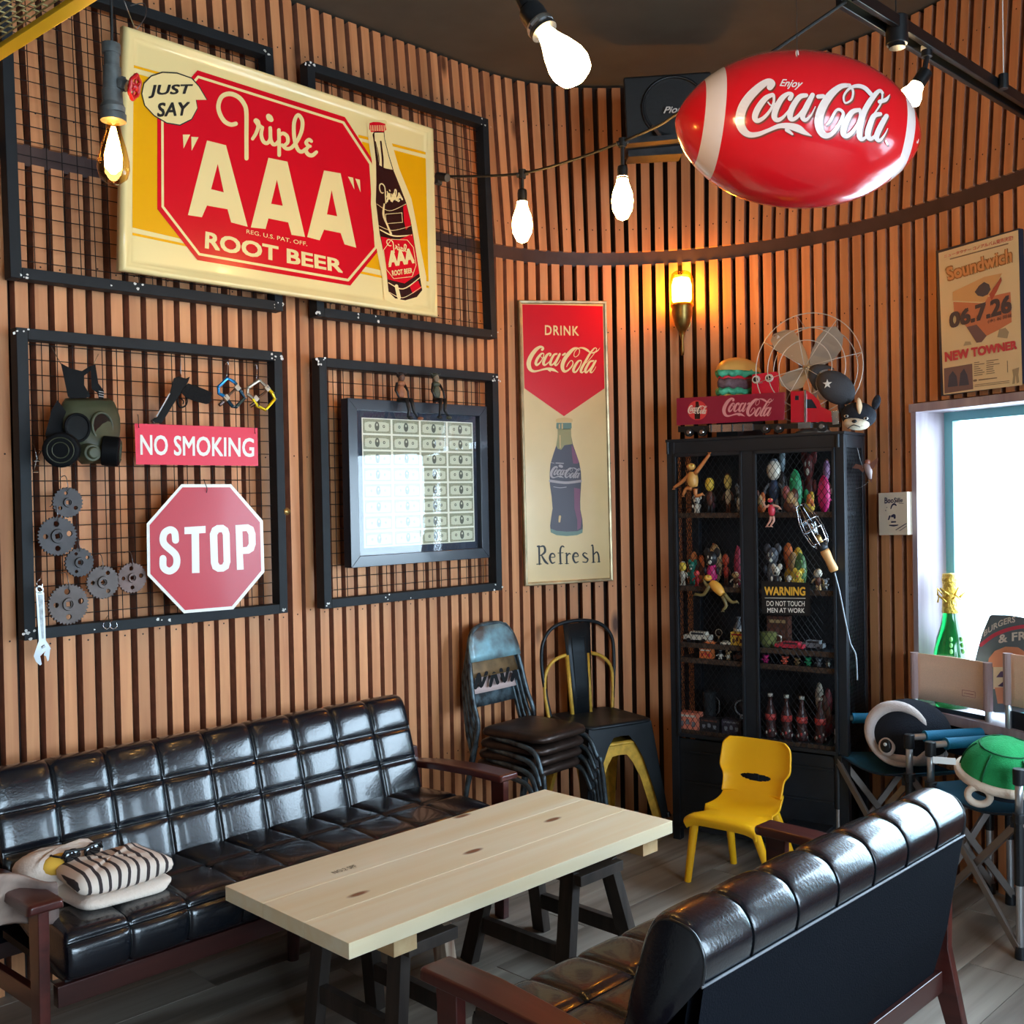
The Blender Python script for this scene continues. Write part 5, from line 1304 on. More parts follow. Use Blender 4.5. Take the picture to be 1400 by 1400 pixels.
for u0, u1, nm in ((.035, .345, 'door'), (.395, .73, 'door')):
    dr = cb(nm, u0, u0+.012, -.010, .004, .45, CH-.05)
    cb('door_stile', u1-.012, u1, -.010, .004, .45, CH-.05, par=dr)
    cb('door_rail', u0, u1, -.010, .004, CH-.065, CH-.05, par=dr); cb('door_rail', u0, u1, -.010, .004, .45, .465, par=dr)
    diamonds(dr, lambda u, z: Vector((u, dsg*-.003, z)), u0+.012, u1-.012, .465, CH-.065)
cb('mullion', .345, .395, -.006, .02, .07, CH-.05)
sd = cb('side_frame', CW-.006, CW, .035, CD-.035, CH-.05, CH)
diamonds(sd, lambda u, z: Vector((CW-.002, dsg*u, z)), .035, CD-.035, .3, CH-.05, .009, .016, .0013)
diamonds(sd, lambda u, z: Vector((.002, dsg*u, z)), .035, CD-.035, .3, CH-.05, .009, .016, .0013)
for u in (.01, CW-.02):
    mb = MB(); mb.cyl((u, dsg*-.01, CH-.05), (u, dsg*-.01, CH+.0), .006, n=10); mb.build('hinge', m_cab, cab)

# ---- generic toys
def tm(c, r=.5): return mat('toy_%d_%d_%d' % tuple(c), c, r, coat=.2)
SHZ = {'top': 1.405, 'second': 1.093, 'third': .85, 'tray': .785, 'bottom': .475}
def toy(name, label, cat, px, y0, y1, wpx, shelf, shape, cols, d=.10, group=None):
    """px centre, y0 top, y1 base row in the picture, width in px; stands on the shelf"""
    u, _, zb = cpx(px, y1, d); _, _, zt = cpx(px, y0, d); z = SHZ[shelf]; H = max(zt-z, .015)
    W_ = abs(cpx(px+wpx/2, y1, d)[0]-cpx(px-wpx/2, y1, d)[0]); p = CL(u, d, z)
    ms = [tm(c) for c in cols]; mb = MB(); R = W_/2
    if shape == 'figure':
        mb.mi = 0; mb.ball((0, 0, H*.42), (R*.55, R*.45, H*.22), 10, 6); 
        mb.mi = 1 % len(ms); mb.ball((0, -.002, H*.8), (min(R*.7, H*.24), min(R*.65, H*.22), H*.2), 12, 8)
        mb.mi = 2 % len(ms)
        for s_ in (-1, 1):
            mb.cyl((s_*R*.25, 0, 0), (s_*R*.22, 0, H*.3), R*.2, R*.17, 8); mb.ball((s_*R*.28, -R*.15, R*.12), (R*.25, R*.35, R*.13), 8, 5)
            mb.tube([(s_*R*.45, 0, H*.55), (s_*R*.85, -R*.1, H*.45), (s_*R*.95, -R*.25, H*.33)], [R*.16, R*.14, R*.16], 6)
        mb.ball((0, 0, H*.95), (R*.45, R*.42, H*.07), 8, 5)
    elif shape == 'eared':
        mb.mi = 0; mb.ball((0, 0, H*.33), (R*.6, R*.5, H*.26), 12, 8); mb.mi = 1 % len(ms); mb.ball((0, -.003, H*.7), (R*.62, R*.55, H*.2), 12, 8)
        for s_ in (-1, 1):
            mb.ball((s_*R*.55, .002, H*.86), (R*.38, R*.12, H*.13), 10, 6); mb.cyl((s_*R*.3, -.002, 0), (s_*R*.25, 0, H*.2), R*.26, R*.2, 8); mb.ball((s_*R*.7, -R*.2, H*.4), (R*.2, R*.2, H*.1), 8, 5)
        mb.mi = 2 % len(ms)
        for s_ in (-1, 1): mb.ball((s_*R*.2, -R*.55, H*.74), (R*.1, R*.08, H*.05), 8, 5)
        mb.ball((0, -R*.55, H*.62), (R*.22, R*.15, H*.06), 8, 5)
    elif shape == 'pile':
        for k in range(7):
            mb.mi = k % len(ms); a = k*2.4; r = R*.5 if k else 0
            mb.ball((r*math.cos(a), r*math.sin(a)*.6, H*(.3+.1*(k % 5))), (R*.45, R*.4, H*.26), 9, 6)
        mb.mi = 0; mb.ball((0, 0, H*.22), (R*.95, R*.7, H*.24), 10, 6)
    elif shape == 'shaggy':
        mb.mi = 0; mb.ball((0, 0, H*.45), (R*.8, R*.6, H*.46), 12, 9)
        for k in range(26):
            a = k*2.399; z = H*(.1+.85*k/26); rr = R*.85*math.sin(PI*min(.95, .12+k/28)); mb.mi = k % len(ms)
            mb.cyl((rr*.7*math.cos(a), rr*.5*math.sin(a), z), (rr*1.1*math.cos(a), rr*.85*math.sin(a), z-H*.07), R*.16, R*.04, 5)
        for s_ in (-1, 1): mb.mi = 1 % len(ms); mb.ball((s_*R*.25, -R*.55, H*.7), R*.14, 8, 5)
    elif shape == 'car':
        mb.mi = 0; mb.box((0, 0, H*.45), (W_, R*.8, H*.45)); mb.box((W_*.04, 0, H*.8), (W_*.6, R*.7, H*.36)); mb.mi = 1 % len(ms)
        mb.box((W_*.04, 0, H*.82), (W_*.5, R*.72, H*.2))
        for s_ in (-1, 1):
            for t_ in (-1, 1): mb.mi = 2 % len(ms); mb.cyl((s_*W_*.3, t_*R*.35, H*.2), (s_*W_*.3, t_*R*.45, H*.2), H*.2, n=10)
    elif shape == 'box':
        mb.mi = 0; mb.box((0, 0, H/2), (W_, R*1.1, H)); mb.mi = 1 % len(ms)
        for k in range(3): mb.box((-W_*.28+W_*.28*k, -R*.56, H*(.35+.12*(k % 2))), (W_*.16, .001, H*.3))
        mb.mi = 2 % len(ms); mb.box((0, -R*.56, H*.82), (W_*.8, .001, H*.12))
    elif shape == 'ring':
        mb.mi = 0; mb.tube([(R*math.cos(a), 0, H/2+R*math.sin(a)) for a in [2*PI*k/20 for k in range(20)]], R*.12, 6, closed=True); mb.box((0, 0, (H/2-R)/2+.001), (R*.5, R*.4, max(H/2-R, .004)))
        mb.mi = 1 % len(ms); mb.cyl((0, .004, H/2), (0, .002, H/2), R*.9, n=20)
    elif shape == 'bottle':
        mb.mi = 0; mb.lathe([(R*.9, 0), (R, H*.04), (R, H*.22), (R*.85, H*.3), (R, H*.42), (R, H*.55), (R*.55, H*.72), (R*.36, H*.82), (R*.36, H*.93)], 14)
        mb.mi = 1; mb.lathe([(R*1.03, H*.40), (R*1.03, H*.54)], 14); mb.mi = 2 % len(ms); mb.lathe([(R*.5, H*.93), (R*.5, H)], 12)
        for k in range(9):
            a = k*.7; mb.mi = 1 if k % 2 else 2; mb.ball((R*.9*math.cos(a), R*.9*math.sin(a), H*(.08+.035*(k % 5))), (R*.25, R*.25, R*.35), 6, 4)
    elif shape == 'mug':
        mb.mi = 0; mb.lathe([(R*.7, 0), (R*.9, H*.3), (R, H*.9), (R*1.05, H*.92), (R*.9, H*.94), (R*.2, H)], 16); mb.mi = 1 % len(ms)
        mb.tube([(R, 0, H*.8), (R*1.5, 0, H*.7), (R*1.5, 0, H*.4), (R*.9, 0, H*.25)], R*.1, 6)
    o = mb.build(name, ms, None, smooth=shape not in ('box', 'car')); o.location = p; o.rotation_euler = (0, 0, CZ + (0 if dsg > 0 else PI))
    return tag(o, label, cat, group)
Y_, O_, Rd, Bk, Wh, Gn, Bn, Gy, Pk, Tn, Bl = (232,196,70), (226,120,60), (200,40,50), (36,34,38), (214,206,190), (30,140,90), (104,62,48), (116,120,126), (214,40,120), (196,160,110), (40,60,90)
TOYS = [
 ('toy_figure','big yellow-headed toy figure on the upper left shelf, right of the climbing lizard','toy',971,652,700,17,'top','figure',[Bn,Y_,Bk],.07),
 ('toy_figure','small black and white toy figure at the left front of the upper left shelf','toy',953,677,700,14,'top','eared',[Wh,Wh,Bk],.05),
 ('toy_figure','small maroon toy figure between the yellow-headed and the hatted toys','toy',975,676,700,12,'top','figure',[(96,40,50),(130,50,60),Bk],.14),
 ('toy_figure','slim white toy figure in a wide hat on the upper left shelf','toy',996,648,697,15,'top','figure',[Wh,(222,206,120),Bn],.10),
 ('toy_figure','pale toy half hidden behind the centre post on the upper left shelf','toy',1011,660,692,13,'top','eared',[Wh,Gy,Bk],.16),
 ('toy_figure','yellow round-headed toy at the far left of the second shelf','toy',934,768,800,14,'second','figure',[Wh,Y_,Wh],.06),
 ('toy_figure','teal green toy behind the small red one on the second shelf','toy',947,764,800,14,'second','eared',[(20,110,96),(30,130,110),Wh],.14),
 ('toy_figure','small bright red toy on the second shelf, left half','toy',953,780,800,11,'second','figure',[Rd,(230,80,80),Rd],.05),
 ('toy_figure','orange round toy high at the back left of the second shelf','toy',955,752,800,20,'second','pile',[O_,(230,150,90),Bn],.19),
 ('toy_figure','big black-eared toy with a pale face in the middle of the left second shelf','toy',974,748,801,24,'second','eared',[Pk,Bk,Wh],.09),
 ('toy_figure','spiky crowned tan toy standing highest on the left second shelf','toy',978,738,800,24,'second','shaggy',[Tn,O_,Bn],.20),
 ('toy_figure','tomato red toy right of the black-eared one','toy',993,757,800,13,'second','figure',[(214,70,50),(220,90,60),Bn],.15),
 ('toy_figure','tall rose pink toy against the centre post on the second shelf','toy',1010,741,800,15,'second','shaggy',[(176,60,90),(200,80,110)],.16),
 ('toy_figure','small brown and cream toy at the front right of the left second shelf','toy',1006,782,801,14,'second','figure',[Bn,Tn,Wh],.05),
 ('toy_van','white toy van on the third shelf, far left','toy van',955,863,883,34,'third','car',[Wh,Bk,Bk],.08),
 ('toy_ring','small black and white hoop toy standing on the third shelf','toy',983,855,884,9,'third','ring',[Wh,Bk],.16),
 ('glass_bottle','clear glass bottle on the third shelf by the centre post','bottle',1010,843,884,13,'third','bottle',[Gy,Wh,Gy],.15),
 ('toy_box','yellow toy box on the third shelf beside the centre post','box',1010,864,882,18,'third','box',[Y_,Bn,Rd],.06),
 ('toy_car','tiny orange toy car in front of the white van','toy car',971,876,884,14,'third','car',[O_,Wh,Bk],.03),
 ('toy_car','tiny cream toy car on the third shelf between van and yellow box','toy car',992,876,884,12,'third','car',[Wh,Bk,Bk],.03),
 ('toy_box','orange and red toy box on the narrow tray under the third shelf','box',967,886,903,17,'tray','box',[O_,Rd,Wh],.06),
 ('toy_figure','small white and black toy on the narrow tray, left half','toy',985,889,903,10,'tray','figure',[Wh,Bk,Wh],.06),
 ('toy_figure','small cream toy on the narrow tray, second from the centre post','toy',996,889,903,10,'tray','eared',[Wh,Tn,Bk],.06),
 ('toy_car','dark brown toy car at the right end of the left tray','toy car',1010,892,904,13,'tray','car',[Bn,Bk,Bk],.06),
 ('patterned_box','salmon and grey patterned box at the left of the lowest shelf','box',944,973,1000,28,'bottom','box',[(226,130,104),Gy,Wh],.05),
 ('dark_box','dark box with pale print beside the salmon box','box',973,981,1002,26,'bottom','box',[Bk,Gy,Bn],.06),
 ('dark_box','dark purple-grey box against the centre post on the lowest shelf','box',1003,983,1005,26,'bottom','box',[(50,44,58),Gy,Gy],.06),
 ('glass_jug','small dark glass jug with a wire handle on the lowest shelf','jug',971,943,1000,17,'bottom','mug',[(50,54,58),Gy],.18),
 ('round_clock','round black dial with a chrome rim on the lowest left shelf','clock',1015,938,1003,19,'bottom','ring',[Gy,Bk],.14),
 ('toy_robot','large grey helmeted toy with a pale face on the upper right shelf','toy',1059,628,703,27,'top','figure',[Bl,Wh,Gy],.10),
 ('toy_figure','tall slim grey toy at the back of the upper right shelf','toy',1071,610,703,12,'top','figure',[Gy,(150,170,180),Gy],.20),
 ('shaggy_toy','shaggy bright green toy on the upper right shelf','toy',1088,636,703,23,'top','shaggy',[Gn,(50,170,110)],.12),
 ('toy_figure','dark red toy with pale fangs topmost at the back of the upper right shelf','toy',1107,611,703,24,'top','eared',[(96,36,40),(120,44,44),Wh],.21),
 ('shaggy_toy','large magenta plush toy at the right of the upper right shelf','toy',1127,645,704,22,'top','shaggy',[Pk,(190,30,100)],.08),
 ('toy_pile','heap of brown and pink toys in the middle of the upper right shelf','toy heap',1082,662,704,24,'top','pile',[Bn,(160,90,90),Tn],.05),
 ('toy_pile','heap of orange-brown toys at the left of the upper right shelf','toy heap',1040,668,704,16,'top','pile',[O_,Bn,Tn],.06),
 ('toy_burger','small yellow and green toy burger high on the upper right shelf','toy',1107,667,704,16,'top','pile',[Y_,Gn,O_],.14),
 ('toy_figure','brown and lilac toy behind the magenta one at the right corner','toy',1131,628,704,14,'top','figure',[Bn,(150,110,150),Bn],.20),
 ('toy_figure','large grey big-eared toy at the left of the right second shelf','toy',1057,742,806,26,'second','eared',[Gy,(90,92,100),Wh],.14),
 ('toy_figure','black and white toy in front of the grey big-eared one','toy',1062,770,806,17,'second','eared',[Bk,Wh,Bk],.04),
 ('toy_pile','heap of yellow and orange toys at the back of the right second shelf','toy heap',1086,739,806,30,'second','pile',[Y_,O_,Tn],.20),
 ('toy_figure','moss green toy in the middle of the right second shelf','toy',1095,751,806,22,'second','shaggy',[(80,120,70),(100,140,80)],.12),
 ('toy_figure','small yellow duck-like toy at the front of the right second shelf','toy',1092,776,806,18,'second','eared',[Y_,(240,210,80),O_],.05),
 ('toy_figure','brown and white toy under the caged lamp handle','toy',1119,778,808,17,'second','figure',[Bn,Wh,Tn],.06),
 ('toy_figure','small white toy between the black-white and the yellow ones','toy',1079,786,806,11,'second','figure',[Wh,Wh,Bn],.03),
 ('toy_figure','small pale toy at the right end of the right second shelf','toy',1128,790,808,13,'second','eared',[Wh,Gy,Bk],.10),
 ('green_dome','olive toy drum with a white ring on the right third shelf','toy',1050,863,888,24,'third','mug',[(120,124,70),Wh],.08),
 ('toy_car','long flat red toy car on the right third shelf','toy car',1081,877,889,38,'third','car',[(190,40,60),Bk,Bk],.05),
 ('brown_box','brown patterned box at the back of the right third shelf','box',1066,842,888,28,'third','box',[Bn,(120,80,70),Tn],.20),
 ('toy_car','long grey toy car at the right of the right third shelf','toy car',1112,875,890,30,'third','car',[Gy,Bk,Bk],.08),
 ('toy_bear','small magenta toy bear on the right tray','toy bear',1047,895,911,11,'tray','eared',[Pk,Pk,Bk],.06),
 ('toy_bear','small orange toy bear on the right tray','toy bear',1073,897,912,12,'tray','eared',[(236,100,70),(236,100,70),Bk],.06),
 ('toy_bear','small brown toy bear on the right tray','toy bear',1090,899,913,10,'tray','eared',[(130,100,60),(130,100,60),Bk],.06),
 ('toy_bear','small green toy bear on the right tray','toy bear',1105,898,914,11,'tray','eared',[Gn,Gn,Bk],.06),
 ('toy_bear','small grey toy bear second from the right end of the tray','toy bear',1120,899,915,11,'tray','eared',[Gy,Gy,Bk],.06),
 ('toy_bear','small pale toy bear at the right end of the tray','toy bear',1132,900,916,10,'tray','eared',[Wh,Gy,Bk],.06),
 ('gift_bundle','wine red bundle with a bow at the back right of the lowest shelf','gift',1128,930,1016,26,'bottom','pile',[(120,40,50),Wh,Bn],.19),
]
for a in TOYS: toy(*a)
for k, (px, y1) in enumerate(((1054, 1010), (1076, 1013), (1097, 1014), (1122, 1018))):
    toy('printed_bottle', ['leftmost of the four printed cola bottles on the lowest right shelf', 'second from the left of the four printed cola bottles on the lowest shelf', 'third from the left of the four printed cola bottles on the lowest shelf', 'rightmost of the four printed cola bottles on the lowest right shelf'][k], 'bottle', px, 948+k*2, y1, 14, 'bottom', 'bottle', [(70, 36, 34), (196, 70, 66), (190, 184, 174)], .08, 'printed bottles on the lowest shelf')

# ---- small figures climbing on the mesh
def CP(x, y, d=-.02): 
    u, dd, z = cpx(x, y, d); return CL(u, d, z)
def climber(label, torso, limbs, head, cols, r, ears=()):
    t = thing('climbing_figurine', label, 'figurine', tuple(CP(*torso[0])), world=True)
    mb = MB(); mb.tube(cat_rom([tuple(CP(*p)) for p in torso], 4), [r*(.7+.5*math.sin(PI*k/(4*(len(torso)-1)))) for k in range(4*(len(torso)-1)+1)], 10); mb.build('body', tm(cols[0]), t, smooth=True)
    for l in limbs:
        mb = MB(); n = 3*(len(l)-1)+1; P_ = cat_rom([tuple(CP(*p, -.024)) for p in l], 3); mb.tube(P_, [r*(.5-.25*k/n) for k in range(n)], 7)
        e = Vector(P_[-1])
        for q in (-1, 0, 1): mb.tube([e, e+cu*(.007*q)+Vector((0, 0, -.008 if l[-1][1] > l[0][1] else .008))], .0018, 5)
        mb.build('limb', tm(cols[1]), t, smooth=True)
    mb = MB(); mb.ball(CP(*head, -.03), (r*1.0, r*.9, r*.75), 12, 8); h = mb.build('head', tm(cols[0]), t, smooth=True)
    mb = MB()
    for s_ in (-1, 1): mb.ball(CP(head[0]+s_*2.2, head[1]-1.5, -.03-r*.8), r*.25, 8, 6)
    mb.build('eyes', tm((230, 200, 90)), h, smooth=True, kind='stuff')
climber('tan long-armed lizard figurine climbing on the upper left door', [(947, 645), (947, 656), (949, 666)],
        [[(950, 648), (962, 632), (970, 621)], [(943, 649), (931, 660), (921, 667)], [(946, 668), (938, 668), (934, 677)], [(951, 668), (952, 678), (961, 675)]], (945, 638), [(206, 150, 74), (190, 116, 60)], .02)
climber('yellow striped lizard figurine running across the left door below the second shelf', [(972, 796), (980, 803), (988, 813)],
        [[(970, 800), (962, 813), (950, 812)], [(975, 797), (966, 800), (962, 790)], [(988, 815), (993, 828), (988, 834)], [(990, 812), (1000, 823), (1008, 822)]], (968, 790), [(224, 158, 60), (120, 104, 60)], .018)
climber('small doll in a red dress hanging on the right door', [(1054, 690), (1055, 697), (1055, 705)], [[(1052, 691), (1047, 693), (1044, 688)], [(1057, 691), (1062, 692), (1066, 694)], [(1054, 706), (1053, 712), (1049, 718)], [(1057, 706), (1058, 712), (1054, 718)]], (1053, 684), [(206, 50, 70), (226, 170, 150)], .012)
bt = thing('bat_figurine', 'brown winged bat figurine hanging on the right side of the cabinet', 'figurine', tuple(CP(1186, 640, .1)), world=True)
BP = lambda x, y, d=.10: plane(CO+cw_*d, cw_)(x, y)
mb = MB(); mb.tube([BP(1184, 634), BP(1188, 645), BP(1190, 655)], [.012, .014, .006], 10); mb.build('body', tm((150, 130, 130)), bt, smooth=True)
mb = MB(); mb.ball(BP(1186, 632), .012, 10, 8); mb.build('head', tm((140, 84, 66)), bt, smooth=True)
for w_ in ([(1184,638),(1170,634),(1165,640),(1174,641),(1180,646)], [(1187,636),(1200,625),(1201,628),(1195,640),(1189,642)], [(1186,645),(1193,648),(1192,660),(1187,655)]):
    mb = MB(); mb.prism(w_, lambda x, y: BP(x, y, .10), lambda x, y: BP(x, y, .104)); mb.build('wing', tm((120, 76, 62)), bt)
mb = MB(); mb.tube([BP(1180, 640), BP(1176, 628), BP(1172, 612)], .0012, 5); mb.tube([BP(1188, 658), BP(1178, 666), BP(1170, 668)], .0012, 5); mb.build('string', m_steel, bt, kind='stuff')

# ---- warning sign on the door
WSF = plane(CO-cw_*.018, cw_)
ws = thing('warning_sign', 'black WARNING DO NOT TOUCH sign hooked on the right cabinet door', 'sign', tuple(WSF(1074, 841)), world=True)
mb = MB(); mb.prism([(1041,794),(1107,797),(1108,842),(1042,839)], lambda x, y: WSF(x, y, 0), lambda x, y: WSF(x, y, -.002)); mb.build('plate', m_blackp, ws)
mb = MB(); textq(mb, WSF, 'WARNING', [(1045,802),(1101,802.5),(1101,814.5),(1045,814)], .001, offset=.04); mb.build('yellow_lettering', mat('sign_amber', (236, 180, 60), .5), ws, recalc=False)
mb = MB(); textq(mb, WSF, 'DO NOT TOUCH', [(1048,821.5),(1100,822),(1100,829),(1048,828.5)], .001, offset=.012); textq(mb, WSF, 'MEN AT WORK', [(1049,831),(1100,831.5),(1100,838),(1049,837.5)], .001, offset=.012)
strokes(mb, WSF, [[(1046,817.5,.7),(1101,818,.7)]], .001); mb.build('white_lettering', m_signwhite, ws, recalc=False)

# ---- caged inspection lamp
cl = thing('caged_lamp', 'wire caged inspection lamp with a wooden handle clipped to the right door', 'work lamp', tuple(CP(1112, 740, -.05)), world=True)
h0, h1 = CP(1141, 781, -.03), CP(1127, 752, -.04); tip = CP(1094, 690, -.05); ax = (tip-h1).normalized(); L_ = (tip-h1).length
M = frame_z(h0, h1-h0); Hh = (h1-h0).length
mb = MB(); mb.lathe([(.015, 0), (.018, Hh*.1), (.016, Hh*.5), (.019, Hh*.9), (.017, Hh)], 16, M); mb.build('handle', wood('turned_wood', (226, 172, 110), (196, 138, 78), .45, knots=False, rand=0), cl, smooth=True)
M = frame_z(h1, tip-h1)
mb = MB(); mb.lathe([(.017, 0), (.02, .01), (.02, .022), (.014, .03)], 16, M); mb.build('collar', m_black, cl, smooth=True)
mb = MB(); mb.lathe([(.012, .022), (.014, .05), (.013, .062)], 14, M); mb.build('socket', mat('brass', (190,150,90), .3, .8), cl, smooth=True)
mb = MB(); mb.lathe([(.010, .055), (.016, .08), (.027, .112), (.025, .132), (.012, .145), (0, .148)], 18, M); mb.build('bulb', thin_glass('clear_bulb', (240, 246, 250), 2.0), cl, smooth=True)
mb = MB(); mb.lathe([(.004, .07), (.008, .09), (.006, .115), (0, .118)], 8, M); mb.build('mirror_cap', m_chrome, cl, smooth=True)
for k in range(6):
    a = PI/3*k; mb = MB()
    mb.tube([M @ Vector((r*math.cos(a), r*math.sin(a), z)) for r, z in ((.02, .012), (.036, .035), (.043, .09), (.04, .13), (.02, L_*.98), (.002, L_))], .0018, 6); mb.build('cage_wire', m_chrome, cl, smooth=True)
for z, r in ((.035, .036), (.09, .043), (.13, .04)):
    mb = MB(); mb.tube([M @ Vector((r*math.cos(a), r*math.sin(a), z)) for a in [2*PI*k/20 for k in range(20)]], .0016, 6, closed=True); mb.build('cage_ring', m_chrome, cl, smooth=True)
mb = MB(); mb.tube(cat_rom([tuple(CP(1141, 783, -.03)), tuple(CP(1148, 810, -.02)), tuple(CP(1156, 850, -.02)), tuple(CP(1163, 880, -.01)), tuple(CP(1170, 896, -.01)), tuple(CP(1172, 930, -.01))], 6), .003, 6); mb.build('cable', mat('grey_cable', (150, 160, 170), .5), cl, smooth=True)

# ================================================ ON TOP OF THE CABINET
ZC = CH+.0125
# lorry
TP = plane(CO+cw_*.045, cw_); tky = lambda x, y, dpt=0.0: TP(x, y, -dpt)
lor = thing('toy_lorry', 'red toy cola lorry with chrome wheels parked on the cabinet', 'toy lorry', tuple(TP(1035, 590)), world=True)
m_lred = mat('lorry_red', (150, 22, 54), .3, coat=.4); m_lred2 = mat('lorry_cab_red', (206, 24, 44), .2, coat=.8)
def slabp(nm, poly, d0, d1, m, par, bev=0, S=TP):
    mb = MB(); mb.prism(poly, lambda x, y: S(x, y, -d0), lambda x, y: S(x, y, -d1)); return mb.build(nm, m, par, bevel=bev)
trl = slabp('trailer', [(925,544.5),(1073.5,536),(1072.5,574),(925,581.5)], 0, .075, m_lred, lor, .001)
mb = MB(); coca(mb, TP, (987,544), (1058,543.5), (1058,569), (988,571), .001, 4, 8, 1.15); mb.build('lettering', mat('lorry_lettering', (226, 150, 150), .4), trl, recalc=False)
mb = MB(); c_ = (953.5, 561); mb.add([TP(c_[0]+13.5*math.cos(a), c_[1]+13.5*math.sin(a), .0008) for a in [2*PI*k/28 for k in range(28)]], [tuple(range(28))]); mb.build('disc_print', mat('disc_red', (224, 60, 60), .4), trl, recalc=False)
mb = MB(); polyp(mb, TP, [(951,549),(955,549),(956,555),(957.5,560),(957,573),(950,573),(949,560),(951,555)], .0012); mb.build('bottle_print', m_cola, trl, recalc=False)
mb = MB(); coca(mb, TP, (940.5,554), (967,554), (967,566), (940.5,566), .0016, 3, 6, 1.3); mb.build('small_lettering', mat('lorry_lettering2', (240, 210, 190), .4), trl, recalc=False)
slabp('chassis', [(927,583),(1150,577),(1150,584),(927,591)], .01, .065, m_blackp, lor)
slabp('side_tank', [(970,581),(1029,578.5),(1029,589),(970,591)], .003, .015, m_chrome, lor)
for k in range(4): slabp('tank_rail', [(971+k*14.5,580),(972+k*14.5,580),(972+k*14.5,592),(971+k*14.5,592)], -.002, .004, m_blackp, lor)
cabp = [(1081,535),(1104,534),(1112,540),(1120,548),(1123,556),(1136,562),(1138,577),(1081,577.5)]
cbn = slabp('driver_cab', cabp, .0, .07, m_lred2, lor, .002)
slabp('side_window', [(1100,546),(1110,546),(1117,558),(1101,558)], -.001, .004, mat('toy_glass', (30, 34, 44), .1, coat=1), cbn)
slabp('sleeper_window', [(1087,541),(1092,541),(1092,547),(1087,547)], -.001, .004, mat('toy_glass', (30, 34, 44), .1, coat=1), cbn)
slabp('grille', [(1137,562),(1146,561),(1147,580),(1138,581)], .0, .07, m_chrome, lor, .001)
slabp('exhaust', [(1099.5,533),(1102,533),(1102,577),(1099.5,577)], -.006, -.002, m_chrome, lor)
slabp('fuel_tank', [(1091,578),(1108,577),(1108,585),(1091,586)], -.004, .01, m_chrome, lor)
for x, y, r in ((941,591,6.4),(959,590.5,6.4),(1046,586,6.6),(1064,585.5,6.6),(1123,583,7)):
    c = TP(x, y, .002); rr = r*.00292; n_ = TP.n
    mb = MB(); mb.cyl(c-n_*.018, c+n_*.0, rr, n=18); wl = mb.build('wheel', mat('tyre', (24, 24, 24), .7), lor)
    mb = MB(); mb.cyl(c-n_*.001, c+n_*.003, rr*.66, rr*.45, n=14); mb.build('hub', m_chrome, wl)
# burger
bgc = CL(cpx(1011, 560, .19)[0], .19, ZC); kx = abs(cpx(1056, 560, .19)[0]-cpx(966, 560, .19)[0])/2
bg_ = thing('model_burger', 'large model burger with bun, lettuce and patty behind the toy lorry', 'model burger', tuple(bgc))
zz = lambda y: plane(CO+cw_*.19, cw_)(1011, y).z-ZC
BUNR = .42
R = kx
def layer(nm, z0, z1, r, m, wav=0, n=40):
    mb = MB(); rows = []
    for k, (f, t) in enumerate(((.0, 0), (.93, 0), (1.0, .3), (1.0, .7), (.93, 1), (0, 1))):
        rows.append([Vector((r*f*math.cos(a)*(1+wav*math.sin(9*a+z0*90)), r*BUNR*f*math.sin(a)*(1+wav*math.sin(7*a)), z0+(z1-z0)*t+ (wav*.12*math.sin(11*a) if f > .5 else 0))) for a in [2*PI*j/n for j in range(n)]])
    mb.grid(rows, closeu=True); return mb.build(nm, m, bg_, smooth=True)
zs_ = [0, zz(541), zz(533), zz(519), zz(516), zz(509)]
mb = MB(); mb.box((0, 0, (zz(552))/2), (R*1.3, R*.7, zz(552))); mb.build('plinth', m_cab, bg_)
layer('bottom_bun', zz(552), zz(541), R*.92, mat('bun', (226, 168, 84), .45, coat=.3)); layer('lettuce', zz(541), zz(533), R*1.0, mat('lettuce', (70, 170, 130), .5, var=.3, scale=40), .05)
layer('patty', zz(533), zz(520), R*.95, mat('patty', (104, 78, 84), .6, var=.3, scale=60), .03); layer('tomato', zz(521), zz(516), R*.9, mat('tomato', (214, 44, 60), .35))
layer('lettuce', zz(517), zz(508), R*1.0, mat('lettuce', (70, 170, 130), .5, var=.3, scale=40), .05)
mb = MB(); rows = []; H0 = zz(509); H1 = zz(489)
for k in range(9):
    t = k/8; a0 = t*PI/2; rows.append([Vector((R*.98*math.cos(a0)*math.cos(a), R*BUNR*math.cos(a0)*math.sin(a), H0+(H1-H0)*math.sin(a0))) for a in [2*PI*j/36 for j in range(36)]])
mb.grid(rows, closeu=True); mb.build('top_bun', mat('bun', (226, 168, 84), .45, coat=.3), bg_, smooth=True)
# red goggle tin
RT = plane(CO+cw_*.125, cw_)
rt = thing('red_tin_face', 'small red tin with two round goggle eyes between the burger and the fan', 'tin', tuple(RT(1046, 560)), world=True)
mb = MB(); mb.prism([(1028,512),(1062,508),(1065,512),(1066,562),(1027,562)], lambda x, y: RT(x, y, 0), lambda x, y: RT(x, y, -.05)); mb.build('body', mat('tin_red', (226, 30, 60), .25, coat=.5), rt, bevel=.004)
for x, y in ((1034, 519), (1052, 517)):
    c = RT(x, y, .001); mb = MB(); mb.cyl(c, c+RT.n*.008, .0175, .016, n=20); e_ = mb.build('eye', m_white, rt)
    mb = MB(); mb.cyl(c+RT.n*.0085, c+RT.n*.010, .010, n=16); mb.build('pupil', m_blackp, e_)
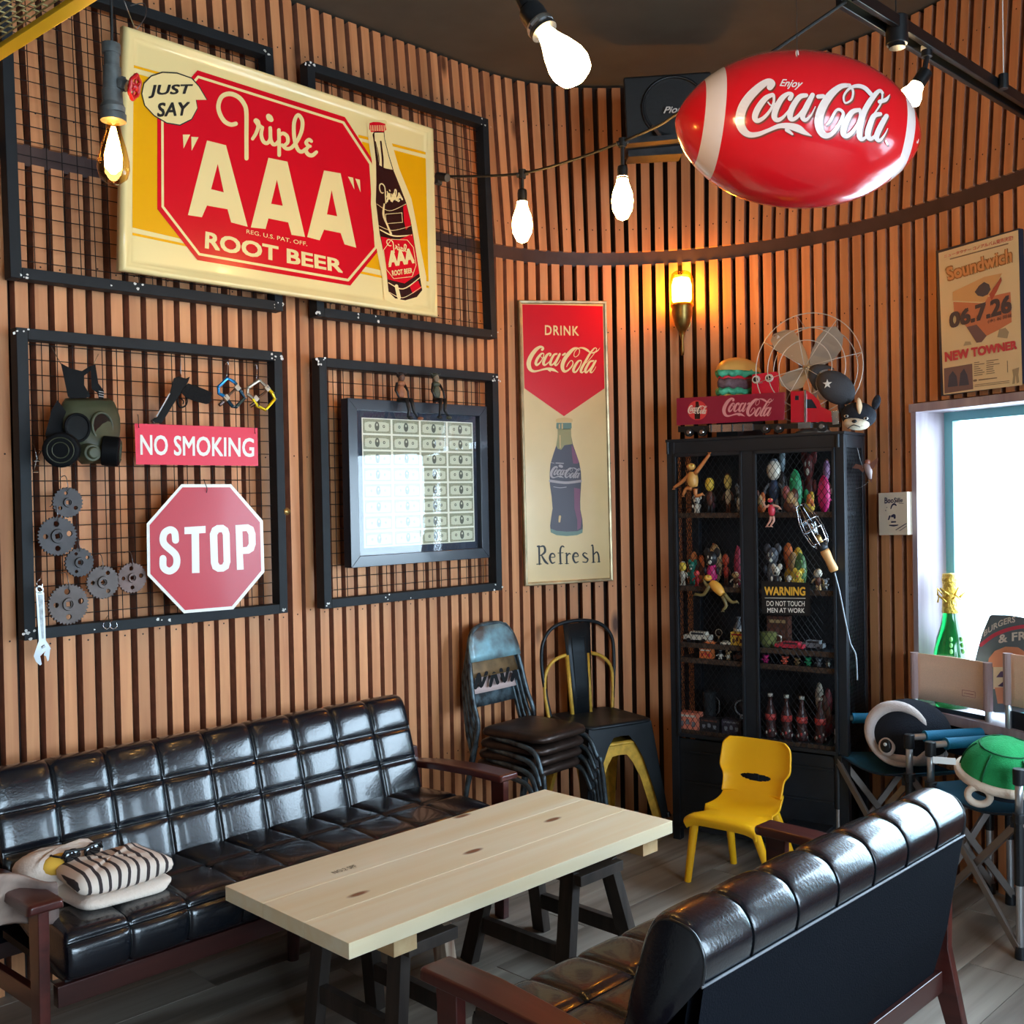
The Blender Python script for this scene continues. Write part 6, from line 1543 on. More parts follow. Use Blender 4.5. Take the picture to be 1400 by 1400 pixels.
# fan
FNp = plane(CO+cw_*.12, cw_); fcn = FNp(1107, 504)
m_cagew = mat('cage_wire_pale', (214, 210, 200), .35, .3)
fan = thing('desk_fan', 'old metal desk fan with wide blades and thin wire cage on the cabinet', 'fan', tuple(CL(cpx(1107, 560, .12)[0], .12, ZC)), world=True)
fn_ = FNp.n; fx = cu; fz = Vector((0, 0, 1)); pm_ = (FNp(1108, 504)-FNp(1107, 504)).length
m_fan = mat('fan_grey', (160, 156, 150), .4, .3, var=.1, scale=6)
mb = MB(); p0 = CL(cpx(1107, 560, .12)[0], .16, ZC); mb.lathe([(.075, 0), (.07, .012), (.02, .03), (.013, .07)], 24, Matrix.Translation(p0)); mb.build('base', m_fan, fan, smooth=True)
mb = MB(); mb.cyl(p0+Vector((0,0,.05)), fcn-fn_*.06-Vector((0,0,.02)), .011, n=12); mb.cyl(fcn-fn_*.12, fcn-fn_*.035, .036, .042, n=20); mb.build('motor', m_fan, fan, bevel=.004)
mb = MB(); mb.cyl(fcn-fn_*.02, fcn+fn_*.012, .016, .012, n=18); mb.build('hub', m_chrome, fan)
def blade(poly, nm, m, tw=.02):
    c0 = poly; mb = MB()
    def S0(x, y, l=0.0):
        p = FNp(x, y); d = p-fcn; return p + fn_*(l + tw*math.sin(math.atan2(d.z, d.dot(fx))*2)*d.length/.2)
    mb.prism(poly, lambda x, y: S0(x, y, .001), lambda x, y: S0(x, y, -.001)); return mb.build(nm, m, fan), S0
b1, S1 = blade([(1103,503),(1098,500),(1075,487),(1058,477),(1051,465),(1055,456),(1070,450),(1083,451),(1092,463),(1101,480),(1107,499)], 'blade', mat('blade_painted', (196, 176, 150), .3, .4))
mb = MB(); polyp(mb, lambda x, y, l=0: S1(x, y, .0014), [(1055,458),(1064,457),(1076,470),(1087,484),(1080,484),(1066,473)], 0); mb.build('mouth_print', mat('mouth_red', (120, 30, 40), .4), b1, recalc=False)
mb = MB()
for k in range(7): x = 1061+k*3.6; y = 457+k*4; polyp(mb, lambda a, b, l=0: S1(a, b, .0022), [(x, y), (x+3.4, y+3.2), (x-1.2, y+6)], 0)
mb.build('teeth_print', m_white, b1, recalc=False)
blade([(1107,500),(1108,485),(1118,462),(1132,448),(1145,447),(1155,460),(1152,478),(1140,493),(1112,504)], 'blade', m_fan)
blade([(1105,506),(1096,502),(1078,508),(1066,518),(1070,528),(1085,534),(1098,530),(1107,510)], 'blade', m_fan)
blade([(1110,506),(1125,512),(1140,520),(1144,535),(1132,548),(1120,546),(1112,530),(1107,512)], 'blade', m_fan)
for rx, fd in ((73, .05), (53, .075), (36, .085), (58, -.03)):
    mb = MB(); mb.tube([fcn+fn_*(fd-.03)+(fx*math.cos(a)+fz*math.sin(a))*rx*pm_ for a in [2*PI*k/48 for k in range(48)]], .0020, 5, closed=True); mb.build('cage_ring', m_cagew, fan, smooth=True)
for k in range(8):
    a = PI/4*k+.2; e = fx*math.cos(a)+fz*math.sin(a); mb = MB(); mb.tube([fcn+fn_*.06+e*.01, fcn+fn_*.055+e*36*pm_, fcn+fn_*.02+e*73*pm_, fcn-fn_*.06+e*58*pm_], .0014, 5); mb.build('cage_spoke', m_cagew, fan, smooth=True)
# cap with a star hung on the fan
CPf = plane(CO+cw_*.05, cw_)
cp_ = thing('cap', 'dark grey cap with a white star hanging on the fan', 'cap', tuple(CPf(1140, 548)), world=True)
mb = MB(); rows = []; cc = CPf(1143, 530, -.02)
ax1 = (CPf(1165, 545)-CPf(1120, 512)).normalized(); n_ = CPf.n; ax2 = n_.cross(ax1)
for i in range(9):
    t = i/8*PI/2; rows.append([cc + ax1*(.085*math.cos(t)*math.cos(a)) + ax2*(.06*math.cos(t)*math.sin(a)) + n_*(.06*math.sin(t)) for a in [2*PI*j/28 for j in range(28)]])
mb.grid(rows, closeu=True); crown = mb.build('crown', mat('cap_cloth', (70, 70, 74), .9, bump=.3, scale=200), cp_, smooth=True)
mb = MB(); rows = [[cc + ax1*((-.0-.085*1.0*r_)*math.cos(a)-.01) + ax2*(.06*math.sin(a)*(1 if r_ == 1 else 1)) + n_*(.004-.02*(r_-1)) for a in [-1.1+2.2*j/12 for j in range(13)]] for r_ in (1.0, 1.25, 1.5)]
mb.grid(rows); mb.build('peak', mat('cap_cloth', (70, 70, 74), .9), cp_, smooth=True, solid=.004)
stc = cc+n_*.056-ax1*.018; mb = MB()
ring = [stc+(cu*math.cos(a)+fz*math.sin(a))*(.02 if k % 2 == 0 else .008)+n_*.006 for k, a in enumerate([PI/2+PI/5*j for j in range(10)])]
mb.add([stc+n_*.008]+ring, [(0, 1+k, 1+(k+1) % 10) for k in range(10)]); mb.build('star', m_white, crown)
# plush dog head
dgp = plane(CO+cw_*.06, cw_)
dg_ = thing('plush_dog_head', 'black and white plush dog head tipped over the cabinet corner', 'plush toy', tuple(dgp(1175, 590)), world=True)
c = dgp(1175, 568); px_ = pm_; tilt = Matrix.Rotation(0, 3, 'Z'); 
B = Matrix((cu, n_, fz)).transposed()
def ell(mb, x, y, lift, rx, ry, rz, rot=0): mb.ball(dgp(x, y, lift), (rx, ry, rz), 16, 12, R=B @ Matrix.Rotation(rot, 3, 'Y'))
mb = MB(); ell(mb, 1174, 568, .0, .068, .06, .052, .15); mb.build('head', mat('plush_black', (30, 34, 44), .9, bump=.4, scale=150), dg_, smooth=True)
mb = MB(); ell(mb, 1171, 579, .028, .05, .045, .026, .15); mb.build('muzzle', mat('plush_white', (228, 214, 190), .9, bump=.4, scale=150), dg_, smooth=True)
mb = MB(); ell(mb, 1175, 556, .045, .010, .02, .036, -.1); mb.build('blaze', mat('plush_cream', (226, 190, 150), .9), dg_, smooth=True)
for x, y, r_ in ((1198, 550, .3), (1152, 560, -.4)):
    mb = MB(); ell(mb, x, y, .0, .016, .012, .03, r_); mb.build('ear', mat('plush_black', (30, 34, 44), .9), dg_, smooth=True)
mb = MB(); ell(mb, 1168, 576, .07, .010, .008, .007); mb.build('nose', m_blackp, dg_, smooth=True)
for x, y in ((1157, 569), (1184, 572)):
    mb = MB(); ell(mb, x, y, .055, .009, .007, .006); e_ = mb.build('eye', m_white, dg_, smooth=True); mb = MB(); ell(mb, x, y, .061, .005, .004, .005); mb.build('pupil', m_blackp, e_, smooth=True)
mb = MB(); mb.tube(cat_rom([tuple(dgp(1159, 586, .06)), tuple(dgp(1167, 581, .078)), tuple(dgp(1176, 584, .06))], 5), .0018, 6); mb.build('mouth', m_blackp, dg_, smooth=True)
# low black stand with a pale leg in front of the cabinet foot
su, _, szz = cpx(1122, 1100, -.12)
stn = thing('low_stand', 'low black stand with one pale metal leg at the foot of the cabinet', 'stand', tuple(CL(su-.06, -.10, 0)), CZ)
mb = MB(); mb.box((0, 0, .175), (.17, .12, .014)); mb.build('top', m_cab, stn, bevel=.002)
for x, y in ((-.08, -.05), (.08, -.05), (-.08, .05), (.08, .05)):
    mb = MB(); mb.box((x, y, .084), (.016, .016, .168)); mb.build('leg', mat('pale_metal', (112, 108, 104), .5, .6) if x > 0 else m_cab, stn)
# ================================================ SOFAS
m_leather = mat('black_leather', (13, 18, 26), .24, coat=.4, var=.12, scale=140, bump=.10, spec=.6)
m_pipw = mat('pale_piping', (128, 130, 136), .5)
m_piping = mat('leather_piping', (20, 22, 26), .3, coat=.3)
m_rearcloth = mat('sofa_back_cloth', (12, 15, 22), .9, spec=.08, bump=.3, scale=250)
m_mahog = wood('mahogany', (88, 38, 32), (54, 22, 20), .3, knots=False, axis=1, grain=20, rand=.02, coat=.3)
m_mahogx = wood('mahogany_long', (70, 32, 28), (44, 20, 18), .3, knots=False, axis=0, grain=20, rand=.02, coat=.3)
def puff(rowsP, nc, x0, x1, nsub=8, amp=.02, seam=.012):
    """rowsP: list of profile rows, each a polyline of (y, z) corners -> pillow-tufted surface between x0 and x1"""
    pass
def tufted(par, name, prof, zb, x0, x1, nc, amp, mt, rollfrom=None):
    """prof: dense (y, z) section; zb: indices of the cross seams; nc columns. Narrow creases between flat pillows"""
    n = len(prof); mb = MB(); rows = []; nrm_ = []
    for i in range(n):
        a = prof[max(i-1, 0)]; b = prof[min(i+1, n-1)]; dy, dz = b[0]-a[0], b[1]-a[1]; d = math.hypot(dy, dz) or 1; nrm_.append((-dz/d, dy/d))
    ts = [0, .022, .06, .14, .28, .5, .72, .86, .94, .978]; ns = len(ts); xs = [x0+(x1-x0)*(c+t)/nc for c in range(nc) for t in ts]+[x1]; tt = [t for c in range(nc) for t in ts]+[0]
    arc = [0]
    for p, q in zip(prof, prof[1:]): arc.append(arc[-1]+math.dist(p, q))
    def rowf(i):
        if i <= zb[0] or i >= zb[-1]: return 0
        for k, (a, b) in enumerate(zip(zb, zb[1:])):
            if a <= i <= b:
                t = (arc[i]-arc[a])/(arc[b]-arc[a]); v = (1-abs(2*t-1)**7)**.5
                if rollfrom is not None and k == len(zb)-2: v *= 1 if t < rollfrom else max(.22, 1-(t-rollfrom)*2.6)
                return v
        return 0
    for i in range(n):
        fr = rowf(i); row = []
        for x, t in zip(xs, tt):
            fc_ = (1-abs(2*t-1)**9)**.5*(.82+.18*(1-abs(2*t-1)**2)) if zb[0] < i < zb[-1] else 0
            h = amp*fr*fc_
            row.append(Vector((x, prof[i][0]+nrm_[i][0]*h, prof[i][1]+nrm_[i][1]*h)))
        rows.append(row)
    mb.grid(rows); w_ = len(xs)
    for r_ in (0, w_-1):
        idx = [i*w_+r_ for i in range(n)]; mb.f.append(tuple(idx if r_ else idx[::-1])); mb.m.append(0)
    o = mb.build(name, mt, par, smooth=True)
    mb = MB()
    for c in range(1, nc):
        x = x0+(x1-x0)*c/nc; mb.tube([Vector((x, y+nrm_[i][0]*.0012, z+nrm_[i][1]*.0012)) for i, (y, z) in enumerate(prof) if zb[0] <= i <= zb[-1]], .0022, 5)
    for i in zb[1:-1]: mb.tube([Vector((x0+(x1-x0)*k/12, prof[i][0]+nrm_[i][0]*.001, prof[i][1]+nrm_[i][1]*.001)) for k in range(13)], .0022, 5)
    mb.build('seam', mat('seam_thread', (8, 9, 11), .9, spec=.1), o, kind='stuff')
    return o
def dens(pts, k=5): return cat_rom(pts, k)
def sofa(label, ox, oy, rz, xl, nc, arm_out, ztop, zarm, zseat, group=None, aoff=0):
    """local x along the seat, y from front (0) to back, cushions x 0..xl"""
    t = thing('sofa', label, 'sofa', (ox, oy, 0), rz, group)
    # back cushion: section starts at the seat junction and rolls over the top to its rear seam
    P = [(.395, zseat-.03), (.412, zseat+.04), (.435, zseat+.12), (.458, zseat+.20), (.478, zseat+.26), (.492, ztop-.030), (.512, ztop-.006), (.545, ztop), (.585, ztop-.012), (.606, ztop-.05), (.60, ztop-.10)]
    D2 = dens(P, 8); n = len(D2)
    iz = lambda z: min(range(n//2+6), key=lambda i: abs(D2[i][1]-z))
    o = tufted(t, 'back_cushion', D2, [0, iz(zseat+.105), iz(zseat+.215), n-2], 0, xl, nc, .015, m_leather, rollfrom=.4)
    mb = MB(); mb.tube([Vector((x, .603, ztop-.10)) for x in [xl*k/20 for k in range(21)]], .003, 6); mb.build('piping', m_pipw, o, smooth=True)
    for x in (.004, xl-.004):
        mb = MB(); mb.tube([Vector((x, y, z)) for y, z in D2[6:]], .0045, 6); mb.build('piping', m_piping, o, smooth=True)
    mb = MB(); mb.grid([[Vector((x, y, z)) for x in (0.006, xl-.006)] for y, z in ((.603, ztop-.10), (.56, zseat-.02), (.52, zseat-.16))]); mb.grid([[Vector((x, y, z)) for x in (0.006, xl-.006)] for y, z in ((.575, ztop-.10), (.53, zseat-.02), (.50, zseat-.16))])
    mb.build('rear_panel', m_rearcloth, t, kind=None)
    # seat cushion
    S_ = [(.05, zseat-.115), (.012, zseat-.10), (.0, zseat-.055), (.012, zseat-.012), (.05, zseat), (.16, zseat+.004), (.28, zseat), (.40, zseat-.006), (.46, zseat-.012)]
    D3 = dens(S_, 8)
    tufted(t, 'seat_cushion', D3, [2, int(len(D3)*.34), int(len(D3)*.66), len(D3)-2], 0, xl, nc, .014, m_leather)
    mb = MB(); mb.box((xl/2, .24, zseat-.115), (xl-.01, .42, .02)); mb.build('seat_board', m_blackp, t)
    mb = MB(); mb.bar((-.02, .03, zseat-.15), (xl+.02, .03, zseat-.15), .03, .055); mb.build('front_rail', m_mahogx, t, bevel=.003)
    mb = MB(); mb.bar((-.02, .52, zseat-.18), (xl+.02, .52, zseat-.18), .03, .055); mb.build('rear_rail', m_mahogx, t, bevel=.003)
    for s_ in (-1, 1):
        xa = (-.055 if s_ < 0 else xl+.055+aoff); al = arm_out
        mb = MB(); w_ = .09
        pl_ = [(0, -.012), (.02, -.022), (.045, -.014), (.09, -.012), (.09, .012), (.045, .014), (.02, .014), (0, .004)]
        ys = [-.02, -.012, .0, .15, .35, .50]; ws = [.86, .98, 1, 1, .9, .7]; zs = [-.004, 0, 0, 0, -.012, -.03]
        rows = []
        for y, ww, dz in zip(ys, ws, zs):
            hw = w_/2*ww; th = .026 if y > -.015 else .016
            rows.append([Vector((xa-hw, y, zarm-th+dz)), Vector((xa-hw*.98, y, zarm-.004+dz)), Vector((xa-hw*.85, y, zarm+dz)), Vector((xa+hw*.85, y, zarm+dz)), Vector((xa+hw*.98, y, zarm-.004+dz)), Vector((xa+hw, y, zarm-th+dz))])
        mb.grid(rows, closeu=True); m_ = len(rows); mb.f += [(0,1,2,3,4,5), tuple((m_-1)*6+k for k in (5,4,3,2,1,0))]; mb.m += [0, 0]
        ar = mb.build('armrest', m_mahog, t, smooth=False, bevel=.003)
        mb = MB(); mb.add([(xa-.014, .012, 0), (xa+.014, .012, 0), (xa+.014, .058, 0), (xa-.014, .058, 0), (xa-.014, .0, zarm-.024), (xa+.014, .0, zarm-.024), (xa+.014, .065, zarm-.024), (xa-.014, .065, zarm-.024)], [(0,3,2,1),(4,5,6,7),(0,1,5,4),(1,2,6,5),(2,3,7,6),(3,0,4,7)])
        mb.build('front_leg', m_mahog, t, bevel=.003)
        mb = MB(); mb.add([(xa-.014, .56, 0), (xa+.014, .56, 0), (xa+.014, .60, 0), (xa-.014, .60, 0), (xa-.014, .47, zseat-.10), (xa+.014, .47, zseat-.10), (xa+.014, .54, zseat-.10), (xa-.014, .54, zseat-.10), (xa-.014, .50, zarm+.02), (xa+.014, .50, zarm+.02), (xa+.014, .545, zarm+.02), (xa-.014, .545, zarm+.02)],
               [(0,3,2,1),(8,9,10,11),(0,1,5,4),(1,2,6,5),(2,3,7,6),(3,0,4,7),(4,5,9,8),(5,6,10,9),(6,7,11,10),(7,4,8,11)])
        mb.build('rear_leg', m_mahog, t, bevel=.003)
        mb = MB(); mb.bar((xa, .03, zseat-.15), (xa, .53, zseat-.18), .024, .05); mb.build('side_rail', m_mahog, t, bevel=.003)
    if xl > 1.4:
        mb = MB(); mb.cyl((.85, .29, 0), (.85, .27, zseat-.12), .019, .026, n=14); mb.build('middle_leg', m_mahogx, t)
    return t
sofa('long tufted black leather sofa with wooden arms against the slatted wall', 1.10, 2.70, 0, 1.50, 9, .09, .735, .52, .41)
sofa('shorter black leather sofa seen from behind at the lower right', 2.71, 1.715, PI, 1.14, 7, .09, .72, .515, .40, aoff=.035)

# ================================================ TABLE ON TRESTLES
m_pine = wood('fresh_pine', (252, 236, 204), (244, 218, 172), .45, knots=True, axis=0, grain=16, rand=.02, kcol=(140, 88, 52), ks=6.5, kr_=(.055, .10))
m_piney = wood('pine_batten', (236, 204, 156), (220, 176, 124), .5, knots=False, axis=1, grain=16, rand=.02)
m_dwood = wood('dark_trestle_wood', (74, 62, 54), (38, 30, 26), .6, knots=False, axis=2, grain=16, rand=.08)
m_worn = wood('worn_trestle_wood', (206, 186, 164), (120, 70, 44), .6, knots=False, axis=2, grain=40, rand=.02)
tb = thing('table', 'low table of pale new pine boards on dark trestles', 'table', (2.13, 2.35, 0))
tx0, tx1, ty0, ty1, tz = 1.503, 2.775, 2.068, 2.628, .45
nb_ = 3
for k in range(nb_):
    w_ = (ty1-ty0)/nb_; mb = MB(); mb.box(((tx0+tx1)/2-2.13, ty0+w_*(k+.5)-2.35, tz-.02), (tx1-tx0, w_-.0006, .04)); mb.build('board', m_pine, tb, bevel=.0012)
for x in (1.70, 2.70):
    mb = MB(); mb.box((x-2.13, 2.35-2.35, tz-.04-.0275), (.075, .50, .055)); mb.build('batten', m_piney, tb, bevel=.001)
mb = MB(); textq(mb, lambda x, y, l=0: Vector((x-2.13, y-2.35, tz+.0004)), 'NO.2 SPF', [(1.76, 2.50), (1.84, 2.50), (1.84, 2.478), (1.76, 2.478)], 0, offset=.01); mb.build('stamp_lettering', mat('stamp_ink', (176, 150, 112), .6), tb, recalc=False)
def leg(mb, a, b, w_, h_): mb.bar(a, b, w_, h_, up=(1, 0, 0))
def trestle(label, xc, fs=.17, ts_=.085, fy=.205):
    t = thing('trestle', label, 'trestle', (xc, 2.35, 0), 0, 'table trestles'); tz_ = tz-.04-.056
    for k, (sx, sy) in enumerate(((-1, -1), (1, -1), (1, 1), (-1, 1))):
        mb = MB(); mb.bar((sx*fs, sy*fy, 0), (sx*ts_, sy*.165, tz_), .055, .034, up=(1, 0, 0)); mb.build('leg', m_worn if (k == 1 and xc < 2) else m_dwood, t, bevel=.002)
    for sx in (-1, 1): mb = MB(); mb.bar((sx*(fs*.62+ts_*.38), -.18, .12), (sx*(fs*.62+ts_*.38), .18, .12), .026, .05); mb.build('crossbar', m_dwood, t, bevel=.002)
    mb = MB(); mb.box((0, 0, tz_-.016), (ts_*2+.03, .44, .032)); mb.build('top_beam', m_dwood, t, bevel=.002)
    return t
trestle('dark trestle under the near end of the pine table, with one paint-worn leg', 1.82, .11, .07, .18); trestle('dark trestle under the far end of the pine table', 2.50)

# ================================================ STACKED METAL CHAIRS
m_tol = mat('dark_sheet_metal', (46, 50, 54), .42, .6, var=.15, scale=10, bump=.05); m_toly = mat('yellow_sheet_metal', (214, 166, 62), .45, .1, var=.2, scale=30, bump=.1)
def cafe_chair(label, ox, oy, rz, z0, mt, hoop=1.0, splat=True, sc_=1.0):
    t = thing('metal_cafe_chair', label, 'chair', (ox, oy, z0), rz, None)
    # local: front at -y, back at +y, width x; seat height .43
    SZ = .43; hw = .165
    def rr(w_, d0, d1, r, n=5):
        out = []
        for cx, cy, a0 in ((w_-r, d0+r, -PI/2), (w_-r, d1-r, 0), (-w_+r, d1-r, PI/2), (-w_+r, d0+r, PI)):
            for k in range(n+1): a = a0+PI/2*k/n; out.append((cx+r*math.cos(a), cy+r*math.sin(a)))
        return out
    mb = MB(); rows = []
    for r_, z in ((0, SZ-.006), (.80, SZ-.006), (.93, SZ), (1, SZ-.006), (1.0, SZ-.014), (.97, SZ-.016)):
        rows.append([Vector((x*r_, y*r_, z)) for x, y in rr(hw+.012, -.175, .175, .05)])
    mb.grid(rows, closeu=True); mb.build('seat', mt, t, smooth=True)
    # four pressed sheet sides with arch cut-outs and splayed legs
    def side(ax_, sgn_):
        ap = .06 if ax_ == 'y' else .075
        top = SZ-.012; sp = .05
        o = [(-hw, top), (hw, top)]
        arch = [(hw-.035+sp-.0, 0), (hw-.05+.03, .14), (hw-.06, .27), (hw-.095, .335), (.04, top-ap+.012), (0, top-ap+.015), (-.04, top-ap+.012), (-hw+.095, .335), (-hw+.06, .27), (-hw+.05-.03, .14), (-hw+.035-sp+.0, 0)]
        poly = [(hw, top), (hw+sp*.5, top*.5), (hw+sp, 0)] + [(a, b) for a, b in arch] + [(-hw-sp, 0), (-hw-sp*.5, top*.5), (-hw, top)]
        def mp(x, z, th=0.0):
            off = (.165+sp*(1-z/top)+th)*sgn_
            return Vector((x, off, z)) if ax_ == 'y' else Vector((off, x, z))
        mb = MB(); mb.prism(poly, lambda x, z: mp(x, z, 0), lambda x, z: mp(x, z, -.004)); return mb
    for ax_, s_, nm in (('y', -1, 'front_legs_panel'), ('y', 1, 'rear_legs_panel'), ('x', -1, 'side_panel'), ('x', 1, 'side_panel')): side(ax_, s_).build(nm, mt, t)
    for sx in (-1, 1):
        for sy in (-1, 1):
            mb = MB(); mb.cyl((sx*.213, sy*.213, 0), (sx*.21, sy*.21, .02), .012, n=10); mb.build('foot', m_blackp, t)
    t.scale = (sc_, sc_, 1)
    hb = .40*hoop
    pts = [(-.165, .13, SZ-.02), (-.187, .14, SZ+hb*.25), (-.198, .15, SZ+hb*.55), (-.185, .155, SZ+hb*.8), (-.12, .165, SZ+hb*.955), (0, .17, SZ+hb), (.12, .165, SZ+hb*.955), (.185, .155, SZ+hb*.8), (.195, .15, SZ+hb*.55), (.182, .14, SZ+hb*.25), (.165, .13, SZ-.02)]
    mb = MB(); mb.tube(cat_rom(pts, 5), .0085, 8); mb.build('back_hoop', mt, t, smooth=True)
    if splat:
        mb = MB(); rows = [[Vector((x*w_, y, z)) for x in (-1, -.5, 0, .5, 1)] for w_, y, z in ((.052, .125, SZ-.01), (.056, .135, SZ+hb*.3), (.066, .15, SZ+hb*.65), (.073, .163, SZ+hb*.975))]
        mb.grid(rows); sp_ = mb.build('back_splat', mt, t, smooth=True, solid=.004)
        mb = MB(); rp = [(-.03, .16), (.03, .16), (.036, .82), (-.036, .82)]
        pp_ = [Vector((x, .125+.038*f-.004, SZ+hb*f)) for x, f in rp]; mb.tube(pp_, .0022, 5, closed=True); mb.build('pressed_rib', mt, sp_, smooth=True)
    else:
        for sx in (-1, 1):
            mb = MB(); mb.tube([Vector((sx*.06, .165, SZ+hb*.99)), Vector((sx*.05, .13, SZ))], .011, 6); mb.build('back_strut', mt, t, smooth=True)
    return t
tr = math.atan2(-.26, .966)
cxx, cyy = (3.425+3.745)/2+.26*.17, (2.975+2.895)/2+.966*.17
cafe_chair('yellow sheet-metal cafe chair, lower of the stacked pair beside the cabinet', cxx-.005, cyy, tr, 0.0, m_toly, .86, False, .94)
cafe_chair('dark grey sheet-metal cafe chair stacked on top of the yellow one', cxx, cyy, tr, .083, m_tol, 1.02)

m_blueplate = mat('worn_blue_plate', (150, 196, 208), .4, .4, col2=(96, 84, 78), scale=9); m_brplate = mat('worn_brown_plate', (122, 94, 62), .45, .3, var=.35, scale=14)
m_patplate = mat('lettered_plate', (206, 178, 172), .5); m_rusty = mat('rusty_dark_seat', (58, 44, 38), .35, .5, var=.4, scale=12, bump=.2); m_tubeblue = mat('pale_blue_tube', (96, 112, 120), .4, .5, col2=(40, 40, 42), scale=24)
def stack_chair(label, z0, plate, pdz=0, k=0):
    t = thing('stacking_chair', label, 'chair', (3.205+.0*k, 3.085+.012*k, z0), .06, 'vintage stacking chairs')
    W_ = .165; SZ = .36
    mb = MB(); rows = []
    def rr(w_, d0, d1, r, n=5):
        out = []
        for cx, cy, a0 in ((w_-r, d0+r, -PI/2), (w_-r*.6, d1-r*.6, 0), (-w_+r*.6, d1-r*.6, PI/2), (-w_+r, d0+r, PI)):
            q = r if cy < 0 else r*.6
            for j in range(n+1): a = a0+PI/2*j/n; out.append((cx+q*math.cos(a), cy+q*math.sin(a)))
        return out
    for r_, z in ((0, SZ+.004), (.55, SZ+.006), (.86, SZ+.002), (.97, SZ-.006), (1.0, SZ-.018), (.985, SZ-.030), (.9, SZ-.032)): rows.append([Vector((x*r_, y*r_, z)) for x, y in rr(W_, -.175, .165, .07)])
    mb.grid(rows, closeu=True); mb.build('seat', m_rusty, t, smooth=True)
    # back hoop carried down to the rear feet, front hoop under the seat
    hp = [(-W_-.03, .23, 0), (-W_-.02, .19, SZ*.6), (-W_-.012, .155, SZ+.0), (-W_-.005, .185, SZ+.10), (-W_+.01, .215, SZ+.24), (-W_+.03, .235, SZ+.34), (-W_+.075, .245, SZ+.392), (0, .248, SZ+.405), (W_-.075, .245, SZ+.392), (W_-.03, .235, SZ+.34), (W_-.01, .215, SZ+.24), (W_+.005, .185, SZ+.10), (W_+.012, .155, SZ), (W_+.02, .19, SZ*.6), (W_+.03, .23, 0)]
    if z0 > .2: hp = hp[1:-1]
    mb = MB(); mb.tube(cat_rom(hp, 5), .0105, 8); mb.build('rear_frame', m_tubeblue, t, smooth=True)
    for sx in (-1, 1):
        mb = MB(); mb.tube(cat_rom([(sx*(W_-.03), .12, SZ-.04), (sx*(W_+.0), -.02, SZ-.04), (sx*(W_+.008), -.14, SZ-.06), (sx*(W_+.014), -.185, SZ-.14), (sx*(W_+.02), -.20, .2), (sx*(W_+.03), -.215, max(0, .02-z0*0))], 5), .0105, 8); mb.build('front_leg', m_tubeblue, t, smooth=True)
    # backrest plate
    z0_, z1_ = SZ+.26-pdz, SZ+.40-pdz
    mb = MB(); rows = []
    for i in range(7):
        f = i/6; z = z0_+(z1_-z0_)*f; w_ = (W_-.008)*(1-.36*f**3); y = .205+.035*f
        rows.append([Vector((w_*s, y+.03*(1-s*s)*.35-.012+.015*(s*s), z)) for s in [-1+2*j/10 for j in range(11)]])
    mb.grid(rows); bp_ = mb.build('backrest_plate', plate, t, smooth=True, solid=.006)
    if plate is m_patplate:
        mb = MB(); Sf = lambda x, z, l=0: Vector((x*1.15, .190-l, z-.032))
        for ln in ([(-.11,.64,.02),(-.09,.69,.018),(-.08,.64,.016),(-.05,.69,.018)], [(-.03,.635,.018),(-.01,.68,.02),(.01,.64,.018)], [(.03,.69,.02),(.05,.64,.016),(.07,.69,.018)], [(.09,.64,.02),(.11,.67,.022),(.12,.64,.016)]): strokes(mb, Sf, [ln], 0)
        mb.build('graffiti_print', m_blackp, bp_, recalc=False)
    return t
stack_chair('lowest of the stacked vintage metal chairs, only its seat edge and legs showing', .045, m_tubeblue, .06, k=3)
stack_chair('third vintage metal chair down the stack, its backrest lettered in black on pink', .09, m_patplate, .045, k=2)
stack_chair('second vintage metal chair down the stack, with a brown backrest', .135, m_brplate, .02, k=1)
stack_chair('topmost vintage metal chair of the stack, with a worn pale blue backrest', .185, m_blueplate)

# ================================================ YELLOW CHILD'S CHAIR
m_kid = mat('yellow_plastic', (250, 182, 20), .38)
kd = thing('child_chair', 'small yellow plastic child\'s chair between the table and the cabinet', 'chair', (3.56, 2.29, 0), 0)
kf = [Vector((3.379, 2.451)), Vector((3.49, 2.13)), Vector((3.70, 2.154)), Vector((3.669, 2.434))]
wdir = Vector((.10, -.99)).normalized(); bdir = Vector((.99, .10)).normalized()
kd.rotation_euler = (0, 0, math.atan2(wdir.y, wdir.x)); kd.location = (3.53, 2.31, 0)
# local: x = across (towards the right), y = backwards
def kprof(v):
    """v 0 seat front .. 1 back top -> y, z, half width"""
    P_ = [(-.155, .235, .145), (-.165, .262, .15), (-.13, .272, .152), (-.04, .262, .145), (.05, .262, .138), (.10, .285, .128), (.128, .33, .128), (.14, .372, .132), (.150, .402, .150), (.160, .44, .150), (.170, .488, .144), (.176, .512, .120)]
    x = v*(len(P_)-1); i = min(int(x), len(P_)-2); f = x-i; p = [P_[max(i-1, 0)], P_[i], P_[i+1], P_[min(i+2, len(P_)-1)]]
    return tuple(.5*(2*b+(c-a)*f+(2*a-5*b+4*c-d)*f*f+(-a+3*b-3*c+d)*f*f*f) for a, b, c, d in zip(*p))
NV_, NU_ = 150, 72; verts = []; faces = []
for i in range(NV_+1):
    v = i/NV_; y, z, hw = kprof(v)
    for j in range(NU_+1):
        s = -1+2*j/NU_; curl = .022*abs(s)**4
        if v > .5: verts.append((s*hw, y-curl*1.2, z))
        else: verts.append((s*hw, y, z+(-.02*abs(s)**6 if v < .3 else curl*.5)))
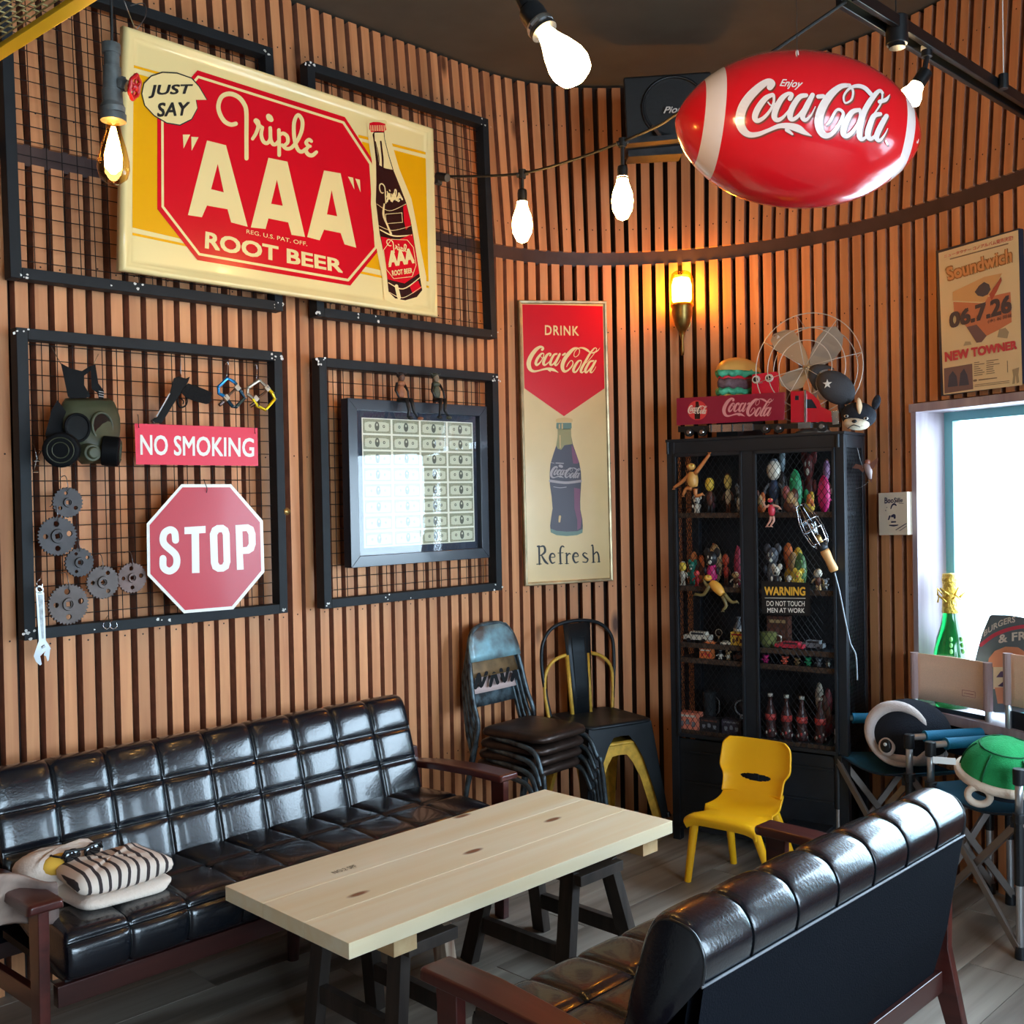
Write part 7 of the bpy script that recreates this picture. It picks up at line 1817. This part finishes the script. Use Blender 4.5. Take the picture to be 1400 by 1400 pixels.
for i in range(NV_):
    for j in range(NU_):
        v = (i+.5)/NV_; s = -1+2*(j+.5)/NU_
        if ((v-.625)/.032)**2+(s/.50)**2 < 1: continue
        if v > .955 and abs(s) > 1-(1-v)*6-.68+.62: pass
        faces.append((i*(NU_+1)+j, i*(NU_+1)+j+1, (i+1)*(NU_+1)+j+1, (i+1)*(NU_+1)+j))
mb = MB(); mb.add(verts, faces); mb.build('seat_shell', m_kid, kd, smooth=True, solid=.007)
Rk = Matrix.Rotation(-kd.rotation_euler[2], 3, 'Z')
for k, (f, (tx, ty)) in enumerate(zip(kf, ((-.12, -.13), (.12, -.13), (.10, .09), (-.10, .09)))):
    q = Rk @ (Vector((f.x, f.y, 0))-Vector(kd.location)); mb = MB(); mb.cyl((q.x, q.y, 0), (tx, ty, .262), .0135, .018, n=14); mb.build('leg', m_kid, kd, smooth=False, bevel=.001)
for sx in (-1, 1):
    mb = MB(); mb.ball((sx*.128, -.115, .248), (.022, .026, .018), 12, 8); mb.build('leg_socket', m_kid, kd, smooth=True)

# ================================================ CAMPING DIRECTOR'S CHAIRS
m_alu = mat('aluminium_tube', (196, 196, 198), .32, .85, var=.06, scale=20); m_joint = mat('joint_black', (22, 24, 28), .4)
m_teal = mat('teal_canvas', (20, 78, 100), .85, bump=.2, scale=300, var=.1); m_navy = mat('navy_canvas', (16, 36, 52), .85, bump=.2, scale=300)
m_blue = mat('blue_sleeve', (22, 120, 158), .7, bump=.15, scale=200); m_tan = mat('tan_canvas', (242, 204, 176), .85, bump=.2, scale=300, var=.05); m_tanfold = mat('canvas_hem', (178, 150, 148), .85)
m_grey = mat('taupe_leg', (140, 130, 124), .45, .6)
def director(label, FL, FR, BL, BR, za, ztop, zbot):
    t = thing('director_chair', label, 'folding chair', (FL[0], FL[1], 0), world=True)
    FL, FR, BL, BR = [Vector((*p, 0)) for p in (FL, FR, BL, BR)]; up = Vector((0, 0, 1)); zs = za-.13
    for nm, A in (('FL', FL), ('FR', FR), ('BL', BL), ('BR', BR)):
        back = nm[0] == 'B'
        mb = MB(); mb.cyl(A+up*(zs+.0), A+up*(za-.02 if not back else ztop), .0125 if not back else .0115, n=12); mb.build('upper_post', m_alu, t, smooth=True) 
        mb = MB(); mb.cyl(A+up*.235, A+up*(zs-.01), .0165, n=12); mb.build('leg_sleeve', m_joint, t, bevel=.001)
        mb = MB(); mb.cyl(A+up*.02, A+up*.24, .0125, n=12); mb.build('leg', m_alu, t)
        mb = MB(); mb.cyl(A, A+up*.04, .019, .017, n=12); mb.build('foot', m_joint, t, bevel=.001)
        mb = MB(); mb.cyl(A+up*(zs-.03), A+up*zs, .021, n=12); mb.box(A+up*(zs-.03)+(FR-FL).normalized()*(.012 if nm[1] == 'L' else -.012), (.03, .03, .035)); mb.build('joint', m_joint, t, bevel=.002)
        if not back: mb = MB(); mb.cyl(A+up*(za-.04), A+up*(za+.012), .019, n=12); mb.build('arm_joint', m_joint, t, bevel=.003)
    def xbar(A, B, o): 
        for P_, Q_, d in ((A, B, o), (B, A, -o)):
            mb = MB(); mb.bar(P_+up*(zs-.02)+o*0+d, Q_+up*.035+d, .012, .024, up=(0, 0, 1)); mb.build('cross_bar', m_grey, t, bevel=.001)
    fw = (FL-BL).normalized()*.010; sdv = (FR-FL).normalized()*.010
    xbar(FL, FR, fw); xbar(BL, BR, fw); xbar(FL, BL, sdv); xbar(FR, BR, sdv)
    for A, B in ((FL, BL), (FR, BR)):
        a = A+up*za; b = B+up*(za+.0)
        mb = MB(); mb.cyl(a, b, .0115, n=12); mb.build('arm_tube', m_alu, t, smooth=True)
        d = b-a; mb = MB(); mb.cyl(a+d*.2, a+d*.92, .02, n=16); mb.cyl(a+d*.19, a+d*.21, .0215, n=16); mb.build('arm_sleeve', m_blue, t, bevel=.002)
        mb = MB(); mb.cyl(b-d.normalized()*.02, b+d.normalized()*.02, .016, n=12); mb.build('arm_end_joint', m_joint, t, bevel=.002)
    # seat canvas sagging between the side rails
    rows = []
    for i in range(9):
        u = i/8; rows.append([ (FL+(FR-FL)*u)*(1-v)+(BL+(BR-BL)*u)*v + up*(zs-.004-.05*math.sin(PI*u)*(.75+.25*math.sin(PI*v))) for v in [-.02+1.0*j/8 for j in range(9)]])
    mb = MB(); mb.grid(rows); mb.build('seat_canvas', m_teal, t, smooth=True, solid=.004)
    mb = MB(); mb.tube([r[0]+up*.001 for r in rows], .004, 6); mb.build('seat_piping', m_navy, t, smooth=True)
    # back canvas
    o = (BR-BL); on = Vector((-o.y, o.x, 0)).normalized()
    if (CAM-BL).dot(on) < 0: on = -on
    fwd = (FL-BL).normalized()*.012
    rows = [[BL+o*u+up*z-fwd*(1.5*math.sin(PI*u)) for u in [-.02+1.04*j/10 for j in range(11)]] for z in (zbot, (zbot*2+ztop)/3, (zbot+2*ztop)/3, ztop)]
    mb = MB(); mb.grid(rows); bc = mb.build('back_canvas', m_tan, t, smooth=True, solid=.006)
    for A in (BL, BR):
        mb = MB(); mb.cyl(A+up*(zbot+.002), A+up*(ztop+.001), .0165, n=12); mb.build('canvas_hem', m_tanfold, bc, smooth=False)
    mb = MB(); s0 = BL+o*.70+fwd*.55; ou = o.normalized()
    Sg = lambda x, y, l=0: s0+ou*x+up*(zbot+.045+y)+on*.006
    for a, b in (((0,0),(.055,0)), ((.055,0),(.055,.022)), ((.055,.022),(0,.022)), ((0,.022),(0,0))): strokes(mb, Sg, [[(*a, .002), (*b, .002)]], 0)
    strokes(mb, Sg, [[(.008,.011,.002),(.047,.011,.003)]], 0)
    mb.build('logo_print', mat('logo_rose', (190, 120, 118), .8), bc, recalc=False)
    # rear pocket cloth below the back canvas
    rows = [[BL+o*u+up*z-fwd for u in (0, .5, 1)] for z in (zs+.02, zbot-.02)]
    mb = MB(); mb.grid(rows); mb.build('lower_back_cloth', m_navy, t, smooth=True, solid=.003)
    return t
director("director's chair with tan backrest and teal seat, nearest the cabinet", (3.90, 2.095), (3.765, 1.74), (4.10, 1.868), (4.02, 1.556), .593, .85, .67)
director("second director's chair, cut by the right edge of the picture", (3.70, 1.633), (3.52, 1.27), (3.96, 1.462), (3.78, 1.10), .593, .90, .715)
# paper care tag hanging below
tg = thing('price_tag', 'white paper tag hanging under the arm of the first folding chair', 'tag', tuple(atz(1291, 1042, .49)), world=True)
mb = MB(); p = atd(1291, 1040, 3.55); mb.box(tuple(p), (.001, .07, .022), R=Matrix.Rotation(.35, 3, 'Z')); mb.build('paper', m_white, tg)
mb = MB(); mb.tube([p+Vector((0,0,.011)), p+Vector((.01,0,.03))], .0006, 4); mb.build('string', m_cord, tg)
# plush toys on the chairs
pc_ = atd(1244, 999, (Vector((3.93, 1.83, .505))-CAM).dot(_Fw))
m_pb = mat('plush_navy', (22, 28, 40), .95, bump=.4, scale=200); m_pw = mat('plush_white2', (222, 206, 200), .95, bump=.4, scale=200)
pl = thing('round_plush', 'round navy plush cushion with a white rim and big eye on a folding chair', 'plush toy', tuple(pc_-Vector((0,0,.10))), world=True)
vd = (CAM-pc_); vd.z = 0; vd.normalize(); vd = (vd*.9+Vector((-.2,.25,0))).normalized(); sx_ = Vector((-vd.y, vd.x, 0)); 
Bp = Matrix((sx_, vd, Vector((0,0,1)))).transposed()
mb = MB(); mb.ball(pc_, (.15, .12, .12), 28, 18, R=Bp); mb.build('body', m_pb, pl, smooth=True)
mb = MB(); ring = []
for k in range(41):
    a = 2*PI*k/40; ring.append(pc_ + Bp @ Vector((.108*math.cos(a)-.018, .075, .108*math.sin(a)-.004)))
mb.tube(ring[:-1], [.014+.010*max(0, math.cos(2*PI*k/40-2.4)) for k in range(40)], 8, closed=True); mb.build('white_rim', m_pw, pl, smooth=True)
ec = pc_+Bp @ Vector((-.052, .108, -.045)) if False else pc_+Bp @ Vector((-.05*-1 if sx_.dot(cam_r) < 0 else -.05, .112, -.045))
mb = MB(); mb.ball(ec, (.032, .014, .034), 16, 10, R=Bp); ey_ = mb.build('eye_white', m_pw, pl, smooth=True)
mb = MB(); mb.ball(ec+vd*.008+Vector((0,0,.004)), (.023, .012, .026), 16, 10, R=Bp); mb.build('pupil', m_blackp, ey_, smooth=True)
mb = MB(); mb.ball(ec+vd*.019+Vector((0,0,.012)), (.007, .004, .007), 10, 6, R=Bp); mb.build('eye_glint', m_white, ey_, smooth=True)
mb = MB(); mb.ball(pc_+Bp @ Vector((.0, -.02, -.085)), (.13, .12, .045), 20, 10, R=Bp); mb.build('belly', m_pw, pl, smooth=True)
gc_ = atd(1372, 1058, (Vector((3.74, 1.31, .525))-CAM).dot(_Fw))
gs = thing('shell_plush', 'green plush turtle-shell cushion with a cream rim on the second folding chair', 'plush toy', tuple(gc_-Vector((0,0,.1))), world=True)
gv = (CAM-gc_); gv.z = 0; gv.normalize(); Bg = Matrix((Vector((-gv.y, gv.x, 0)), gv, Vector((0,0,1)))).transposed()
Rt = Bg @ Matrix.Rotation(-.22, 3, 'X') @ Matrix.Rotation(.12 if Vector((-gv.y, gv.x, 0)).dot(cam_r) > 0 else -.12, 3, 'Y')
mb = MB(); rows = []
for i in range(15):
    th = PI/2*i/14; rows.append([gc_+Rt @ Vector((.135*math.cos(th)**.8*math.cos(a), .128*math.cos(th)**.8*math.sin(a), .12*math.sin(th)-.005*(abs(math.sin(3*a))**8 < .05)*math.cos(th))) for a in [2*PI*k/48 for k in range(48)]])
mb.grid(rows, closeu=True); mb.f.append(tuple(range(48))); mb.m.append(0); shell = mb.build('shell', mat('plush_green', (30, 150, 84), .95, bump=.3, scale=200, var=.08), gs, smooth=True)
def dome(a, th): return gc_+Rt @ Vector((.136*math.cos(th)**.8*math.cos(a), .129*math.cos(th)**.8*math.sin(a), .121*math.sin(th)))
for k in range(6):
    a = PI/3*k; mb = MB(); mb.tube([dome(a, .1+.1*j) for j in range(9)], .0028, 5); mb.build('seam', mat('plush_green_dark', (16, 90, 52), .95), shell, smooth=True)
mb = MB(); mb.tube([dome(PI/3*(k//3)+PI/9*(k % 3), .98) for k in range(18)], .0028, 5, closed=True); mb.build('seam', mat('plush_green_dark', (16, 90, 52), .95), shell, smooth=True)
mb = MB(); mb.tube([gc_+Rt @ Vector((.138*math.cos(a), .13*math.sin(a), -.004)) for a in [2*PI*k/40 for k in range(40)]], .016, 10, closed=True); mb.build('cream_rim', mat('plush_cream2', (228, 206, 184), .95, bump=.3, scale=200), gs, smooth=True)
mb = MB(); c = gc_+Rt @ Vector((-.07 if Vector((-gv.y, gv.x, 0)).dot(cam_r) > 0 else .07, .108, -.04)); mb.tube([c+Rt @ Vector((.034*math.cos(a), .0, .03*math.sin(a))) for a in [2*PI*k/24 for k in range(24)]], .012, 8, closed=True); mb.build('leg_hole_rim', mat('plush_cream2', (228, 206, 184), .95), gs, smooth=True)
mb = MB(); mb.ball(gc_+Rt @ Vector((0, 0, -.035)), (.12, .11, .04), 20, 8, R=Rt); mb.build('underside', m_pb, gs, smooth=True)

# ================================================ BLANKETS ON THE LONG SOFA
m_blk = mat('cream_fleece', (232, 212, 196), .95, bump=.35, scale=120); m_str = mat('fleece_stripe', (60, 48, 48), .95, bump=.35, scale=120)
def zebra(name, c1, c2, scale=22):
    m = bpy.data.materials.new(name); m.use_nodes = True; nt = m.node_tree; N = nt.nodes; L = nt.links; b = N['Principled BSDF']; b.inputs['Roughness'].default_value = .95
    tc = N.new('ShaderNodeTexCoord'); wv = N.new('ShaderNodeTexWave'); wv.inputs['Scale'].default_value = scale/2; wv.inputs['Distortion'].default_value = 5.5; wv.inputs['Detail'].default_value = 1; wv.inputs['Detail Scale'].default_value = .8
    mp = N.new('ShaderNodeMapping'); mp.inputs['Scale'].default_value = (1, .35, .5); L.new(tc.outputs['Object'], mp.inputs[0]); L.new(mp.outputs[0], wv.inputs['Vector'])
    rp = N.new('ShaderNodeValToRGB'); rp.color_ramp.elements[0].position = .22; rp.color_ramp.elements[1].position = .30
    rp.color_ramp.elements[0].color = (*lin(c2), 1); rp.color_ramp.elements[1].color = (*lin(c1), 1)
    L.new(wv.outputs['Fac'], rp.inputs[0]); L.new(rp.outputs[0], b.inputs['Base Color']); MATS[name] = m; return m
m_zebra = zebra('zebra_fleece', (232, 212, 196), (60, 48, 48))
bk = thing('folded_blanket', 'cream folded fleece blanket with dark zebra stripes on the long sofa', 'blanket', (1.305, 2.88, .42), -.02)
def cushion_box(par, nm, c, hx, hy, hz, mt, rnd=.5, n=28, k=10, seed=0, wob=.006):
    mb = MB(); rows = []
    for i in range(k+1):
        ph = -PI/2+PI*i/k; row = []
        for j in range(n):
            a = 2*PI*j/n; ce = abs(math.cos(a))**.35*(1 if math.cos(a) > 0 else -1); se = abs(math.sin(a))**.35*(1 if math.sin(a) > 0 else -1)
            r_ = abs(math.cos(ph))**.45; z = (abs(math.sin(ph))**.8)*(1 if ph > 0 else -1)
            w_ = 1+wob*8*math.sin(3*a+seed+2*z)
            row.append(Vector((c[0]+hx*r_*ce*w_, c[1]+hy*r_*se*w_, c[2]+hz*z*(1+.08*math.sin(5*a+seed)))))
        rows.append(row)
    mb.grid(rows, closeu=True); return mb.build(nm, mt, par, smooth=True)
cushion_box(bk, 'lower_fold', (0, 0, .02), .135, .11, .02, m_blk, seed=1)
up_ = cushion_box(bk, 'upper_fold', (0, 0, .071), .135, .11, .034, m_zebra, seed=3)
b2 = thing('rolled_throw', 'pale rolled throw with a yellow patch behind the striped blanket', 'blanket', (1.25, 3.02, .42), .05)
cushion_box(b2, 'roll', (-.03, .0, .06), .12, .055, .06, m_blk, seed=5)
mb = MB(); mb.ball((-.06, -.045, .09), (.05, .02, .03), 12, 8); mb.build('yellow_patch', mat('fleece_yellow', (224, 170, 60), .95), b2, smooth=True)
sg = thing('sunglasses', 'crumpled black sunglasses and strap lying on the striped blanket', 'sunglasses', (1.25, 2.95, .520), .1)
for sx in (-1, 1): mb = MB(); mb.ball((sx*.03, 0, .012), (.026, .008, .02), 14, 8); mb.build('lens', mat('smoked_lens', (24, 26, 28), .06, coat=1), sg, smooth=True)
mb = MB(); mb.tube([(-.06, .0, .012), (-.05, -.004, .03), (0, -.006, .024), (.05, -.004, .03), (.06, 0, .012)], .004, 6); mb.build('bridge', m_blackp, sg, smooth=True)
for sx in (-1, 1): mb = MB(); mb.tube([(sx*.058, 0, .015), (sx*.075, .03, .018), (sx*.05, .06, .012)], .003, 6); mb.build('temple', m_blackp, sg, smooth=True)
b3 = thing('draped_blanket', 'printed cream blanket drooping beyond the left wooden armrest', 'blanket', (1.02, 2.72, .25), world=True)
mb = MB(); rows = []
for i in range(9):
    v = i/8; rows.append([aty(-40+118*u, 1190+16*u+v*(78-24*u)+3*math.sin(9*u), 2.80-.03*math.sin(8*u+2*v)+.02*math.sin(PI*v)) for u in [j/14 for j in range(15)]])
mb.grid(rows); mb.build('cloth', mat('printed_fleece', (196, 170, 152), .95, col2=(110, 90, 84), scale=5), b3, smooth=True, solid=.012)

# ================================================ WINDOW SILL THINGS
tb_, _ = pathhit(1300, 860, .07)
pB, TB, nB = wp(tb_, .07)
bo_ = thing('champagne_bottle', 'big green champagne bottle with gold foil neck on the window sill', 'bottle', (pB.x, pB.y, WZ0+.003))
d_ = (Vector((pB.x, pB.y, 0))-CAM).dot(_Fw); pxm = d_/F; zz2 = lambda y: atd(1300, y, d_).z-WZ0
Rb = 23*pxm
m_green = mat('green_glass', (20, 150, 70), .08, trans=.75, coat=.5)
mb = MB(); mb.lathe([(Rb*.9, 0), (Rb, .02), (Rb, zz2(905)), (Rb*.96, zz2(890)), (Rb*.8, zz2(872)), (Rb*.58, zz2(855)), (Rb*.45, zz2(840)), (Rb*.42, zz2(828)), (Rb*.41, zz2(800)), (Rb*.43, zz2(790)), (Rb*.38, zz2(787))], 32); mb.build('glass_body', m_green, bo_, smooth=True)
mb = MB(); mb.lathe([(Rb*.50, zz2(838)), (Rb*.46, zz2(825)), (Rb*.44, zz2(800)), (Rb*.48, zz2(793)), (Rb*.44, zz2(785)), (0, zz2(784))], 24); mb.build('gold_foil', mat('gold_foil', (240, 196, 90), .3, .8, var=.3, scale=90, bump=.8), bo_, smooth=True)
mb = MB()
for k in range(9): a = k*1.3; mb.tube([(Rb*.4*math.cos(a), Rb*.4*math.sin(a), zz2(822-k)), (Rb*.8*math.cos(a), Rb*.8*math.sin(a), zz2(818-2*k)), (Rb*.7*math.cos(a+.6), Rb*.7*math.sin(a+.6), zz2(826-2*k))], .0035, 5)
mb.build('gold_ribbon', mat('gold_foil', (240, 196, 90), .3, .8), bo_, smooth=True, kind='stuff')
cang = math.atan2(CAM.y-pB.y, CAM.x-pB.x)
for k, a in enumerate((cang+.0, cang+.75)):
    mb = MB(); r_ = Rb*.99
    for q in range(3):
        z_ = zz2(872+q*8); rr_ = Rb*(.84+.07*q)
        mb.ball((rr_*math.cos(a), rr_*math.sin(a), z_), (.007, .007, .010), 8, 6)
    mb.build('embossed_crest', mat('embossed_green', (120, 190, 110), .3), bo_, smooth=True, kind='stuff')
# burger sign board standing at the window
tk, _ = pathhit(1400, 900, .04); pk, Tk, nk = wp(tk, .035)
BF = plane((pk.x, pk.y, 1), (nk.x, nk.y, 0)); gs_ = lambda x, y: (1270+x/7, 780+y/7)
bs = thing('burger_sign', 'grey round-topped sign board reading BURGERS & FRIES on the window sill', 'sign', tuple(BF(1395, 972)), world=True)
edge = [gs_(440,860), gs_(470,740), gs_(510,600), (1353,842), (1356,840.5), (1380,841), (1410,846), (1440,856), (1465,875), (1485,905), (1490,940), (1484,974), (1360,974), (1334,960), (1332,925)]
mb = MB(); mb.prism(edge, lambda x, y: BF(x, y, 0), lambda x, y: BF(x, y, -.012)); mb.build('board', mat('sign_slate', (100, 116, 124), .6), bs)
m_chalk = mat('sign_chalk', (226, 222, 212), .6)
mb = MB(); 
def arcq(u, t): return u, t-.0
def arct(s, x0, y0, x1, y1, hgt, sag, lift):
    vs, fs = textmesh(s, .03, 0, 1.05); xs = [v[0] for v in vs]; ys_ = [v[1] for v in vs]; a0, a1, b0, b1 = min(xs), max(xs), min(ys_), max(ys_)
    out = []
    for v in vs:
        u = (v[0]-a0)/(a1-a0); w_ = (v[1]-b0)/(b1-b0); X = x0+(x1-x0)*u; Y = y0+(y1-y0)*u-sag*4*u*(1-u)-hgt*w_; out.append(BF(X, Y, lift))
    mb.add(out, fs)
arct('BURGERS', 1345, 871, 1388, 851, 8.5, 4, .002); arct('& FRIES', 1365, 880, 1426, 875, 12, 2, .002); mb.build('chalk_lettering', m_chalk, bs, recalc=False)
mb = MB(); strokes(mb, BF, [[(1341,882,5),(1360,868,5),(1385,859,5),(1410,857,5),(1440,866,5)]], .001); mb.build('red_banner_print', mat('sign_pinkred', (206, 70, 90), .6), bs, recalc=False)
mb = MB(); polyp(mb, BF, [(1350,912),(1352,900),(1360,890),(1375,884),(1392,885),(1404,893),(1410,912)], .001); polyp(mb, BF, [(1360,940),(1412,940),(1410,962),(1364,962)], .001); mb.build('bun_print', mat('sign_bun', (222, 148, 110), .6), bs, recalc=False)
mb = MB(); polyp(mb, BF, [(1358,912),(1412,912),(1412,942),(1358,942)], .0008); mb.build('cream_print', mat('sign_cream', (226, 206, 170), .6), bs, recalc=False)
mb = MB(); polyp(mb, BF, [(1362,926),(1368,918),(1376,917),(1378,926)], .0014); polyp(mb, BF, [(1364,938),(1374,930),(1380,940)], .0014); mb.build('violet_print', mat('sign_violet', (74, 50, 90), .6), bs, recalc=False)
# ================================================ tidy: separate pieces become parts, print layers stay joined
PRINT = ('lettering', 'highlights', 'shading', 'scroll', 'print')
for o in list(bpy.data.objects):
    if o.type != 'MESH' or o.parent is None or o.get('kind'): continue
    n = o.name.split('.')[0]
    if any(k in n for k in PRINT): o['kind'] = 'stuff'
    elif n in ('yellow_field', 'strap', 'bottle_label', 'bottle_reflection', 'bottle_base', 'grip_pins'): split_islands(o)
